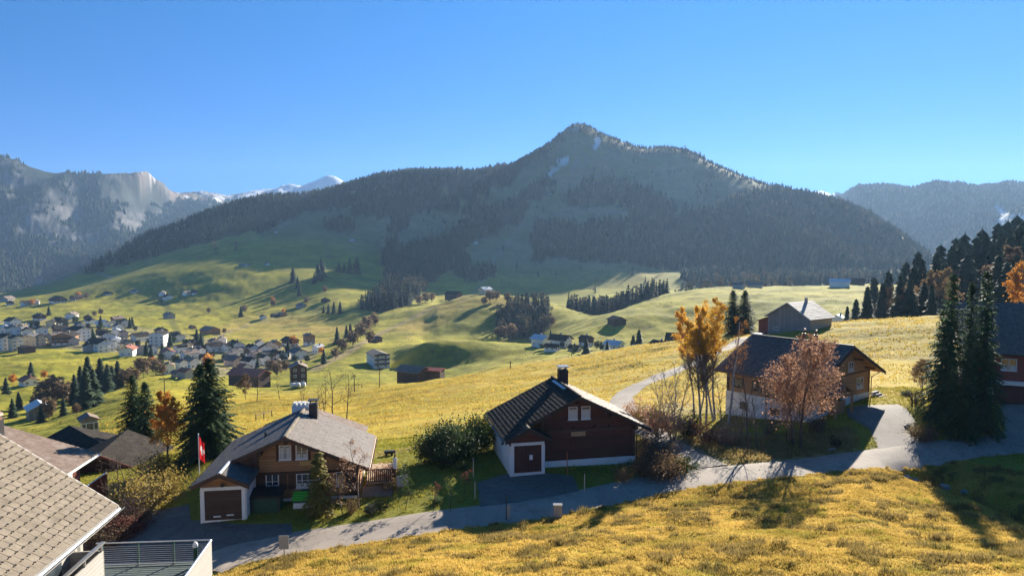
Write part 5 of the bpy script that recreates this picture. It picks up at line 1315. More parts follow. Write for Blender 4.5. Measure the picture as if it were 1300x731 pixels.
pa.f += [(3,2,1,0), (4,5,6,7), (0,1,5,4), (1,2,6,5), (2,3,7,6), (3,0,4,7)]; pa.m += [0]*6
pao = pa.build('parapet', M_wood_white, te)
MB().tube([a + Vector((0, .05, 1.08)), b + Vector((0, 0, 1.08))], .06, 6).build('handrail', M_metal, pao)
MB().tube([rl(tc1 + Vector((-.55, -.4, 0)), .002), rl(tc1 + Vector((-.55, -.4, 0)), .95)], .10, 10).build('lamp_post', M_greenpaint, te)
MB().tube([rl(tc1 + Vector((-.55, -.4, 0)), .952), rl(tc1 + Vector((-.55, -.4, 0)), 1.1), rl(tc1 + Vector((-.55, -.4, 0)), 1.2)], [.12, .12, .05], 10).build('lamp_head', M_white2, te)
# ------------------------------------------------------------------ generic gabled house (x across the gable, y along the ridge)
WALLS = {'white': M_white, 'cream': M_cream, 'pink': M_pink, 'grey': M_greywall, 'brown': M_wood_brown, 'wood': M_wood_warm, 'red': M_wood_red, 'greywood': M_wood_grey}
ROOFS = {'dark': M_tile_dark, 'grey': M_tile_grey, 'brown': M_tile_brown, 'pale': M_tile_pale, 'slate': M_tile_blue, 'light': M_rooflight, 'rust': M_rust_roof, 'red': pm('red_clay_tiles', (.30, .10, .06), .75, .3, 2, .2)}
far_win = {}
def farwin(parent, x, y, z, w, h, face):
    key = (w, h)
    if key not in far_win:
        f = MB().box(-w/2, w/2, -.05, -.004, 0, h, 0); f.box(-w/2 + .12, -.06, -.07, -.051, .12, h - .12, 1); f.box(.06, w/2 - .12, -.07, -.051, .12, h - .12, 1)
        far_win[key] = f.mesh('window', [M_white2, M_glass])
    o = link('window', far_win[key], parent); o.location = (x, y, z); o.rotation_euler = (0, 0, {'-y': 0, '-x': -math.pi/2, '+x': math.pi/2}[face])
def gabled(name, label, cat, loc, rz, W, L, hw, k, wall, roof, group=None, windows=True, balc=False, chim=True, base=None, over=.7, found=3.0, gap=None):
    t = thing(name, label, cat, tuple(loc), rz, group); zr = hw + k * W / 2
    b0 = -found if base is None else base[0]
    MB().prism([(-W/2, b0), (W/2, b0), (W/2, hw), (0, zr - .05), (-W/2, hw)], 1, 0, L).build('wall', wall, t)
    if base is not None: MB().box(-W/2 - .05, W/2 + .05, -.05, L + .05, -found, base[0] - .003).build('base_wall', base[1], t)
    e = W/2 + over; r = MB(); th = .22; z0 = zr + .15; z1 = z0 - k * e
    r.prism([(-e, z1), (0, z0), (e, z1), (e, z1 - th), (0, z0 - th), (-e, z1 - th)], 1, -over, L + over)
    r.build('roof', roof, t)
    if chim: MB().box(W*.14, W*.14 + .7, L*.55, L*.55 + .7, zr - k * W * .3, zr + .9).build('chimney', M_concrete, t)
    ns = max(1, int(hw / 2.6))
    if windows:
        nx = max(2, int(W / 3.2))
        for s in range(ns):
            for i in range(nx): farwin(t, -W/2 + W * (i + .5) / nx, 0, .9 + 2.6 * s, 1.3, 1.25, '-y')
            ny = max(2, int(L / 3.6)); sd = 1 if rz > 0 else -1     # the long side turned to the viewer
            for i in range(ny): farwin(t, -sd * W/2, L * (i + .5) / ny, .9 + 2.6 * s, 1.3, 1.25, '-x' if sd > 0 else '+x')
        if zr - hw > 1.8: farwin(t, 0, 0, hw + .25, 1.3, 1.25, '-y')
    if balc:
        for s in range(1, ns + 1):
            z = 2.6 * s - .25
            if z > hw + .4: break
            MB().box(-W/2 + .2, W/2 - .2, -1.2, -.06, z, z + .15).box(-W/2 + .2, W/2 - .2, -1.2, -1.1, z + .152, z + 1.0).build('balcony', M_wood_brown if balc == 'wood' else M_white2, t)
    return t
# ------------------------------------------------------------------ village and scattered farm buildings, one thing each
ORD = ['first', 'second', 'third', 'fourth', 'fifth', 'sixth', 'seventh', 'eighth', 'ninth', 'tenth', 'eleventh', 'twelfth', 'thirteenth', 'fourteenth', 'fifteenth']
ROOFW = {'dark': 'dark', 'grey': 'grey', 'brown': 'brown', 'pale': 'pale', 'slate': 'slate', 'light': 'light', 'rust': 'rusty', 'red': 'red'}
WALLW = {'white': 'white', 'cream': 'cream', 'pink': 'pale pink', 'grey': 'grey', 'brown': 'dark wooden', 'wood': 'brown wooden', 'red': 'reddish wooden', 'greywood': 'grey wooden'}
STW = {1: 'low', 2: 'two-storey', 3: 'three-storey', 4: 'four-storey', 5: 'five-storey'}
def ordinal(i, n):
    return 'leftmost' if i == 0 else ('rightmost' if i == n - 1 else ORD[i] + ' from left')
vil_spots = []
def row(where, grp, cat, ym, yx, items, noun='house'):
    items = sorted(items); n = len(items)
    for i, it in enumerate(items):
        (u, v, wpx, st, rot, wl, rf) = it[:7]; bal = it[7] if len(it) > 7 else False
        p = hit(u, v, ym, yx); a = abs(R(rot)); Wm = wpx / F * p.y; W = Wm / (math.cos(a) + 1.25 * math.sin(a)); W = max(W * 1.12, 3.5); L = W * 1.25
        hw = 2.35 * st if st > 0 else 2.0
        nm = {'house': 'village_house', 'barn': 'barn', 'hut': 'alpine_hut'}[noun]
        k = .55 if st < 3 else .42
        z = p.z - .2
        # the pixel is the middle of the visible base: move back so that the nearest corner stands there
        q = Vector((p.x, p.y + math.sin(a) * W * .4, z))
        lab = f"{STW.get(st, 'low')} {WALLW[wl]} {noun} with {ROOFW[rf]} roof, {ordinal(i, n)} {where}"
        gabled(nm, lab, cat, q, R(rot), W, L, hw, k, WALLS[wl], ROOFS[rf], grp, windows=(wpx >= 12 and noun == 'house'), balc=bal, chim=(noun == 'house'), over=1.1 if W > 7 else .5,
               base=((2.2, M_white) if (wl in ('brown', 'wood') and noun == 'house') else None))
        vil_spots.append((q.x, q.y, W))
row('in the far left hamlet', 'hamlet at the far left foot of the slope', 'house', 700, 1300, [
    (12, 388, 11, 2, 40, 'brown', 'brown'), (27, 389, 13, 2, -30, 'white', 'dark'), (44, 387, 10, 2, 30, 'white', 'brown'), (74, 385, 22, 2, 50, 'brown', 'dark'), (91, 382, 12, 2, -20, 'wood', 'dark'), (5, 383, 9, 2, 0, 'grey', 'brown')])
row('on the slope above the village', 'farmhouses on the slope above the village', 'house', 550, 1300, [
    (138, 375, 13, 1, 55, 'brown', 'dark'), (173, 372, 12, 1, 60, 'white', 'grey'), (205, 376, 9, 2, 20, 'white', 'pale'), (214, 381, 13, 2, 50, 'white', 'dark'), (233, 376, 10, 2, -30, 'white', 'brown'), (247, 374, 9, 2, 40, 'brown', 'dark'), (216, 405, 14, 2, 50, 'grey', 'slate')])
row("along the village's upper edge", 'houses along the upper edge of the village', 'house', 430, 760, [
    (5, 423, 16, 2, 40, 'white', 'light'), (17, 413, 18, 2, 60, 'white', 'dark'), (35, 417, 12, 2, -40, 'white', 'dark'), (50, 407, 16, 2, 50, 'brown', 'dark'), (63, 415, 12, 2, 20, 'cream', 'dark'), (77, 413, 17, 2, 60, 'brown', 'dark'), (88, 405, 13, 2, 15, 'white', 'brown'),
    (101, 419, 14, 2, 45, 'white', 'grey'), (117, 413, 13, 2, 60, 'white', 'dark'), (133, 416, 16, 2, 60, 'white', 'light'), (142, 410, 12, 2, -30, 'wood', 'brown'), (27, 422, 13, 2, 30, 'white', 'brown'), (110, 408, 11, 2, 30, 'brown', 'dark'), (150, 420, 12, 2, 50, 'white', 'grey'), (159, 414, 14, 2, 40, 'white', 'dark')])
row('in the middle of the village', 'houses in the middle of the village', 'house', 420, 640, [
    (16, 427, 20, 3, 45, 'white', 'grey'), (34, 426, 15, 2, 40, 'white', 'dark'), (52, 428, 17, 3, 40, 'white', 'dark'), (68, 424, 15, 2, -30, 'brown', 'dark'), (86, 426, 14, 2, 50, 'brown', 'brown'), (103, 434, 25, 4, 62, 'white', 'dark'), (122, 428, 13, 2, -40, 'brown', 'dark'), (134, 432, 18, 2, 55, 'white', 'dark'), (147, 427, 13, 2, 30, 'white', 'light'), (168, 434, 18, 2, -30, 'white', 'dark'), (183, 433, 13, 2, 30, 'cream', 'dark'),
    (206, 426, 15, 2, 50, 'brown', 'dark'), (214, 431, 12, 2, -40, 'white', 'dark'), (157, 429, 12, 2, 40, 'pink', 'brown'), (227, 434, 18, 2, 40, 'white', 'dark')])
row('above the front green field', 'village houses in front above the green field', 'house', 380, 560, [
    (8, 445, 24, 4, 55, 'white', 'dark'), (20, 446, 18, 4, 50, 'cream', 'dark', 'white'), (33, 441, 24, 3, 20, 'cream', 'grey'), (50, 439, 14, 3, 30, 'cream', 'dark'), (62, 437, 15, 3, -30, 'cream', 'brown', 'white'), (77, 439, 25, 3, 15, 'wood', 'dark', 'wood'), (92, 439, 16, 2, 40, 'pink', 'brown'), (112, 447, 12, 2, 50, 'grey', 'dark'), (131, 448, 30, 3, 60, 'white', 'dark', 'white'), (146, 443, 14, 3, 30, 'white', 'light', 'white'),
    (161, 443, 18, 2, 60, 'cream', 'grey'), (159, 452, 18, 2, 15, 'white', 'pink' if False else 'red'), (176, 451, 16, 2, 40, 'grey', 'slate')])
row('around the big white gable', 'houses around the big white gable', 'house', 380, 540, [
    (198, 440, 19, 4, 12, 'white', 'dark', 'white'), (193, 450, 15, 2, 50, 'white', 'grey'), (213, 456, 19, 2, 35, 'white', 'red', 'white'), (231, 458, 19, 2, -35, 'white', 'brown', 'white'), (246, 443, 17, 2, 50, 'brown', 'dark'), (246, 454, 15, 2, 50, 'grey', 'slate'), (263, 447, 18, 2, -40, 'white', 'dark'), (272, 441, 14, 2, 40, 'pink', 'brown'), (281, 438, 13, 2, 20, 'white', 'pale'), (237, 447, 14, 2, 20, 'cream', 'dark'), (255, 453, 15, 2, 50, 'white', 'brown'), (222, 449, 14, 2, -30, 'white', 'dark'), (284, 447, 14, 2, -30, 'white', 'dark')])
row("at the village's right end", 'houses at the right end of the village', 'house', 330, 560, [
    (301, 446, 23, 2, 40, 'white', 'dark', 'wood'), (293, 455, 15, 2, -30, 'white', 'grey'), (322, 449, 16, 2, 50, 'white', 'dark'), (338, 451, 24, 2, 15, 'white', 'dark', 'wood'), (351, 444, 16, 2, 40, 'wood', 'brown'), (351, 456, 14, 2, 40, 'brown', 'dark'), (372, 440, 20, 2, 50, 'brown', 'dark'), (394, 438, 15, 3, 35, 'wood', 'grey'), (381, 456, 21, 2, 40, 'white', 'grey'), (365, 450, 14, 2, -30, 'brown', 'dark'), (399, 449, 12, 2, -30, 'white', 'light'), (311, 453, 15, 2, 50, 'brown', 'brown'), (330, 443, 13, 2, 30, 'white', 'brown'), (360, 458, 14, 2, 40, 'white', 'dark')])
row('above the rusty-roofed barn', 'houses between the village and the rusty-roofed barn', 'house', 300, 520, [
    (301, 466, 22, 2, 60, 'pink', 'slate'), (321, 468, 21, 2, 55, 'white', 'dark'), (318, 457, 14, 2, -40, 'pink', 'brown'), (312, 476, 16, 2, 50, 'white', 'red'), (246, 468, 18, 2, 55, 'white', 'pale'), (214, 475, 15, 2, 30, 'white', 'brown'), (227, 479, 12, 1, 60, 'grey', 'slate'), (338, 463, 14, 2, 40, 'white', 'dark'), (262, 463, 16, 2, 30, 'white', 'dark'), (285, 459, 15, 2, -30, 'cream', 'grey'), (352, 468, 14, 2, 30, 'pink', 'brown'), (232, 470, 14, 2, 50, 'white', 'grey')])
def single(u, v, wpx, st, rot, wl, rf, lab, noun='barn', ym=0, yx=2000, cat=None, bal=False, Y=None, lr=1.25, k=.5, win=False, hw=None, chim=False):
    p = hit(u, v, ym, yx) if Y is None else at(u, Y)
    a = abs(R(rot)); W = wpx / F * p.y / (math.cos(a) + lr * math.sin(a)); L = W * lr
    q = Vector((p.x, p.y + math.sin(a) * W * .4, p.z - .2))
    return gabled({'barn': 'barn', 'house': 'farmhouse', 'hut': 'hut', 'shed': 'shed', 'hotel': 'guest_house'}[noun], lab, cat or noun, q, R(rot), W, L, hw or 2.6 * st, k, WALLS[wl] if isinstance(wl, str) else wl, ROOFS[rf], None, windows=win, balc=bal, chim=chim, over=.7 if W > 6 else .35)
single(35, 449, 21, 1, 60, 'brown', 'dark', 'flat dark timber barn at the near left edge of the village', ym=380, hw=4.2, k=.2)
single(245, 418, 10, 1, 50, 'wood', 'brown', 'small lone brown shed on the slope between village and pasture', 'shed', 500, 900, hw=2.6)
single(270, 425, 26, 1, 55, 'wood', 'brown', 'long brown barn with reddish roof at the top of the village', 'barn', 450, 800, hw=4)
for u, v, w_, rt, wl, rf, lab in ((335, 405, 10, 40, 'white', 'dark', 'leftmost of three huts on the brown pasture'), (345, 403, 10, -30, 'brown', 'dark', 'middle hut of three on the brown pasture'), (360, 402, 12, 50, 'wood', 'brown', 'rightmost brown hut of three on the brown pasture, under a pale tree'),
                                  (385, 391, 14, 55, 'grey', 'slate', 'bluish barn above the brown pasture beside a bare tree'), (414, 384, 14, 25, 'brown', 'dark', 'dark farmhouse at the edge of the mountain shadow'),
                                  (481, 435, 18, 62, 'brown', 'slate', 'dark barn casting a long shadow on the bright meadow'), (340, 337, 9, 40, 'white', 'grey', 'small white hut high on the shaded slope'), (313, 339, 14, 60, 'grey', 'pale', 'long grey stable high on the sunlit slope'), (351, 296, 6, 40, 'white', 'light', 'tiny white hut below the ridge forest'),
                                  (450, 307, 9, 50, 'grey', 'light', 'small pale-roofed hut on the shaded alp'), (419, 327, 9, 50, 'wood', 'brown', 'small brown hut in the middle of the shaded slope'), (606, 310, 6, 40, 'white', 'light', 'tiny bright hut above the gully forest'), (700, 248, 6, 40, 'grey', 'light', 'tiny hut high below the summit')):
    single(u, v, w_, 1, rt, wl, rf, lab, 'hut' if 'hut' in lab else ('house' if 'farmhouse' in lab else 'barn'), 300, 2300, hw=3.0 if w_ > 9 else 2.4)
single(611, 374, 17, 2, -50, 'cream', 'light', 'farmhouse with sunlit roof crowning the hill in front of the mountain shadow', 'house', 500, 760, win=True, chim=True)
single(583, 373, 22, 1, 65, 'brown', 'dark', 'long dark barn left of the hilltop farmhouse', 'barn', 500, 760, hw=3.2)
single(484, 468, 34, 3, 28, 'white', 'pale', 'white guest house with balconies and pale roof at the foot of the hillock', 'hotel', 300, 470, cat='guest house', bal='wood', lr=1.6, win=True, k=.34)
single(333, 494, 54, 1, 68, 'brown', 'rust', 'long barn with rusty red roof at the lower end of the village', 'barn', 280, 420, hw=5.5, k=.55, lr=2.2)
single(379, 489, 27, 3, 22, 'brown', 'brown', 'dark brown chalet with white-framed windows beside the rusty-roofed barn', 'house', 260, 420, win=True, chim=True)
single(239, 481, 21, 1, 60, 'grey', 'red', 'bluish shed with reddish roof below the village meadow', 'shed', 280, 460, hw=3.6)
pq_ = at(537, 238); single(537, 0, 42, 1, 60, 'brown', 'brown', 'brown barn sunk behind the meadow crest, only its roof showing', 'barn', Y=238, hw=5.3, k=.42, lr=1.4)
single(561, 0, 30, 1, 72, 'brown', 'rust', 'dark red-roofed shed adjoining the sunken barn', 'shed', Y=240, hw=5.8, k=.3, lr=1.8)
row('behind the near meadow crest', 'houses in the hollow behind the meadow crest', 'house', 300, 480, [
    (694, 440, 22, 2, 45, 'white', 'light'), (722, 441, 26, 2, 55, 'white', 'dark'), (750, 440, 17, 2, 40, 'brown', 'dark'), (736, 447, 16, 1, 55, 'grey', 'dark'), (708, 446, 18, 1, 60, 'brown', 'dark')])
single(788, 414, 22, 1, 18, 'brown', 'dark', 'dark gabled hay barn on the right-hand green hill', 'barn', 380, 520, hw=4)
for u, Y, w_, st, rt, wl, rf, lab in ((789, 330, 26, 2, 50, 'white', 'light', 'white house with pale roof peeping over the crest beside dark firs'), (849, 335, 30, 2, 35, 'white', 'dark', 'dark-roofed house peeping over the golden crest left of the birches'), (826, 318, 28, 1, 60, 'brown', 'light', 'shed with sunlit white roof tucked behind the golden crest'),
                                      (895, 345, 54, 1, 70, 'brown', 'dark', 'long dark barn roof behind the golden birches'), (955, 400, 17, 2, 50, 'grey', 'dark', 'grey house right of the paired dark firs'), (1046, 300, 18, 2, 50, 'white', 'dark', 'dark-roofed house behind the grey hay barn'), (1063, 320, 22, 2, -35, 'white', 'light', 'white house with bright roof right of the grey hay barn'), (1052, 290, 12, 1, 50, 'brown', 'brown', 'low brown shed behind the grey hay barn')):
    single(u, 0, w_, st, rt, wl, rf, lab, 'house' if 'house' in lab else ('shed' if 'shed' in lab else 'barn'), Y=Y, hw=3.2 if st == 1 else 5.4, chim=st > 1, win=st > 1)
single(945, 367, 16, 2, 50, 'grey', 'grey', 'grey farmhouse on the far edge of the right meadow', 'house', 480, 700, hw=4)
single(970, 366, 22, 1, 68, 'cream', 'pale', 'long low pale barn on the far edge of the right meadow', 'barn', 480, 700, hw=3)
single(1081, 364, 27, 1, 62, 'white', 'light', 'white barn with shining roof at the far end of the right meadow', 'barn', 460, 680, hw=4, lr=1.6)
single(1100, 362, 22, 1, 66, 'brown', 'dark', 'dark shed behind the white barn with shining roof', 'shed', 460, 690, hw=3.4)
# ------------------------------------------------------------------ buildings below the left garden
def oriented(name, lab, cat, A, s_out, ry, L, Wd, kk, ground_z, tm, wl, tile, fas):
    """house whose eave corner A is its far outer roof corner; the eave runs towards the viewer"""
    u_ = Vector((-ry, -1, 0)).normalized(); v_ = Vector((-u_.y, u_.x, 0)) * -1
    t = thing(name, lab, cat, (A.x, A.y, ground_z), math.atan2(u_.y, u_.x) - math.pi / 2)
    ze = A.z - ground_z                      # local y runs towards the viewer, local +x into the house
    r = MB(); r.slab((0, 0, ze), (0, L, ze), (Wd, L, ze + kk*Wd), (Wd, 0, ze + kk*Wd), .16, 1)
    r.tiles((0, 0, ze + .005), (0, 1, 0), (1, 0, kk), L, math.hypot(Wd, kk*Wd), tile[0], tile[1], .035, 0, seed=51)
    r.slab((Wd, 0, ze + kk*Wd), (Wd, L, ze + kk*Wd), (2*Wd, L, ze), (2*Wd, 0, ze), .16, 1)
    r.build('roof', [tm, fas], t)
    MB().prism([(.9, -3), (2*Wd - .9, -3), (2*Wd - .9, ze + .2), (Wd, ze + kk*Wd - .3), (.9, ze + .2)], 1, .9, L - .9).build('wall', wl, t)
    gutter(t, 0, ze - .02, 0, L, -1, M_white2, .09)
    return t, ze
# ------------------------------------------------------------------ trees and shrubs that can be told apart
sp_a = spruce_meshes(14.5, 3.1, 1, per=8); sp_b = spruce_meshes(14.0, 2.9, 2, per=8); sp_c = spruce_meshes(10.0, 3.5, 3, dz=.27, per=9); sp_d = spruce_meshes(9.5, 3.1, 5, dz=.28, per=9)
SPM = [spruce_mid(i, .25, 15, 8) for i in range(4)]; SPN = [spruce_mid(20 + i, .185, 20, 8) for i in range(3)]
def spr(u, v, hpx, lab, meshes, h0, Y=None, ym=0, yx=2000, grp=None, w=1.0):
    p = hit(u, v, ym, yx) if Y is None else at(u, Y)
    h = px_h(p, hpx); s = h / h0; p.z -= .1
    return plant('spruce_tree', meshes, p, lab, 'spruce', rng.uniform(0, 6), (s * w, s * w, s), grp)
# the tall group on the right
for u, Y, top, m, h0, w, lab in ((1203, 58.5, 341, sp_a, 14.5, .80, 'tall spruce with sunlit left edge, left one of the right-hand group'), (1228, 60.5, 352, sp_b, 14.0, .72, 'dark middle spruce of the tall right-hand group'), (1246, 58.0, 337, sp_a, 14.5, .78, 'tallest spruce, right one of the right-hand group'), (1194, 61.0, 388, sp_d, 9.5, .7, 'shorter spruce behind the left flank of the right-hand group'), (1226, 56.8, 412, sp_b, 14.0, .8, 'lower spruce in front of the tall right-hand group')):
    p = at(u, Y); vb = proj(*p)[1]; spr(u, 0, (vb - top), lab, m, h0, Y=Y, w=w)
p = at(268, 57); spr(268, 0, proj(*p)[1] - 449, 'large dark spruce with yellow-tipped branches behind the flagpole', sp_c, 10.0, Y=57, w=1.12)
spr(256, 0, 118, 'lower dark spruce pressed against the left of the flagpole spruce', sp_d, 9.5, Y=60, w=1.0)
spr(170, 562, 90, 'left of two dark spruces beside the orange-leaved tree', sp_c, 10.0, ym=60, w=.9); spr(186, 563, 82, 'right of two dark spruces beside the orange-leaved tree', sp_d, 9.5, ym=60, w=.95)
for u, Y, top, lab in ((930, 158, 369, 'left of the paired dark firs on the crest behind the birches'), (945, 156, 369, 'right of the paired dark firs on the crest behind the birches')):
    p = at(u, Y); spr(u, 0, proj(*p)[1] - top + 2, lab, sp_c, 10.0, Y=Y, w=1.05)
yt = spruce_meshes(4.0, 1.25, 9, dz=.22, needles=M_needle_olive, per=8); p = at(405, 43.6); plant('young_spruce', yt, p, 'young yellow-green spruce in front of the honey-brown log chalet', 'young tree', 0, px_h(p, 80) / 4.0)
# right-hand stand on the slope
def ordin(i, n):
    return ORD[i] + ' from the left' if i < 14 else (ORD[n - 1 - i] + ' from the right' if n - 1 - i < 14 else ORD[i - 14] + ' in the middle')
RS = [(1075, 388, 30, 250, 'n'), (1100, 362, 52, 215, 'n'), (1119, 358, 55, 205, 'n'), (1142, 352, 62, 190, 'n'), (1132, 372, 40, 215, 'n'), (1158, 335, 70, 215, 'w'), (1168, 328, 78, 220, 'n'), (1154, 362, 55, 185, 'w'), (1178, 345, 70, 200, 'n'), (1186, 320, 80, 215, 'n'), (1196, 330, 70, 225, 'w'), (1205, 312, 75, 235, 'n'), (1216, 305, 90, 235, 'n'), (1226, 318, 80, 220, 'w'), (1236, 300, 90, 240, 'n'), (1248, 296, 95, 235, 'n'), (1258, 306, 85, 225, 'w'), (1268, 290, 95, 240, 'n'), (1279, 298, 90, 225, 'n'), (1290, 284, 100, 235, 'w'), (1300, 292, 100, 225, 'n'), (1310, 280, 100, 240, 'n'), (1266, 332, 80, 180, 'w'), (1325, 290, 100, 220, 'n'), (1086, 378, 36, 240, 'w'), (1108, 350, 50, 265, 'w'), (1126, 342, 55, 270, 'n'), (1148, 330, 55, 275, 'w'), (1163, 318, 60, 280, 'n'), (1191, 308, 60, 285, 'w'), (1210, 300, 60, 290, 'n'), (1221, 294, 60, 280, 'w'), (1243, 288, 60, 290, 'w'), (1263, 282, 60, 285, 'n'), (1275, 278, 60, 275, 'w'), (1286, 272, 60, 290, 'n'), (1296, 276, 60, 280, 'w'), (1172, 356, 50, 190, 'w'), (1182, 368, 45, 175, 'n'), (1276, 330, 60, 170, 'w'), (1288, 322, 60, 175, 'n')]
for i, (u, top, hp, Y, kd) in enumerate(sorted(RS)):
    p = at(u, Y); h = (proj(*p)[1] - top) / F * Y; h = max(h, hp / F * Y)
    m = (SPN if kd == 'n' else SPM)[i % 3]
    plant('spruce_tree', m, p, f"{'slender' if kd == 'n' else 'broad'} spruce, {ordin(i, len(RS))} in the stand on the right slope", 'spruce', i * 1.3, (h * 1.4, h * 1.4, h), 'spruces in the stand on the right slope')
# leafless grey and brown broadleaf trees of that stand
bare_a = decid_meshes(8, 11, nb=10); bare_b = decid_meshes(8, 12, nb=9, spread=.5); bare_c = decid_meshes(8, 13, nb=9, stems=3, spread=.38)
grey_a = decid_meshes(8, 14, nb=10, spread=.45, leaf=M_brownleaf, leafn=5, leafs=.14, twig=M_twig_pale); grey_b = decid_meshes(8, 15, nb=10, spread=.5, leaf=M_tan, leafn=4, leafs=.14)
org_a = decid_meshes(8, 16, nb=10, spread=.48, leaf=M_orange, leafn=7, leafs=.12)
def dec(u, v, hpx, m, lab, Y=None, ym=0, yx=2000, cat='tree', name='bare_tree', grp=None, w=1.0, h0=8.0):
    p = hit(u, v, ym, yx) if Y is None else at(u, Y); s = px_h(p, hpx) / h0
    return plant(name, m, p, lab, cat, rng.uniform(0, 6), (s * w, s * w, s), grp)
for u, Y, hp, m, lab in ((1128, 205, 45, grey_a, 'leafless brownish tree between the first spruces of the right slope'), (1190, 195, 60, grey_b, 'pale leafless tree rising among the spruces on the right slope'), (1204, 225, 62, grey_a, 'broad grey leafless tree left of the tall spruce tops'), (1150, 188, 40, grey_b, 'tan leafless tree at the edge of the right slope stand'), (1280, 190, 75, grey_a, 'grey leafless tree behind the red shingled house')):
    dec(0 + u, 0, hp, m, lab, Y=Y, w=.95)
dec(1301, 0, 78, org_a, 'orange autumn tree above the dark roof at the right edge', Y=120, name='autumn_tree', w=.8); dec(1172, 505, 45, grey_b, 'leafless bush-like tree left of the tall right-hand spruces', ym=50, yx=95, w=1.1)
# tree beside the road with copper leaves, birches, slender bare trees
cop = decid_meshes(8.6, 31, nb=13, spread=.46, first=.16, leaf=M_rust, leafn=3, leafs=.07, stems=3, twr=.012, up=.75, twig=M_twig)
p = at(1013, 56.5); plant('copper_tree', cop, p, 'multi-stemmed tree with copper-brown leaves standing beside the road', 'tree', .4, px_h(p, 138) / 8.6)
bir_a = decid_meshes(12, 33, nb=20, spread=.21, first=.28, leaf=M_gold, leafn=1, leafs=.062, lz=(.60, 1.1), lean=.05, cloud=(.58, 1.0, .85, 2200), bark=M_birch, twig=M_twig, up=1.1, stems=2)
bir_b = decid_meshes(12, 34, nb=20, spread=.20, first=.32, leaf=M_gold, leafn=1, leafs=.062, lz=(.58, 1.1), lean=.05, cloud=(.60, 1.0, .75, 1800), bark=M_birch, up=1.1, stems=2)
bir_c = decid_meshes(12, 35, nb=10, spread=.24, first=.3, leaf=M_orange, leafn=1, leafs=.05, lz=(.5, 1.1), bark=M_birch, up=1.0)
for u, Y, top, m, lab in ((893, 66, 379, bir_a, 'tallest birch with golden crown above bare pale stems'), (908, 68, 383, bir_b, 'golden-crowned birch just right of the tallest birch'), (884, 70, 392, bir_b, 'golden-crowned birch just left of the tallest birch'), (924, 66, 402, bir_c, 'thin orange-leaved birch at the right of the golden group')):
    p = at(u, Y); plant('birch_tree', m, p, lab, 'birch', u * .7, px_h(p, proj(*p)[1] - top) / 12.0)
bir_n = decid_meshes(10, 36, nb=12, spread=.24, first=.2, bark=M_birch, twig=M_twig_pale, up=1.1, stems=3, twr=.010)
for u, Y, hp, m, h0, lab in ((858, 66, 88, bir_n, 10, 'leafless pale many-stemmed birch left of the golden birches'), (842, 68, 70, bir_n, 10, 'smaller leafless birch beside the gravel road'), (950, 55.5, 105, bare_b, 8, 'slender bare tree casting a forked shadow on the road'), (962, 56.5, 80, bare_a, 8, 'second slender bare tree right of the forked-shadow tree'), (918, 60, 75, bare_a, 8, 'small bare tree at the corner of the white basement'), (936, 58, 60, bare_c, 8, 'thin bare many-stemmed tree before the white basement'), (1003, 57, 60, bare_c, 8, 'low bare tree at the foot of the copper-leaved tree')):
    p = at(u, Y); plant('bare_tree', m, p, lab, 'tree', u, px_h(p, hp) / h0)
# left garden and behind the log chalet
orl = decid_meshes(7, 41, nb=10, spread=.4, leaf=M_orange, leafn=6, leafs=.085, lz=(.35, 1.1), twr=.012)
p = at(213, 58); plant('autumn_tree', orl, p, 'thin orange-leaved tree left of the flagpole spruce', 'tree', 1, px_h(p, 95) / 7)
for u, Y, hp, m, lab in ((152, 47, 78, bare_b, 'pale leafless tree above the hedge left of the yard'), (166, 48, 70, bare_a, 'slim leafless tree right of the pale one above the hedge'), (140, 46, 52, bare_c, 'low leafless fruit tree over the red board fence'), (182, 50, 66, bare_c, 'leafless many-stemmed tree at the golden hedge')):
    p = at(u, Y); plant('bare_tree', m, p, lab, 'fruit tree', u, px_h(p, hp) / 8)
for u, Y, hp, m, lab in ((424, 100, 68, bare_b, 'broad bare tree on the meadow right of the pale flue pots'), (440, 104, 60, bare_a, 'bare tree just right of the broad bare tree on the meadow'), (409, 108, 50, bare_c, 'small bare tree left of the broad bare tree on the meadow'), (326, 155, 42, bare_b, 'spreading bare tree below the rusty-roofed barn'), (355, 160, 32, bare_a, 'small bare tree below the dark brown chalet'), (312, 170, 30, grey_a, 'brownish bare tree left of the spreading bare tree'), (384, 150, 26, bare_c, 'low bare bush-tree in front of the wrapped bales')):
    p = at(u, Y); plant('bare_tree', m, p, lab, 'tree', u, px_h(p, hp) / 8)
# gardens: shrubs and hedges
sh_g = shrub_meshes(3.4, 4.6, 51, M_pine, 6500, .10, 30); sh_b = shrub_meshes(1.6, 2.4, 52, M_brownleaf, 1500, .07, 18); sh_t = shrub_meshes(1.0, 1.4, 53, M_tan, 900, .05, 14); sh_w = shrub_meshes(2.4, 2.6, 54, M_wine, 1500, .075, 16); sh_d = shrub_meshes(2.6, 2.0, 55, M_dkgreen, 1500, .08, 14)
sh_y = shrub_meshes(2.0, 2.6, 56, M_yellow, 1900, .075, 18); sh_n = shrub_meshes(2.0, 2.4, 57, M_twig, 260, .04, 34); sh_gr = shrub_meshes(1.2, 1.8, 58, M_green, 1200, .07, 12); sh_r = shrub_meshes(2.8, 2.4, 59, M_rust, 1100, .08, 18)
def shrub(u, Y, sc, m, lab, name='shrub', cat='shrub', zs=1.0):
    p = at(u, Y); return plant(name, m, p, lab, cat, u * 1.7, (sc, sc, sc * zs), None, ('stems', 'foliage'))
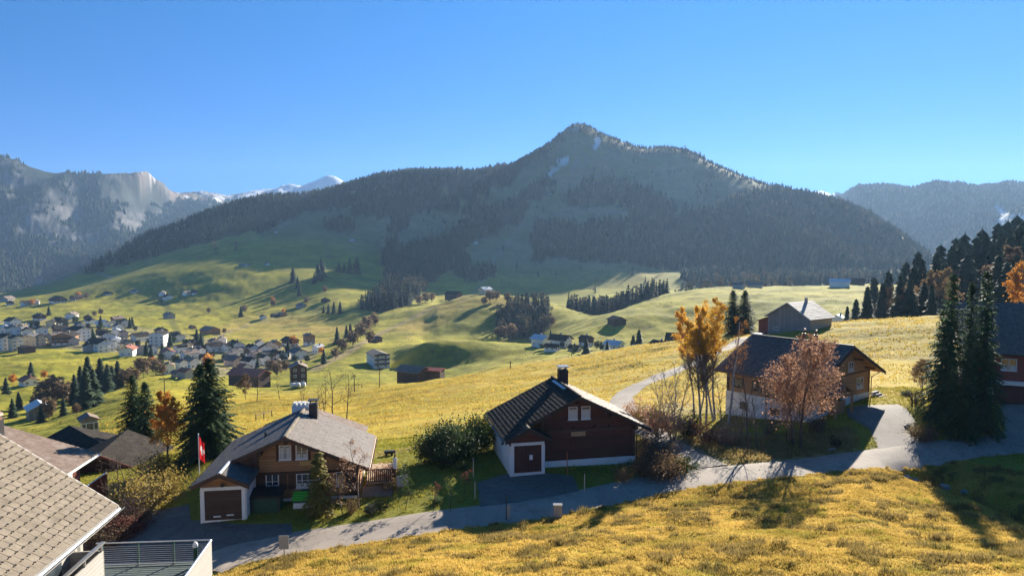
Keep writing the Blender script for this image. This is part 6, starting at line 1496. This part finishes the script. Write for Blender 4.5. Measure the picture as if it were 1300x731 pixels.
shrub(574, 53.0, .86, sh_g, 'large rounded dark green pine bush left of the brown chalet'); shrub(550, 54.5, .7, sh_g, 'green pine bush forming the left end of the big bush group'); shrub(602, 56.5, .78, sh_g, 'green pine bush behind the big rounded one, beside the brown chalet'); shrub(588, 51.5, .55, sh_gr, 'small green bush at the right foot of the big pine bush')
for u, Y, s, m, lab, zs in ((790, 48.7, 1.0, sh_t, 'small tan tuft-like shrub at the right corner of the brown chalet lawn', 1), (823, 50.2, 1.15, sh_b, 'withered brown shrub right of the brown chalet, beside the road', .9), (838, 49.4, 1.25, sh_b, 'broad withered shrub with dark shade on the road verge', .9), (856, 50.6, 1.0, sh_t, 'tan shrub next to the green verge below the birches', 1.3), (872, 50.8, .95, sh_gr, 'round dark green shrub on the verge below the birches', 1), (828, 53.5, 1.3, sh_b, 'withered shrub higher up beside the right eave of the brown chalet', 1), (850, 53.8, 1.2, sh_n, 'twiggy leafless shrub in the middle of the verge slope', .8),
                            (810, 66, 1.0, sh_r, 'rust-leaved shrub at the bend of the gravel road', 1), (824, 65, 1.1, sh_y, 'yellowish shrub beside the rust-leaved one', .9), (836, 61, 1.1, sh_r, 'rust-leaved shrub below the small leafless birch', 1), (855, 60, 1.1, sh_r, 'rust-red shrub at the foot of the pale leafless birch', 1), (878, 60.5, .95, sh_d, 'upright dark green yew under the birches', 1.1), (893, 58.5, 1.05, sh_w, 'round wine-red bush under the golden birches', .9), (870, 62, 1.0, sh_n, 'twiggy shrub behind the dark green yew', 1), (915, 58, .9, sh_n, 'twiggy shrub right of the wine-red bush', 1), (925, 57.5, 1.0, sh_n, 'tall twiggy hedge plant before the white basement', 1.3), (1040, 60, .8, sh_b, 'withered shrub under the copper-leaved tree', 1), (1060, 56, .4, sh_d, 'tiny dark shrub on the verge near the patched driveway', 1), (975, 60.5, 1.0, sh_n, 'twiggy hedge plant along the white basement', 1),
                            (1168, 57.5, .8, sh_y, 'yellow-brown shrub at the left foot of the tall spruces', .8), (1180, 56.8, .9, sh_b, 'brown shrub below the tall right-hand spruces', .8), (1160, 66, 1.0, sh_n, 'twiggy shrub at the top of the patched driveway', .8), (1150, 70, .8, sh_gr, 'low green shrub behind the larch chalet steps', .5), (1240, 46.5, .5, sh_y, 'yellow tuft on the brook bank', .9), (1270, 45.5, .45, sh_t, 'tan tuft on the shaded brook bank', .9),
                            (190, 46.5, 1.2, sh_y, 'golden hedge bush above the gravel drive', 1), (203, 48.5, 1.1, sh_y, 'golden hedge bush nearest the orange-leaved tree', 1), (176, 45.5, 1.15, sh_n, 'grey twiggy hedge bush left of the golden hedge', 1), (158, 43.5, 1.2, sh_n, 'grey twiggy hedge bush over the gravel drive', 1), (146, 41.5, 1.0, sh_w, 'wine-red low bush at the hedge foot', .55), (164, 42.2, .9, sh_w, 'second wine-red low bush right of the first', .5), (134, 40.2, 1.0, sh_b, 'brown bush next to the near slate roof corner', .7), (183, 43.8, .8, sh_b, 'brown hedge bush at the lawn corner', .8), (200, 55, 1.2, sh_y, 'golden bush on the bank below the dark spruces', .8), (218, 53, .8, sh_gr, 'green bush at the foot of the flagpole spruce', .8),
                            (497, 47.5, .85, sh_t, 'rusty tan shrub beside the wooden deck', 1.2), (487, 49, .75, sh_r, 'reddish shrub behind the tan one beside the deck', .8), (552, 45.2, .62, sh_gr, 'low dark shrub on the staked-sapling lawn', .6), (470, 43.5, .5, sh_d, 'row-end low shrub on the lawn edge by the road', .6), (484, 44, .5, sh_d, 'low dark shrub in the middle of the lawn edge', .6), (446, 43.6, .8, sh_t, 'bushy yellow shrub right of the young spruce', 1.3)):
    shrub(u, Y, s, m, lab, zs=zs)
cor = decid_meshes(4, 61, nb=9, spread=.45, leaf=M_rust, leafn=1, leafs=.05, twr=.012); p = at(456, 44.4); plant('bare_tree', cor, p, 'small reddish bare tree at the deck corner of the log chalet', 'tree', 1, px_h(p, 82) / 4); p = at(436, 43.4); plant('small_tree', decid_meshes(3, 62, nb=8, spread=.4, leaf=M_tan, leafn=3, leafs=.05, twr=.012), p, 'small tan-leaved tree right of the young spruce', 'tree', 1, px_h(p, 52) / 3)
# staked saplings on the lawn
sap = decid_meshes(2.2, 63, nb=6, spread=.35, first=.55, leaf=M_green, leafn=2, leafs=.06, twr=.012, depth=2); sapr = decid_meshes(2.2, 64, nb=6, spread=.35, first=.55, leaf=M_wine, leafn=2, leafs=.06, twr=.012, depth=2)
for u, v, hp, m, lab in ((514, 648, 44, sap, 'leftmost staked sapling on the lawn by the grey sign'), (522, 635, 50, sap, 'tall staked sapling just behind the grey sign'), (551, 646, 40, sapr, 'reddish staked sapling in the middle of the lawn'), (571, 650, 42, sap, 'green-topped staked sapling nearest the brown chalet driveway'), (590, 628, 34, sapr, 'small sapling under the shade of the pine bush')):
    p = hit(u, v, 40, 60); plant('sapling', m, p, lab, 'sapling', u, px_h(p, hp) / 2.2)
# mid-distance conifers, one thing each
def mid(where, grp, lst, ym, yx, cat='conifer'):
    lst = sorted(lst)
    for i, (u, v, hp) in enumerate(lst):
        p = hit(u, v, ym, yx); h = px_h(p, hp); m = SPM[i % 4]
        plant('conifer_tree', m, p, f"dark conifer, {ordinal(i, len(lst))} {where}", cat, i, (h * rng.uniform(1.15, 1.5),) * 2 + (h,), grp)
mid('in the row below the green village field', 'conifers below the village field', [(95, 513, 40), (103, 508, 46), (110, 520, 58), (112, 500, 50), (119, 514, 48), (128, 497, 45), (137, 498, 38), (150, 492, 36), (143, 495, 32), (81, 527, 24)], 150, 420)
mid('in the hollow at the far left', 'conifers in the hollow at the far left', [(40, 488, 30), (8, 500, 22), (24, 518, 22), (16, 530, 26), (52, 536, 22)], 120, 420)
mid('among the village houses', 'conifers among the village houses', [(128, 416, 16), (165, 416, 14), (168, 414, 13), (118, 432, 16), (186, 452, 20), (192, 455, 18), (216, 440, 18), (250, 438, 22), (256, 446, 24), (296, 452, 18), (327, 472, 18), (366, 452, 20), (62, 400, 12), (40, 418, 12), (206, 448, 14), (101, 412, 12)][:15], 300, 760)
mid('along the stream below the gully forest', 'conifers along the stream', [(428, 437, 23), (445, 432, 22), (440, 428, 16), (411, 462, 20), (452, 427, 14), (417, 398, 13), (424, 397, 15), (432, 398, 16), (411, 397, 10), (462, 424, 14)], 300, 900)
mid('on the shaded slope above the pasture', 'conifers on the shaded slope', [(372, 358, 20), (378, 366, 16), (380, 375, 14), (404, 356, 22), (409, 352, 26), (444, 347, 20), (453, 347, 22), (430, 345, 14), (437, 346, 12), (306, 402, 14), (399, 360, 14)], 500, 1200)
mid('on the wooded shoulder of the farm hill', 'conifers on the farm hill', [(648, 390, 14), (669, 388, 18), (688, 392, 16), (642, 400, 14), (658, 402, 16), (676, 402, 16), (699, 430, 12)], 450, 760)
for u, Y, top, lab in ((771, 315, 432, 'pointed dark fir between the hollow houses and the crest'), (811, 322, 417, 'pair-topped dark fir left of the dark-roofed house'), (804, 326, 424, 'lower dark fir beside the pair-topped one'), (860, 330, 428, 'small dark fir behind the golden birches'), (744, 345, 428, 'small fir between the hollow houses'), (866, 332, 430, 'tiny fir right of the small one behind the birches')):
    p = at(u, Y); h = (proj(*p)[1] - top) / F * Y; plant('conifer_tree', SPM[int(u) % 4], p, lab, 'conifer', u, (h * 1.5, h * 1.5, h))
# autumn broadleaf trees in the distance
RB = []
for i in range(4):
    tv, tf = low_round(70 + i, 190)
    for nm_, mt_ in (('b', M_brownleaf), ('o', M_orange), ('g', M_dkgreen)): RB.append((nm_, np_mesh('autumn_crown', tv, tf, mt_)))
RBd = {k_: [m for n_, m in RB if n_ == k_] for k_ in 'bog'}
def midd(where, grp, lst, ym, yx, kd='b', noun='brown leafless tree'):
    lst = sorted(lst)
    for i, (u, v, hp) in enumerate(lst):
        p = hit(u, v, ym, yx); h = px_h(p, hp)
        plant_one('broadleaf_tree', RBd[kd][i % 4], p, f"{noun}, {ordinal(i, len(lst))} {where}", 'tree', i * 1.1, (h * 1.15, h * 1.15, h), grp)
midd('in the hollow left of the conifer row', 'brown trees in the left hollow', [(58, 515, 34), (68, 510, 36), (78, 515, 34), (50, 522, 26), (86, 512, 26), (62, 530, 28), (97, 527, 16)], 120, 420)
midd('along the lower edge of the village', 'brown trees along the lower edge of the village', [(160, 492, 26), (170, 488, 24), (182, 480, 28), (198, 476, 22), (138, 492, 28), (190, 470, 16), (352, 478, 20), (362, 474, 18), (344, 474, 20), (330, 482, 16), (206, 478, 18), (176, 470, 16)], 200, 520)
midd('glowing in the valley', 'orange trees in the valley', [(56, 481, 12), (17, 488, 14), (372, 439, 14), (193, 462, 10), (264, 470, 22), (70, 512, 12), (305, 452, 10), (408, 450, 10), (346, 384, 8), (41, 388, 9), (360, 398, 7), (100, 378, 8)], 120, 1000, 'o', 'small orange autumn tree')
midd('along the stream and the wooded gully mouth', 'brown trees along the stream', [(435, 448, 20), (448, 440, 22), (458, 430, 22), (466, 424, 24), (426, 456, 16), (475, 416, 20), (540, 386, 16), (548, 384, 14), (532, 388, 14), (470, 436, 18)], 300, 800)
midd('at the foot of the wooded farm hill', 'brown trees at the foot of the farm hill', [(650, 432, 22), (640, 430, 18), (662, 428, 16), (632, 428, 14), (690, 420, 18), (700, 416, 16), (622, 384, 16), (630, 382, 14), (615, 388, 12), (644, 384, 14)], 380, 760)
midd('in the gardens behind the meadow crest', 'dark garden trees behind the meadow crest', [(765, 447, 14), (730, 448, 10), (758, 444, 12), (688, 444, 8), (714, 442, 9)], 280, 500, 'g', 'dark rounded garden tree')
midd('on the open slope above the village', 'lone brown trees on the slope', [(347, 390, 10), (389, 386, 10), (412, 372, 10), (310, 398, 12), (265, 398, 8), (110, 380, 9), (120, 402, 8), (128, 400, 9), (285, 424, 8)], 450, 1100)
midd('among the upper village houses', 'garden trees of the upper village', [(25, 420, 9), (47, 416, 10), (70, 420, 9), (84, 417, 10), (96, 411, 11), (112, 419, 9), (126, 421, 9), (150, 415, 10), (172, 421, 8), (10, 430, 9)], 400, 700, 'g', 'dark rounded tree')
midd('among the middle village houses', 'garden trees of the middle village', [(43, 434, 10), (72, 431, 9), (94, 432, 10), (116, 439, 11), (127, 438, 9), (152, 436, 10), (175, 441, 10), (189, 438, 9), (219, 437, 12), (236, 441, 12), (255, 436, 11)], 380, 640, 'g', 'dark bushy tree')
midd('along the lower village houses', 'garden trees of the lower village', [(205, 459, 12), (223, 462, 13), (238, 462, 12), (256, 460, 12), (286, 462, 14), (308, 458, 11), (330, 459, 13), (344, 458, 11), (359, 459, 12), (374, 461, 11), (390, 461, 11), (270, 455, 10), (204, 466, 12)], 320, 540, 'g', 'dark garden tree')
# ------------------------------------------------------------------ buildings below the left garden
A2 = Vector((-29.8, 48.5, -14.75))
t, ze = oriented('brown_roof_house', 'house with brown speckled tile roof and broad chimney behind the near slate roof', 'house', A2, 1, -.14, 15, 7.5, .36, -20.5, M_tile_brown, M_brickred, (.36, .34), M_fascia_pale)
cv = at(20, 46); chimney(t, 5.4, 3.0, ze + 1.2, ze + 3.3, 1.15, 1.15, M_dkmetal, M_copper, 'barrel')
window(t, .9, 5.2, ze - 1.5, 1.1, 1.2, 2, 1, face='-x')
for y in (2.4, 6.6): MB().box(.70, .89, y, y + .9, ze - 2.6, ze - .2).build('white_post', M_white2, t)
def place_gable(name, lab, cat, u, Y, ztop, rz, W, L, hw, k, wall, roof, **kw):
    p = at(u, Y); base = ztop - hw - k * W / 2
    return gabled(name, lab, cat, Vector((p.x, p.y, base)), R(rz), W, L, hw, k, wall, roof, windows=False, **kw)
e1 = ray(104, 549)[1] * 82; h1 = place_gable('dark_house', 'dark house with black roof below the small grey shed', 'house', 124, 78, e1, 48, 8.5, 9.5, 4.2, .42, M_wood_brown, M_tile_dark, found=4, over=.9, chim=False); farwin(h1, 0, 0, 3.2, 1.2, 1.2, '-y'); farwin(h1, -2.4, 0, .8, 1.2, 1.2, '-y')
e2 = ray(131, 572)[1] * 63; h2 = place_gable('red_trimmed_house', 'dark gabled house with red trim beside the red board fence', 'house', 128, 62, e2, 14, 7.6, 7.5, 3.2, .48, M_wood_brown, M_tile_dark, found=4, over=.8, chim=False); farwin(h2, -.6, 0, 1.6, 1.3, 1.2, '-y')
barge(h2, [(-4.6, 3.2 - .48 * .8 + .18), (0, 3.2 + .48 * 3.8 + .2), (4.6, 3.2 - .48 * .8 + .18)], -.82, dp=.2, mat=M_brickred)
single(112, 553, 27, 1, 40, 'greywood', 'brown', 'small grey shed with brown roof on the meadow edge above the dark house', 'shed', 85, 140, hw=2.6, win=True)
single(48, 533, 40, 1, 42, 'greywood', 'light', 'grey barn with pale sunlit roof in the left hollow', 'barn', 120, 260, hw=3.4)
single(36, 490, 26, 1, 50, 'white', 'red', 'white cottage with dark red roof beside a lone fir', 'house', 200, 420, hw=2.8, win=True, chim=True)
single(214, 0, 26, 1, 40, 'brown', 'dark', 'dark barn roof between the two groups of spruces', 'barn', Y=92, hw=2.8)
# red board fence
fp = [hit(u, v, 40, 70) for u, v in ((108, 618), (128, 610), (140, 606))]
fe = thing('board_fence', 'red-brown board fence with pale top rail below the near slate roof', 'fence', tuple(at(112, 47)))
a = at(108, 46.5) - fe.location; b = at(136, 50.5) - fe.location; fb_ = MB(); n = 34
for i in range(n):
    p = a + (b - a) * (i / (n - 1)); fb_.box(p.x - .075, p.x + .075, p.y - .015, p.y + .015, min(a.z, b.z) - 1, p.z + 1.9)
fb_.build('boards', M_wood_red, fe)
MB().tube([a + Vector((0, -.05, 1.95)), b + Vector((0, -.05, 1.95))], .05, 5).build('top_rail', M_white2, fe)
# ------------------------------------------------------------------ flagpole
p = at(253, 52); fl = thing('flagpole', 'white flagpole with limp red flag between the flagpole spruce and log chalet', 'flagpole', tuple(p))
fl['label'] = 'white pole carrying a limp red flag between large spruce and log chalet'
hp_ = px_h(p, proj(*p)[1] - 550); MB().tube([(0, 0, -.3), (0, 0, hp_)], [.05, .03], 8).tube([(0, 0, hp_), (0, 0, hp_ + .10)], [.06, .03], 8).build('pole', M_white2, fl)
V, Fc = [], []; nu, nv = 10, 16; fh = 1.75
for j in range(nv + 1):
    for i in range(nu + 1):
        s = i / nu; q = j / nv
        x = .05 + (.38 + .1 * q) * s * (1 + .0); y = .09 * math.sin(s * 9 + q * 2) * (.4 + s); z = hp_ - .15 - fh * q - .55 * s * (1 - q * .3) + .05 * math.sin(7 * s)
        V.append((x, y, z))
for j in range(nv):
    for i in range(nu): Fc.append((j*(nu+1)+i, j*(nu+1)+i+1, (j+1)*(nu+1)+i+1, (j+1)*(nu+1)+i))
mi = [1 if ((4 <= i <= 5 and 4 <= j <= 10) or (2 <= i <= 7 and 6 <= j <= 8)) else 0 for j in range(nv) for i in range(nu)]
link('flag', np_mesh('flag', V, Fc, [M_red_flag, M_white_cloth], smooth=True, mi=mi), fl)
# ------------------------------------------------------------------ bins and chests in front of the log chalet
def local(root, rot, x, y, z=0): c, s = math.cos(rot), math.sin(rot); return Vector((root.x + c*x - s*y, root.y + s*x + c*y, root.z + z))
q = local(rootL, R(8.1), -1.15, -1.25); b1 = thing('storage_chest', 'dark green storage chest with sloping lid beside the white-framed garage', 'chest', tuple(q), R(8.1))
MB().box(-.95, .95, -.55, .55, -.2, .95).build('body', M_greenpaint, b1)
MB().prism([(-.62, .955), (.62, .955), (.62, 1.35), (-.62, 1.1)], 0, -1.0, 1.0).build('lid', M_dkgreen if False else M_black, b1); MB().box(-.9, -.78, -.58, -.553, .1, .9).box(.78, .9, -.58, -.553, .1, .9).build('strap', M_dkmetal, b1)
q = local(rootL, R(8.1), 1.35, -1.1); b2 = thing('garden_bench_chest', 'white garden chest with bright green slatted lid under the windows', 'chest', tuple(q), R(8.1))
MB().box(-.78, .78, -.4, .4, .05, .42).build('body', M_white2, b2); lm = MB()
for i in range(4): lm.box(-.86, .86, -.46 + .22 * i, -.27 + .22 * i, .60 + .09 * i, .70 + .09 * i)
lm.build('lid', M_greenlid, b2); MB().box(-.72, .72, -.36, .36, .423, .595).build('inner_box', M_greenpaint, b2)
# ------------------------------------------------------------------ wooden deck right of the log chalet
q = local(rootL, R(8.1), 5.1, 1.2); dk = thing('wooden_deck', 'pale wooden deck with dark railing at the right side of the log chalet', 'deck', tuple(q), R(8.1))
MB().box(0, 2.0, 0, 4.2, .55, .70).build('floor', M_wood_cream, dk); ps = MB()
for x, y in ((.06, .06), (1.9, .06), (1.9, 4.1)): MB().box(x, x + .1, y, y + .1, -1.5, 1.72 if x > 1 else .55).build('post', M_beam, dk)
rl2 = MB().box(0, 2.05, -.03, .03, 1.55, 1.63).box(0, 2.05, -.03, .03, .72, .78)
for i in range(14): rl2.box(.05 + .14 * i, .12 + .14 * i, -.02, .02, .70, 1.56)
rl2.box(1.98, 2.04, 0, 4.2, 1.55, 1.63).box(1.98, 2.04, 0, 4.2, .72, .78)
for i in range(20): rl2.box(1.99, 2.03, .1 + .2 * i, .17 + .2 * i, .70, 1.56)
rl2.build('railing', M_beam, dk)
MB().slab((-.2, -2.0, -.35), (1.9, -2.6, -.35), (1.9, -.3, .5), (-.2, -.2, .5), .08).build('ramp_roof', M_tile_pale, dk)
pw = local(rootL, R(8.1), 7.2, 1.3); pl_ = thing('power_pole', 'short pole with white meter boxes at the deck corner', 'pole', tuple(pw)); MB().tube([(0, 0, -1), (0, 0, 2.6)], .06, 6).build('post', M_beam, pl_); MB().box(-.14, .14, -.14, -.065, 1.6, 2.4).build('meter_box', M_white2, pl_)
# ------------------------------------------------------------------ signs, markers, posts
def post_thing(name, lab, cat, u, v, hpx, build, ym=30, yx=75, rz=0.0, group=None):
    p = hit(u, v, ym, yx); t = thing(name, lab, cat, tuple(p), rz, group); build(t, px_h(p, hpx)); return t
def road_sign(w, h, m):
    def f(t, H):
        MB().tube([(0, 0, -.2), (0, 0, H)], .03, 6).build('post', M_metal, t); MB().box(-w/2, w/2, -.05, -.032, H - h, H + .02).build('panel', m, t)
    return f
post_thing('road_sign', 'back of a grey square sign on a post beside the yard entrance', 'sign', 361, 708, 30, road_sign(.55, .75, M_greywall))
post_thing('garden_sign', 'tilted grey information board on the sapling lawn', 'sign', 511, 626, 24, road_sign(.85, .75, M_greywall), rz=.5)
def marker(m1, m2=None):
    def f(t, H):
        MB().tube([(0, 0, -.2), (0, 0, H)], .04, 6).build('stake', m1, t)
        if m2: MB().tube([(0, 0, H * .72), (0, 0, H * .98)], .045, 6).build('band', m2, t)
    return f
M_stake = pm('pale_stake', (.55, .44, .33), .8, .15, 5, .1); M_redstake = pm('red_stake', (.45, .14, .08), .7, .15, 5, .1)
for u, v, hp, m, lab in ((601, 606, 26, M_stake, 'pale snow stake at the upper left corner of the brown chalet driveway'), (603, 633, 23, M_stake, 'pale snow stake at the lower left corner of the brown chalet driveway'), (720, 602, 29, M_redstake, 'reddish snow stake on the lawn before the dark boarded wall'), (742, 624, 24, M_stake, 'pale snow stake at the lower right of the driveway'), (199, 643, 17, M_stake, 'pale wooden stake at the lawn corner by the hedge')):
    post_thing('snow_stake', lab, 'stake', u, v, hp, marker(m))
def hydrant(t, H):
    MB().box(-.10, .10, -.10, .10, -.2, H * .62).build('base', M_concrete, t); MB().tube([(-.16, 0, -.1), (-.16, 0, H)], .035, 6).build('pipe', M_dkmetal, t)
post_thing('water_post', 'slim grey post with a thin pipe at the road edge below the driveway', 'post', 646, 660, 34, hydrant)
def cabinet(t, H): MB().box(-.26, .26, -.16, .16, -.3, H).build('body', M_concrete, t); MB().box(-.29, .29, -.19, .19, H + .002, H + .06).build('cap', M_metal, t)
post_thing('cable_cabinet', 'grey concrete cable cabinet at the grass edge of the road', 'cabinet', 708, 657, 17, cabinet)
# small cart on the path, stone edging
p = hit(494, 578, 45, 80); ct = thing('hand_cart', 'small dark cart standing on the path behind the log chalet', 'cart', tuple(p), .2, None, .5)
MB().prism([(-.75, .38), (.75, .38), (.85, .85), (-.85, .85)], 1, -.35, .35).build('tub', M_dkmetal, ct)
for sx in (-.45, .45):
    for sy in (-.4, .36): MB().prism([(sx + .2*math.cos(a_*math.pi/6), .2 + .2*math.sin(a_*math.pi/6)) for a_ in range(12)], 1, sy, sy + .06).build('wheel', M_black, ct)
MB().tube([(.8, 0, .45), (1.5, 0, .8)], .025, 5).build('handle', M_dkmetal, ct)
# wrapped bales beside the dark brown chalet
for i, (u, v) in enumerate(((372, 494), (378, 494), (385, 493))):
    p = hit(u, v, 260, 420); bt = MB(); bt.tube([(-.9, 0, .85), (-.75, 0, .85), (.75, 0, .85), (.9, 0, .85)], [.6, .85, .85, .6], 14)
    bt.tube([(-.9, 1.9, .85), (-.75, 1.9, .85), (.75, 1.9, .85), (.9, 1.9, .85)], [.6, .85, .85, .6], 14) if False else None
    tag(bt.build('silage_bale', M_white2, None, True, tuple(p)), f"white wrapped bale, {('leftmost', 'middle one', 'rightmost')[i]} of three before the dark brown chalet", 'bale', 'white wrapped silage bales')
# fences: posts across the meadow, the wooden rail fence behind the log chalet
fr_ = thing('rail_fence', 'low wooden rail fence on the meadow behind the left slope of the log chalet', 'fence', tuple(hit(325, 535, 60, 130)))
pts = [hit(u, v, 60, 130) - fr_.location for u, v in ((325, 534), (335, 531), (345, 528))]
for q in pts: MB().box(q.x - .06, q.x + .06, q.y - .06, q.y + .06, q.z - .2, q.z + 1.0).build('post', M_beam, fr_)
MB().tube([pts[0] + Vector((0, 0, .85)), pts[1] + Vector((0, 0, .85)), pts[2] + Vector((0, 0, .85))], .05, 5).build('rail', M_beam, fr_)
# power poles in the valley
for i, (u, v, hp, lab) in enumerate(((482, 491, 26, 'wooden power pole in front of the white guest house'), (648, 468, 10, 'short wooden pole at the edge of the mown slope'), (726, 452, 10, 'thin pole on the golden crest below the hollow houses'), (450, 497, 22, 'wooden power pole left of the white guest house'), (209, 500, 22, 'thin pole on the meadow between the spruces'))):
    p = hit(u, v, 120, 420); H = px_h(p, hp); t = thing('utility_pole', lab, 'pole', tuple(p), 0, 'wooden poles across the valley'); MB().tube([(0, 0, -.3), (0, 0, H)], [.14, .10], 6).build('pole', M_beam, t); MB().box(-.6, .6, -.06, .06, H - .5, H - .38).build('crossarm', M_beam, t)
# parked car by the grey hay barn
def car(lab, loc, rz, mat, sc=1.0):
    t = thing('parked_car', lab, 'car', tuple(loc), rz, 'cars parked by the barn and at the yards', sc)
    pr_ = [(-2.05, .35), (2.05, .32), (2.1, .62), (1.95, .82), (1.15, .92), (.55, 1.38), (-1.1, 1.42), (-1.75, 1.0), (-2.1, .9), (-2.12, .5)]
    MB().prism(pr_, 1, -.84, .84).build('body', mat, t)
    MB().prism([(1.05, .93), (.52, 1.33), (-1.05, 1.36), (-1.55, 1.0)], 1, -.855, .855).build('window', M_glass, t)
    for x in (-1.3, 1.3):
        for y in (-.87, .67): MB().prism([(x + .33*math.cos(a_*math.pi/8), .33 + .33*math.sin(a_*math.pi/8)) for a_ in range(16)], 1, y, y + .2).build('wheel', M_black, t)
    return t
M_car1 = pm('silver_car_paint', (.45, .47, .5), .3, .05, 3, 0, spec=.6, metal=.4); M_car2 = pm('white_car_paint', (.7, .7, .7), .3, .05, 3, 0, spec=.6)
pcar = at(964, 131); car('silver car parked at the corner of the grey hay barn', pcar, .9, M_car1)
# stones at the brook and round the gardens
sm = []
for i in range(3):
    bm = bmesh.new(); bmesh.ops.create_icosphere(bm, subdivisions=2, radius=1)
    for v in bm.verts: v.co *= 1 + .28 * math.sin(v.co.x * 3 + i) * math.cos(v.co.y * 4 - i) + .12 * random.uniform(-1, 1)
    me = bpy.data.meshes.new('stone'); bm.to_mesh(me); bm.free(); me.materials.append(M_stone); sm.append(me)
for i, (u, v, s, lab) in enumerate(((1150, 606, .35, 'flat stone at the culvert mouth of the brook'), (1162, 609, .28, 'smaller stone beside the brook water'), (1198, 617, .4, 'dark stone in the brook bank'), (1225, 624, .3, 'stone half in shade along the brook'), (1152, 541, .35, 'boulder beside the patched driveway edge'), (1160, 550, .3, 'lower boulder beside the patched driveway'), (1056, 571, .32, 'dark boulder on the verge by the copper-leaved tree'))):
    p = hit(u, v, 35, 75); plant_one('boulder', sm[i % 3], p, lab, 'stone', i, (s, s * .8, s * .6), 'stones by the brook and driveway')
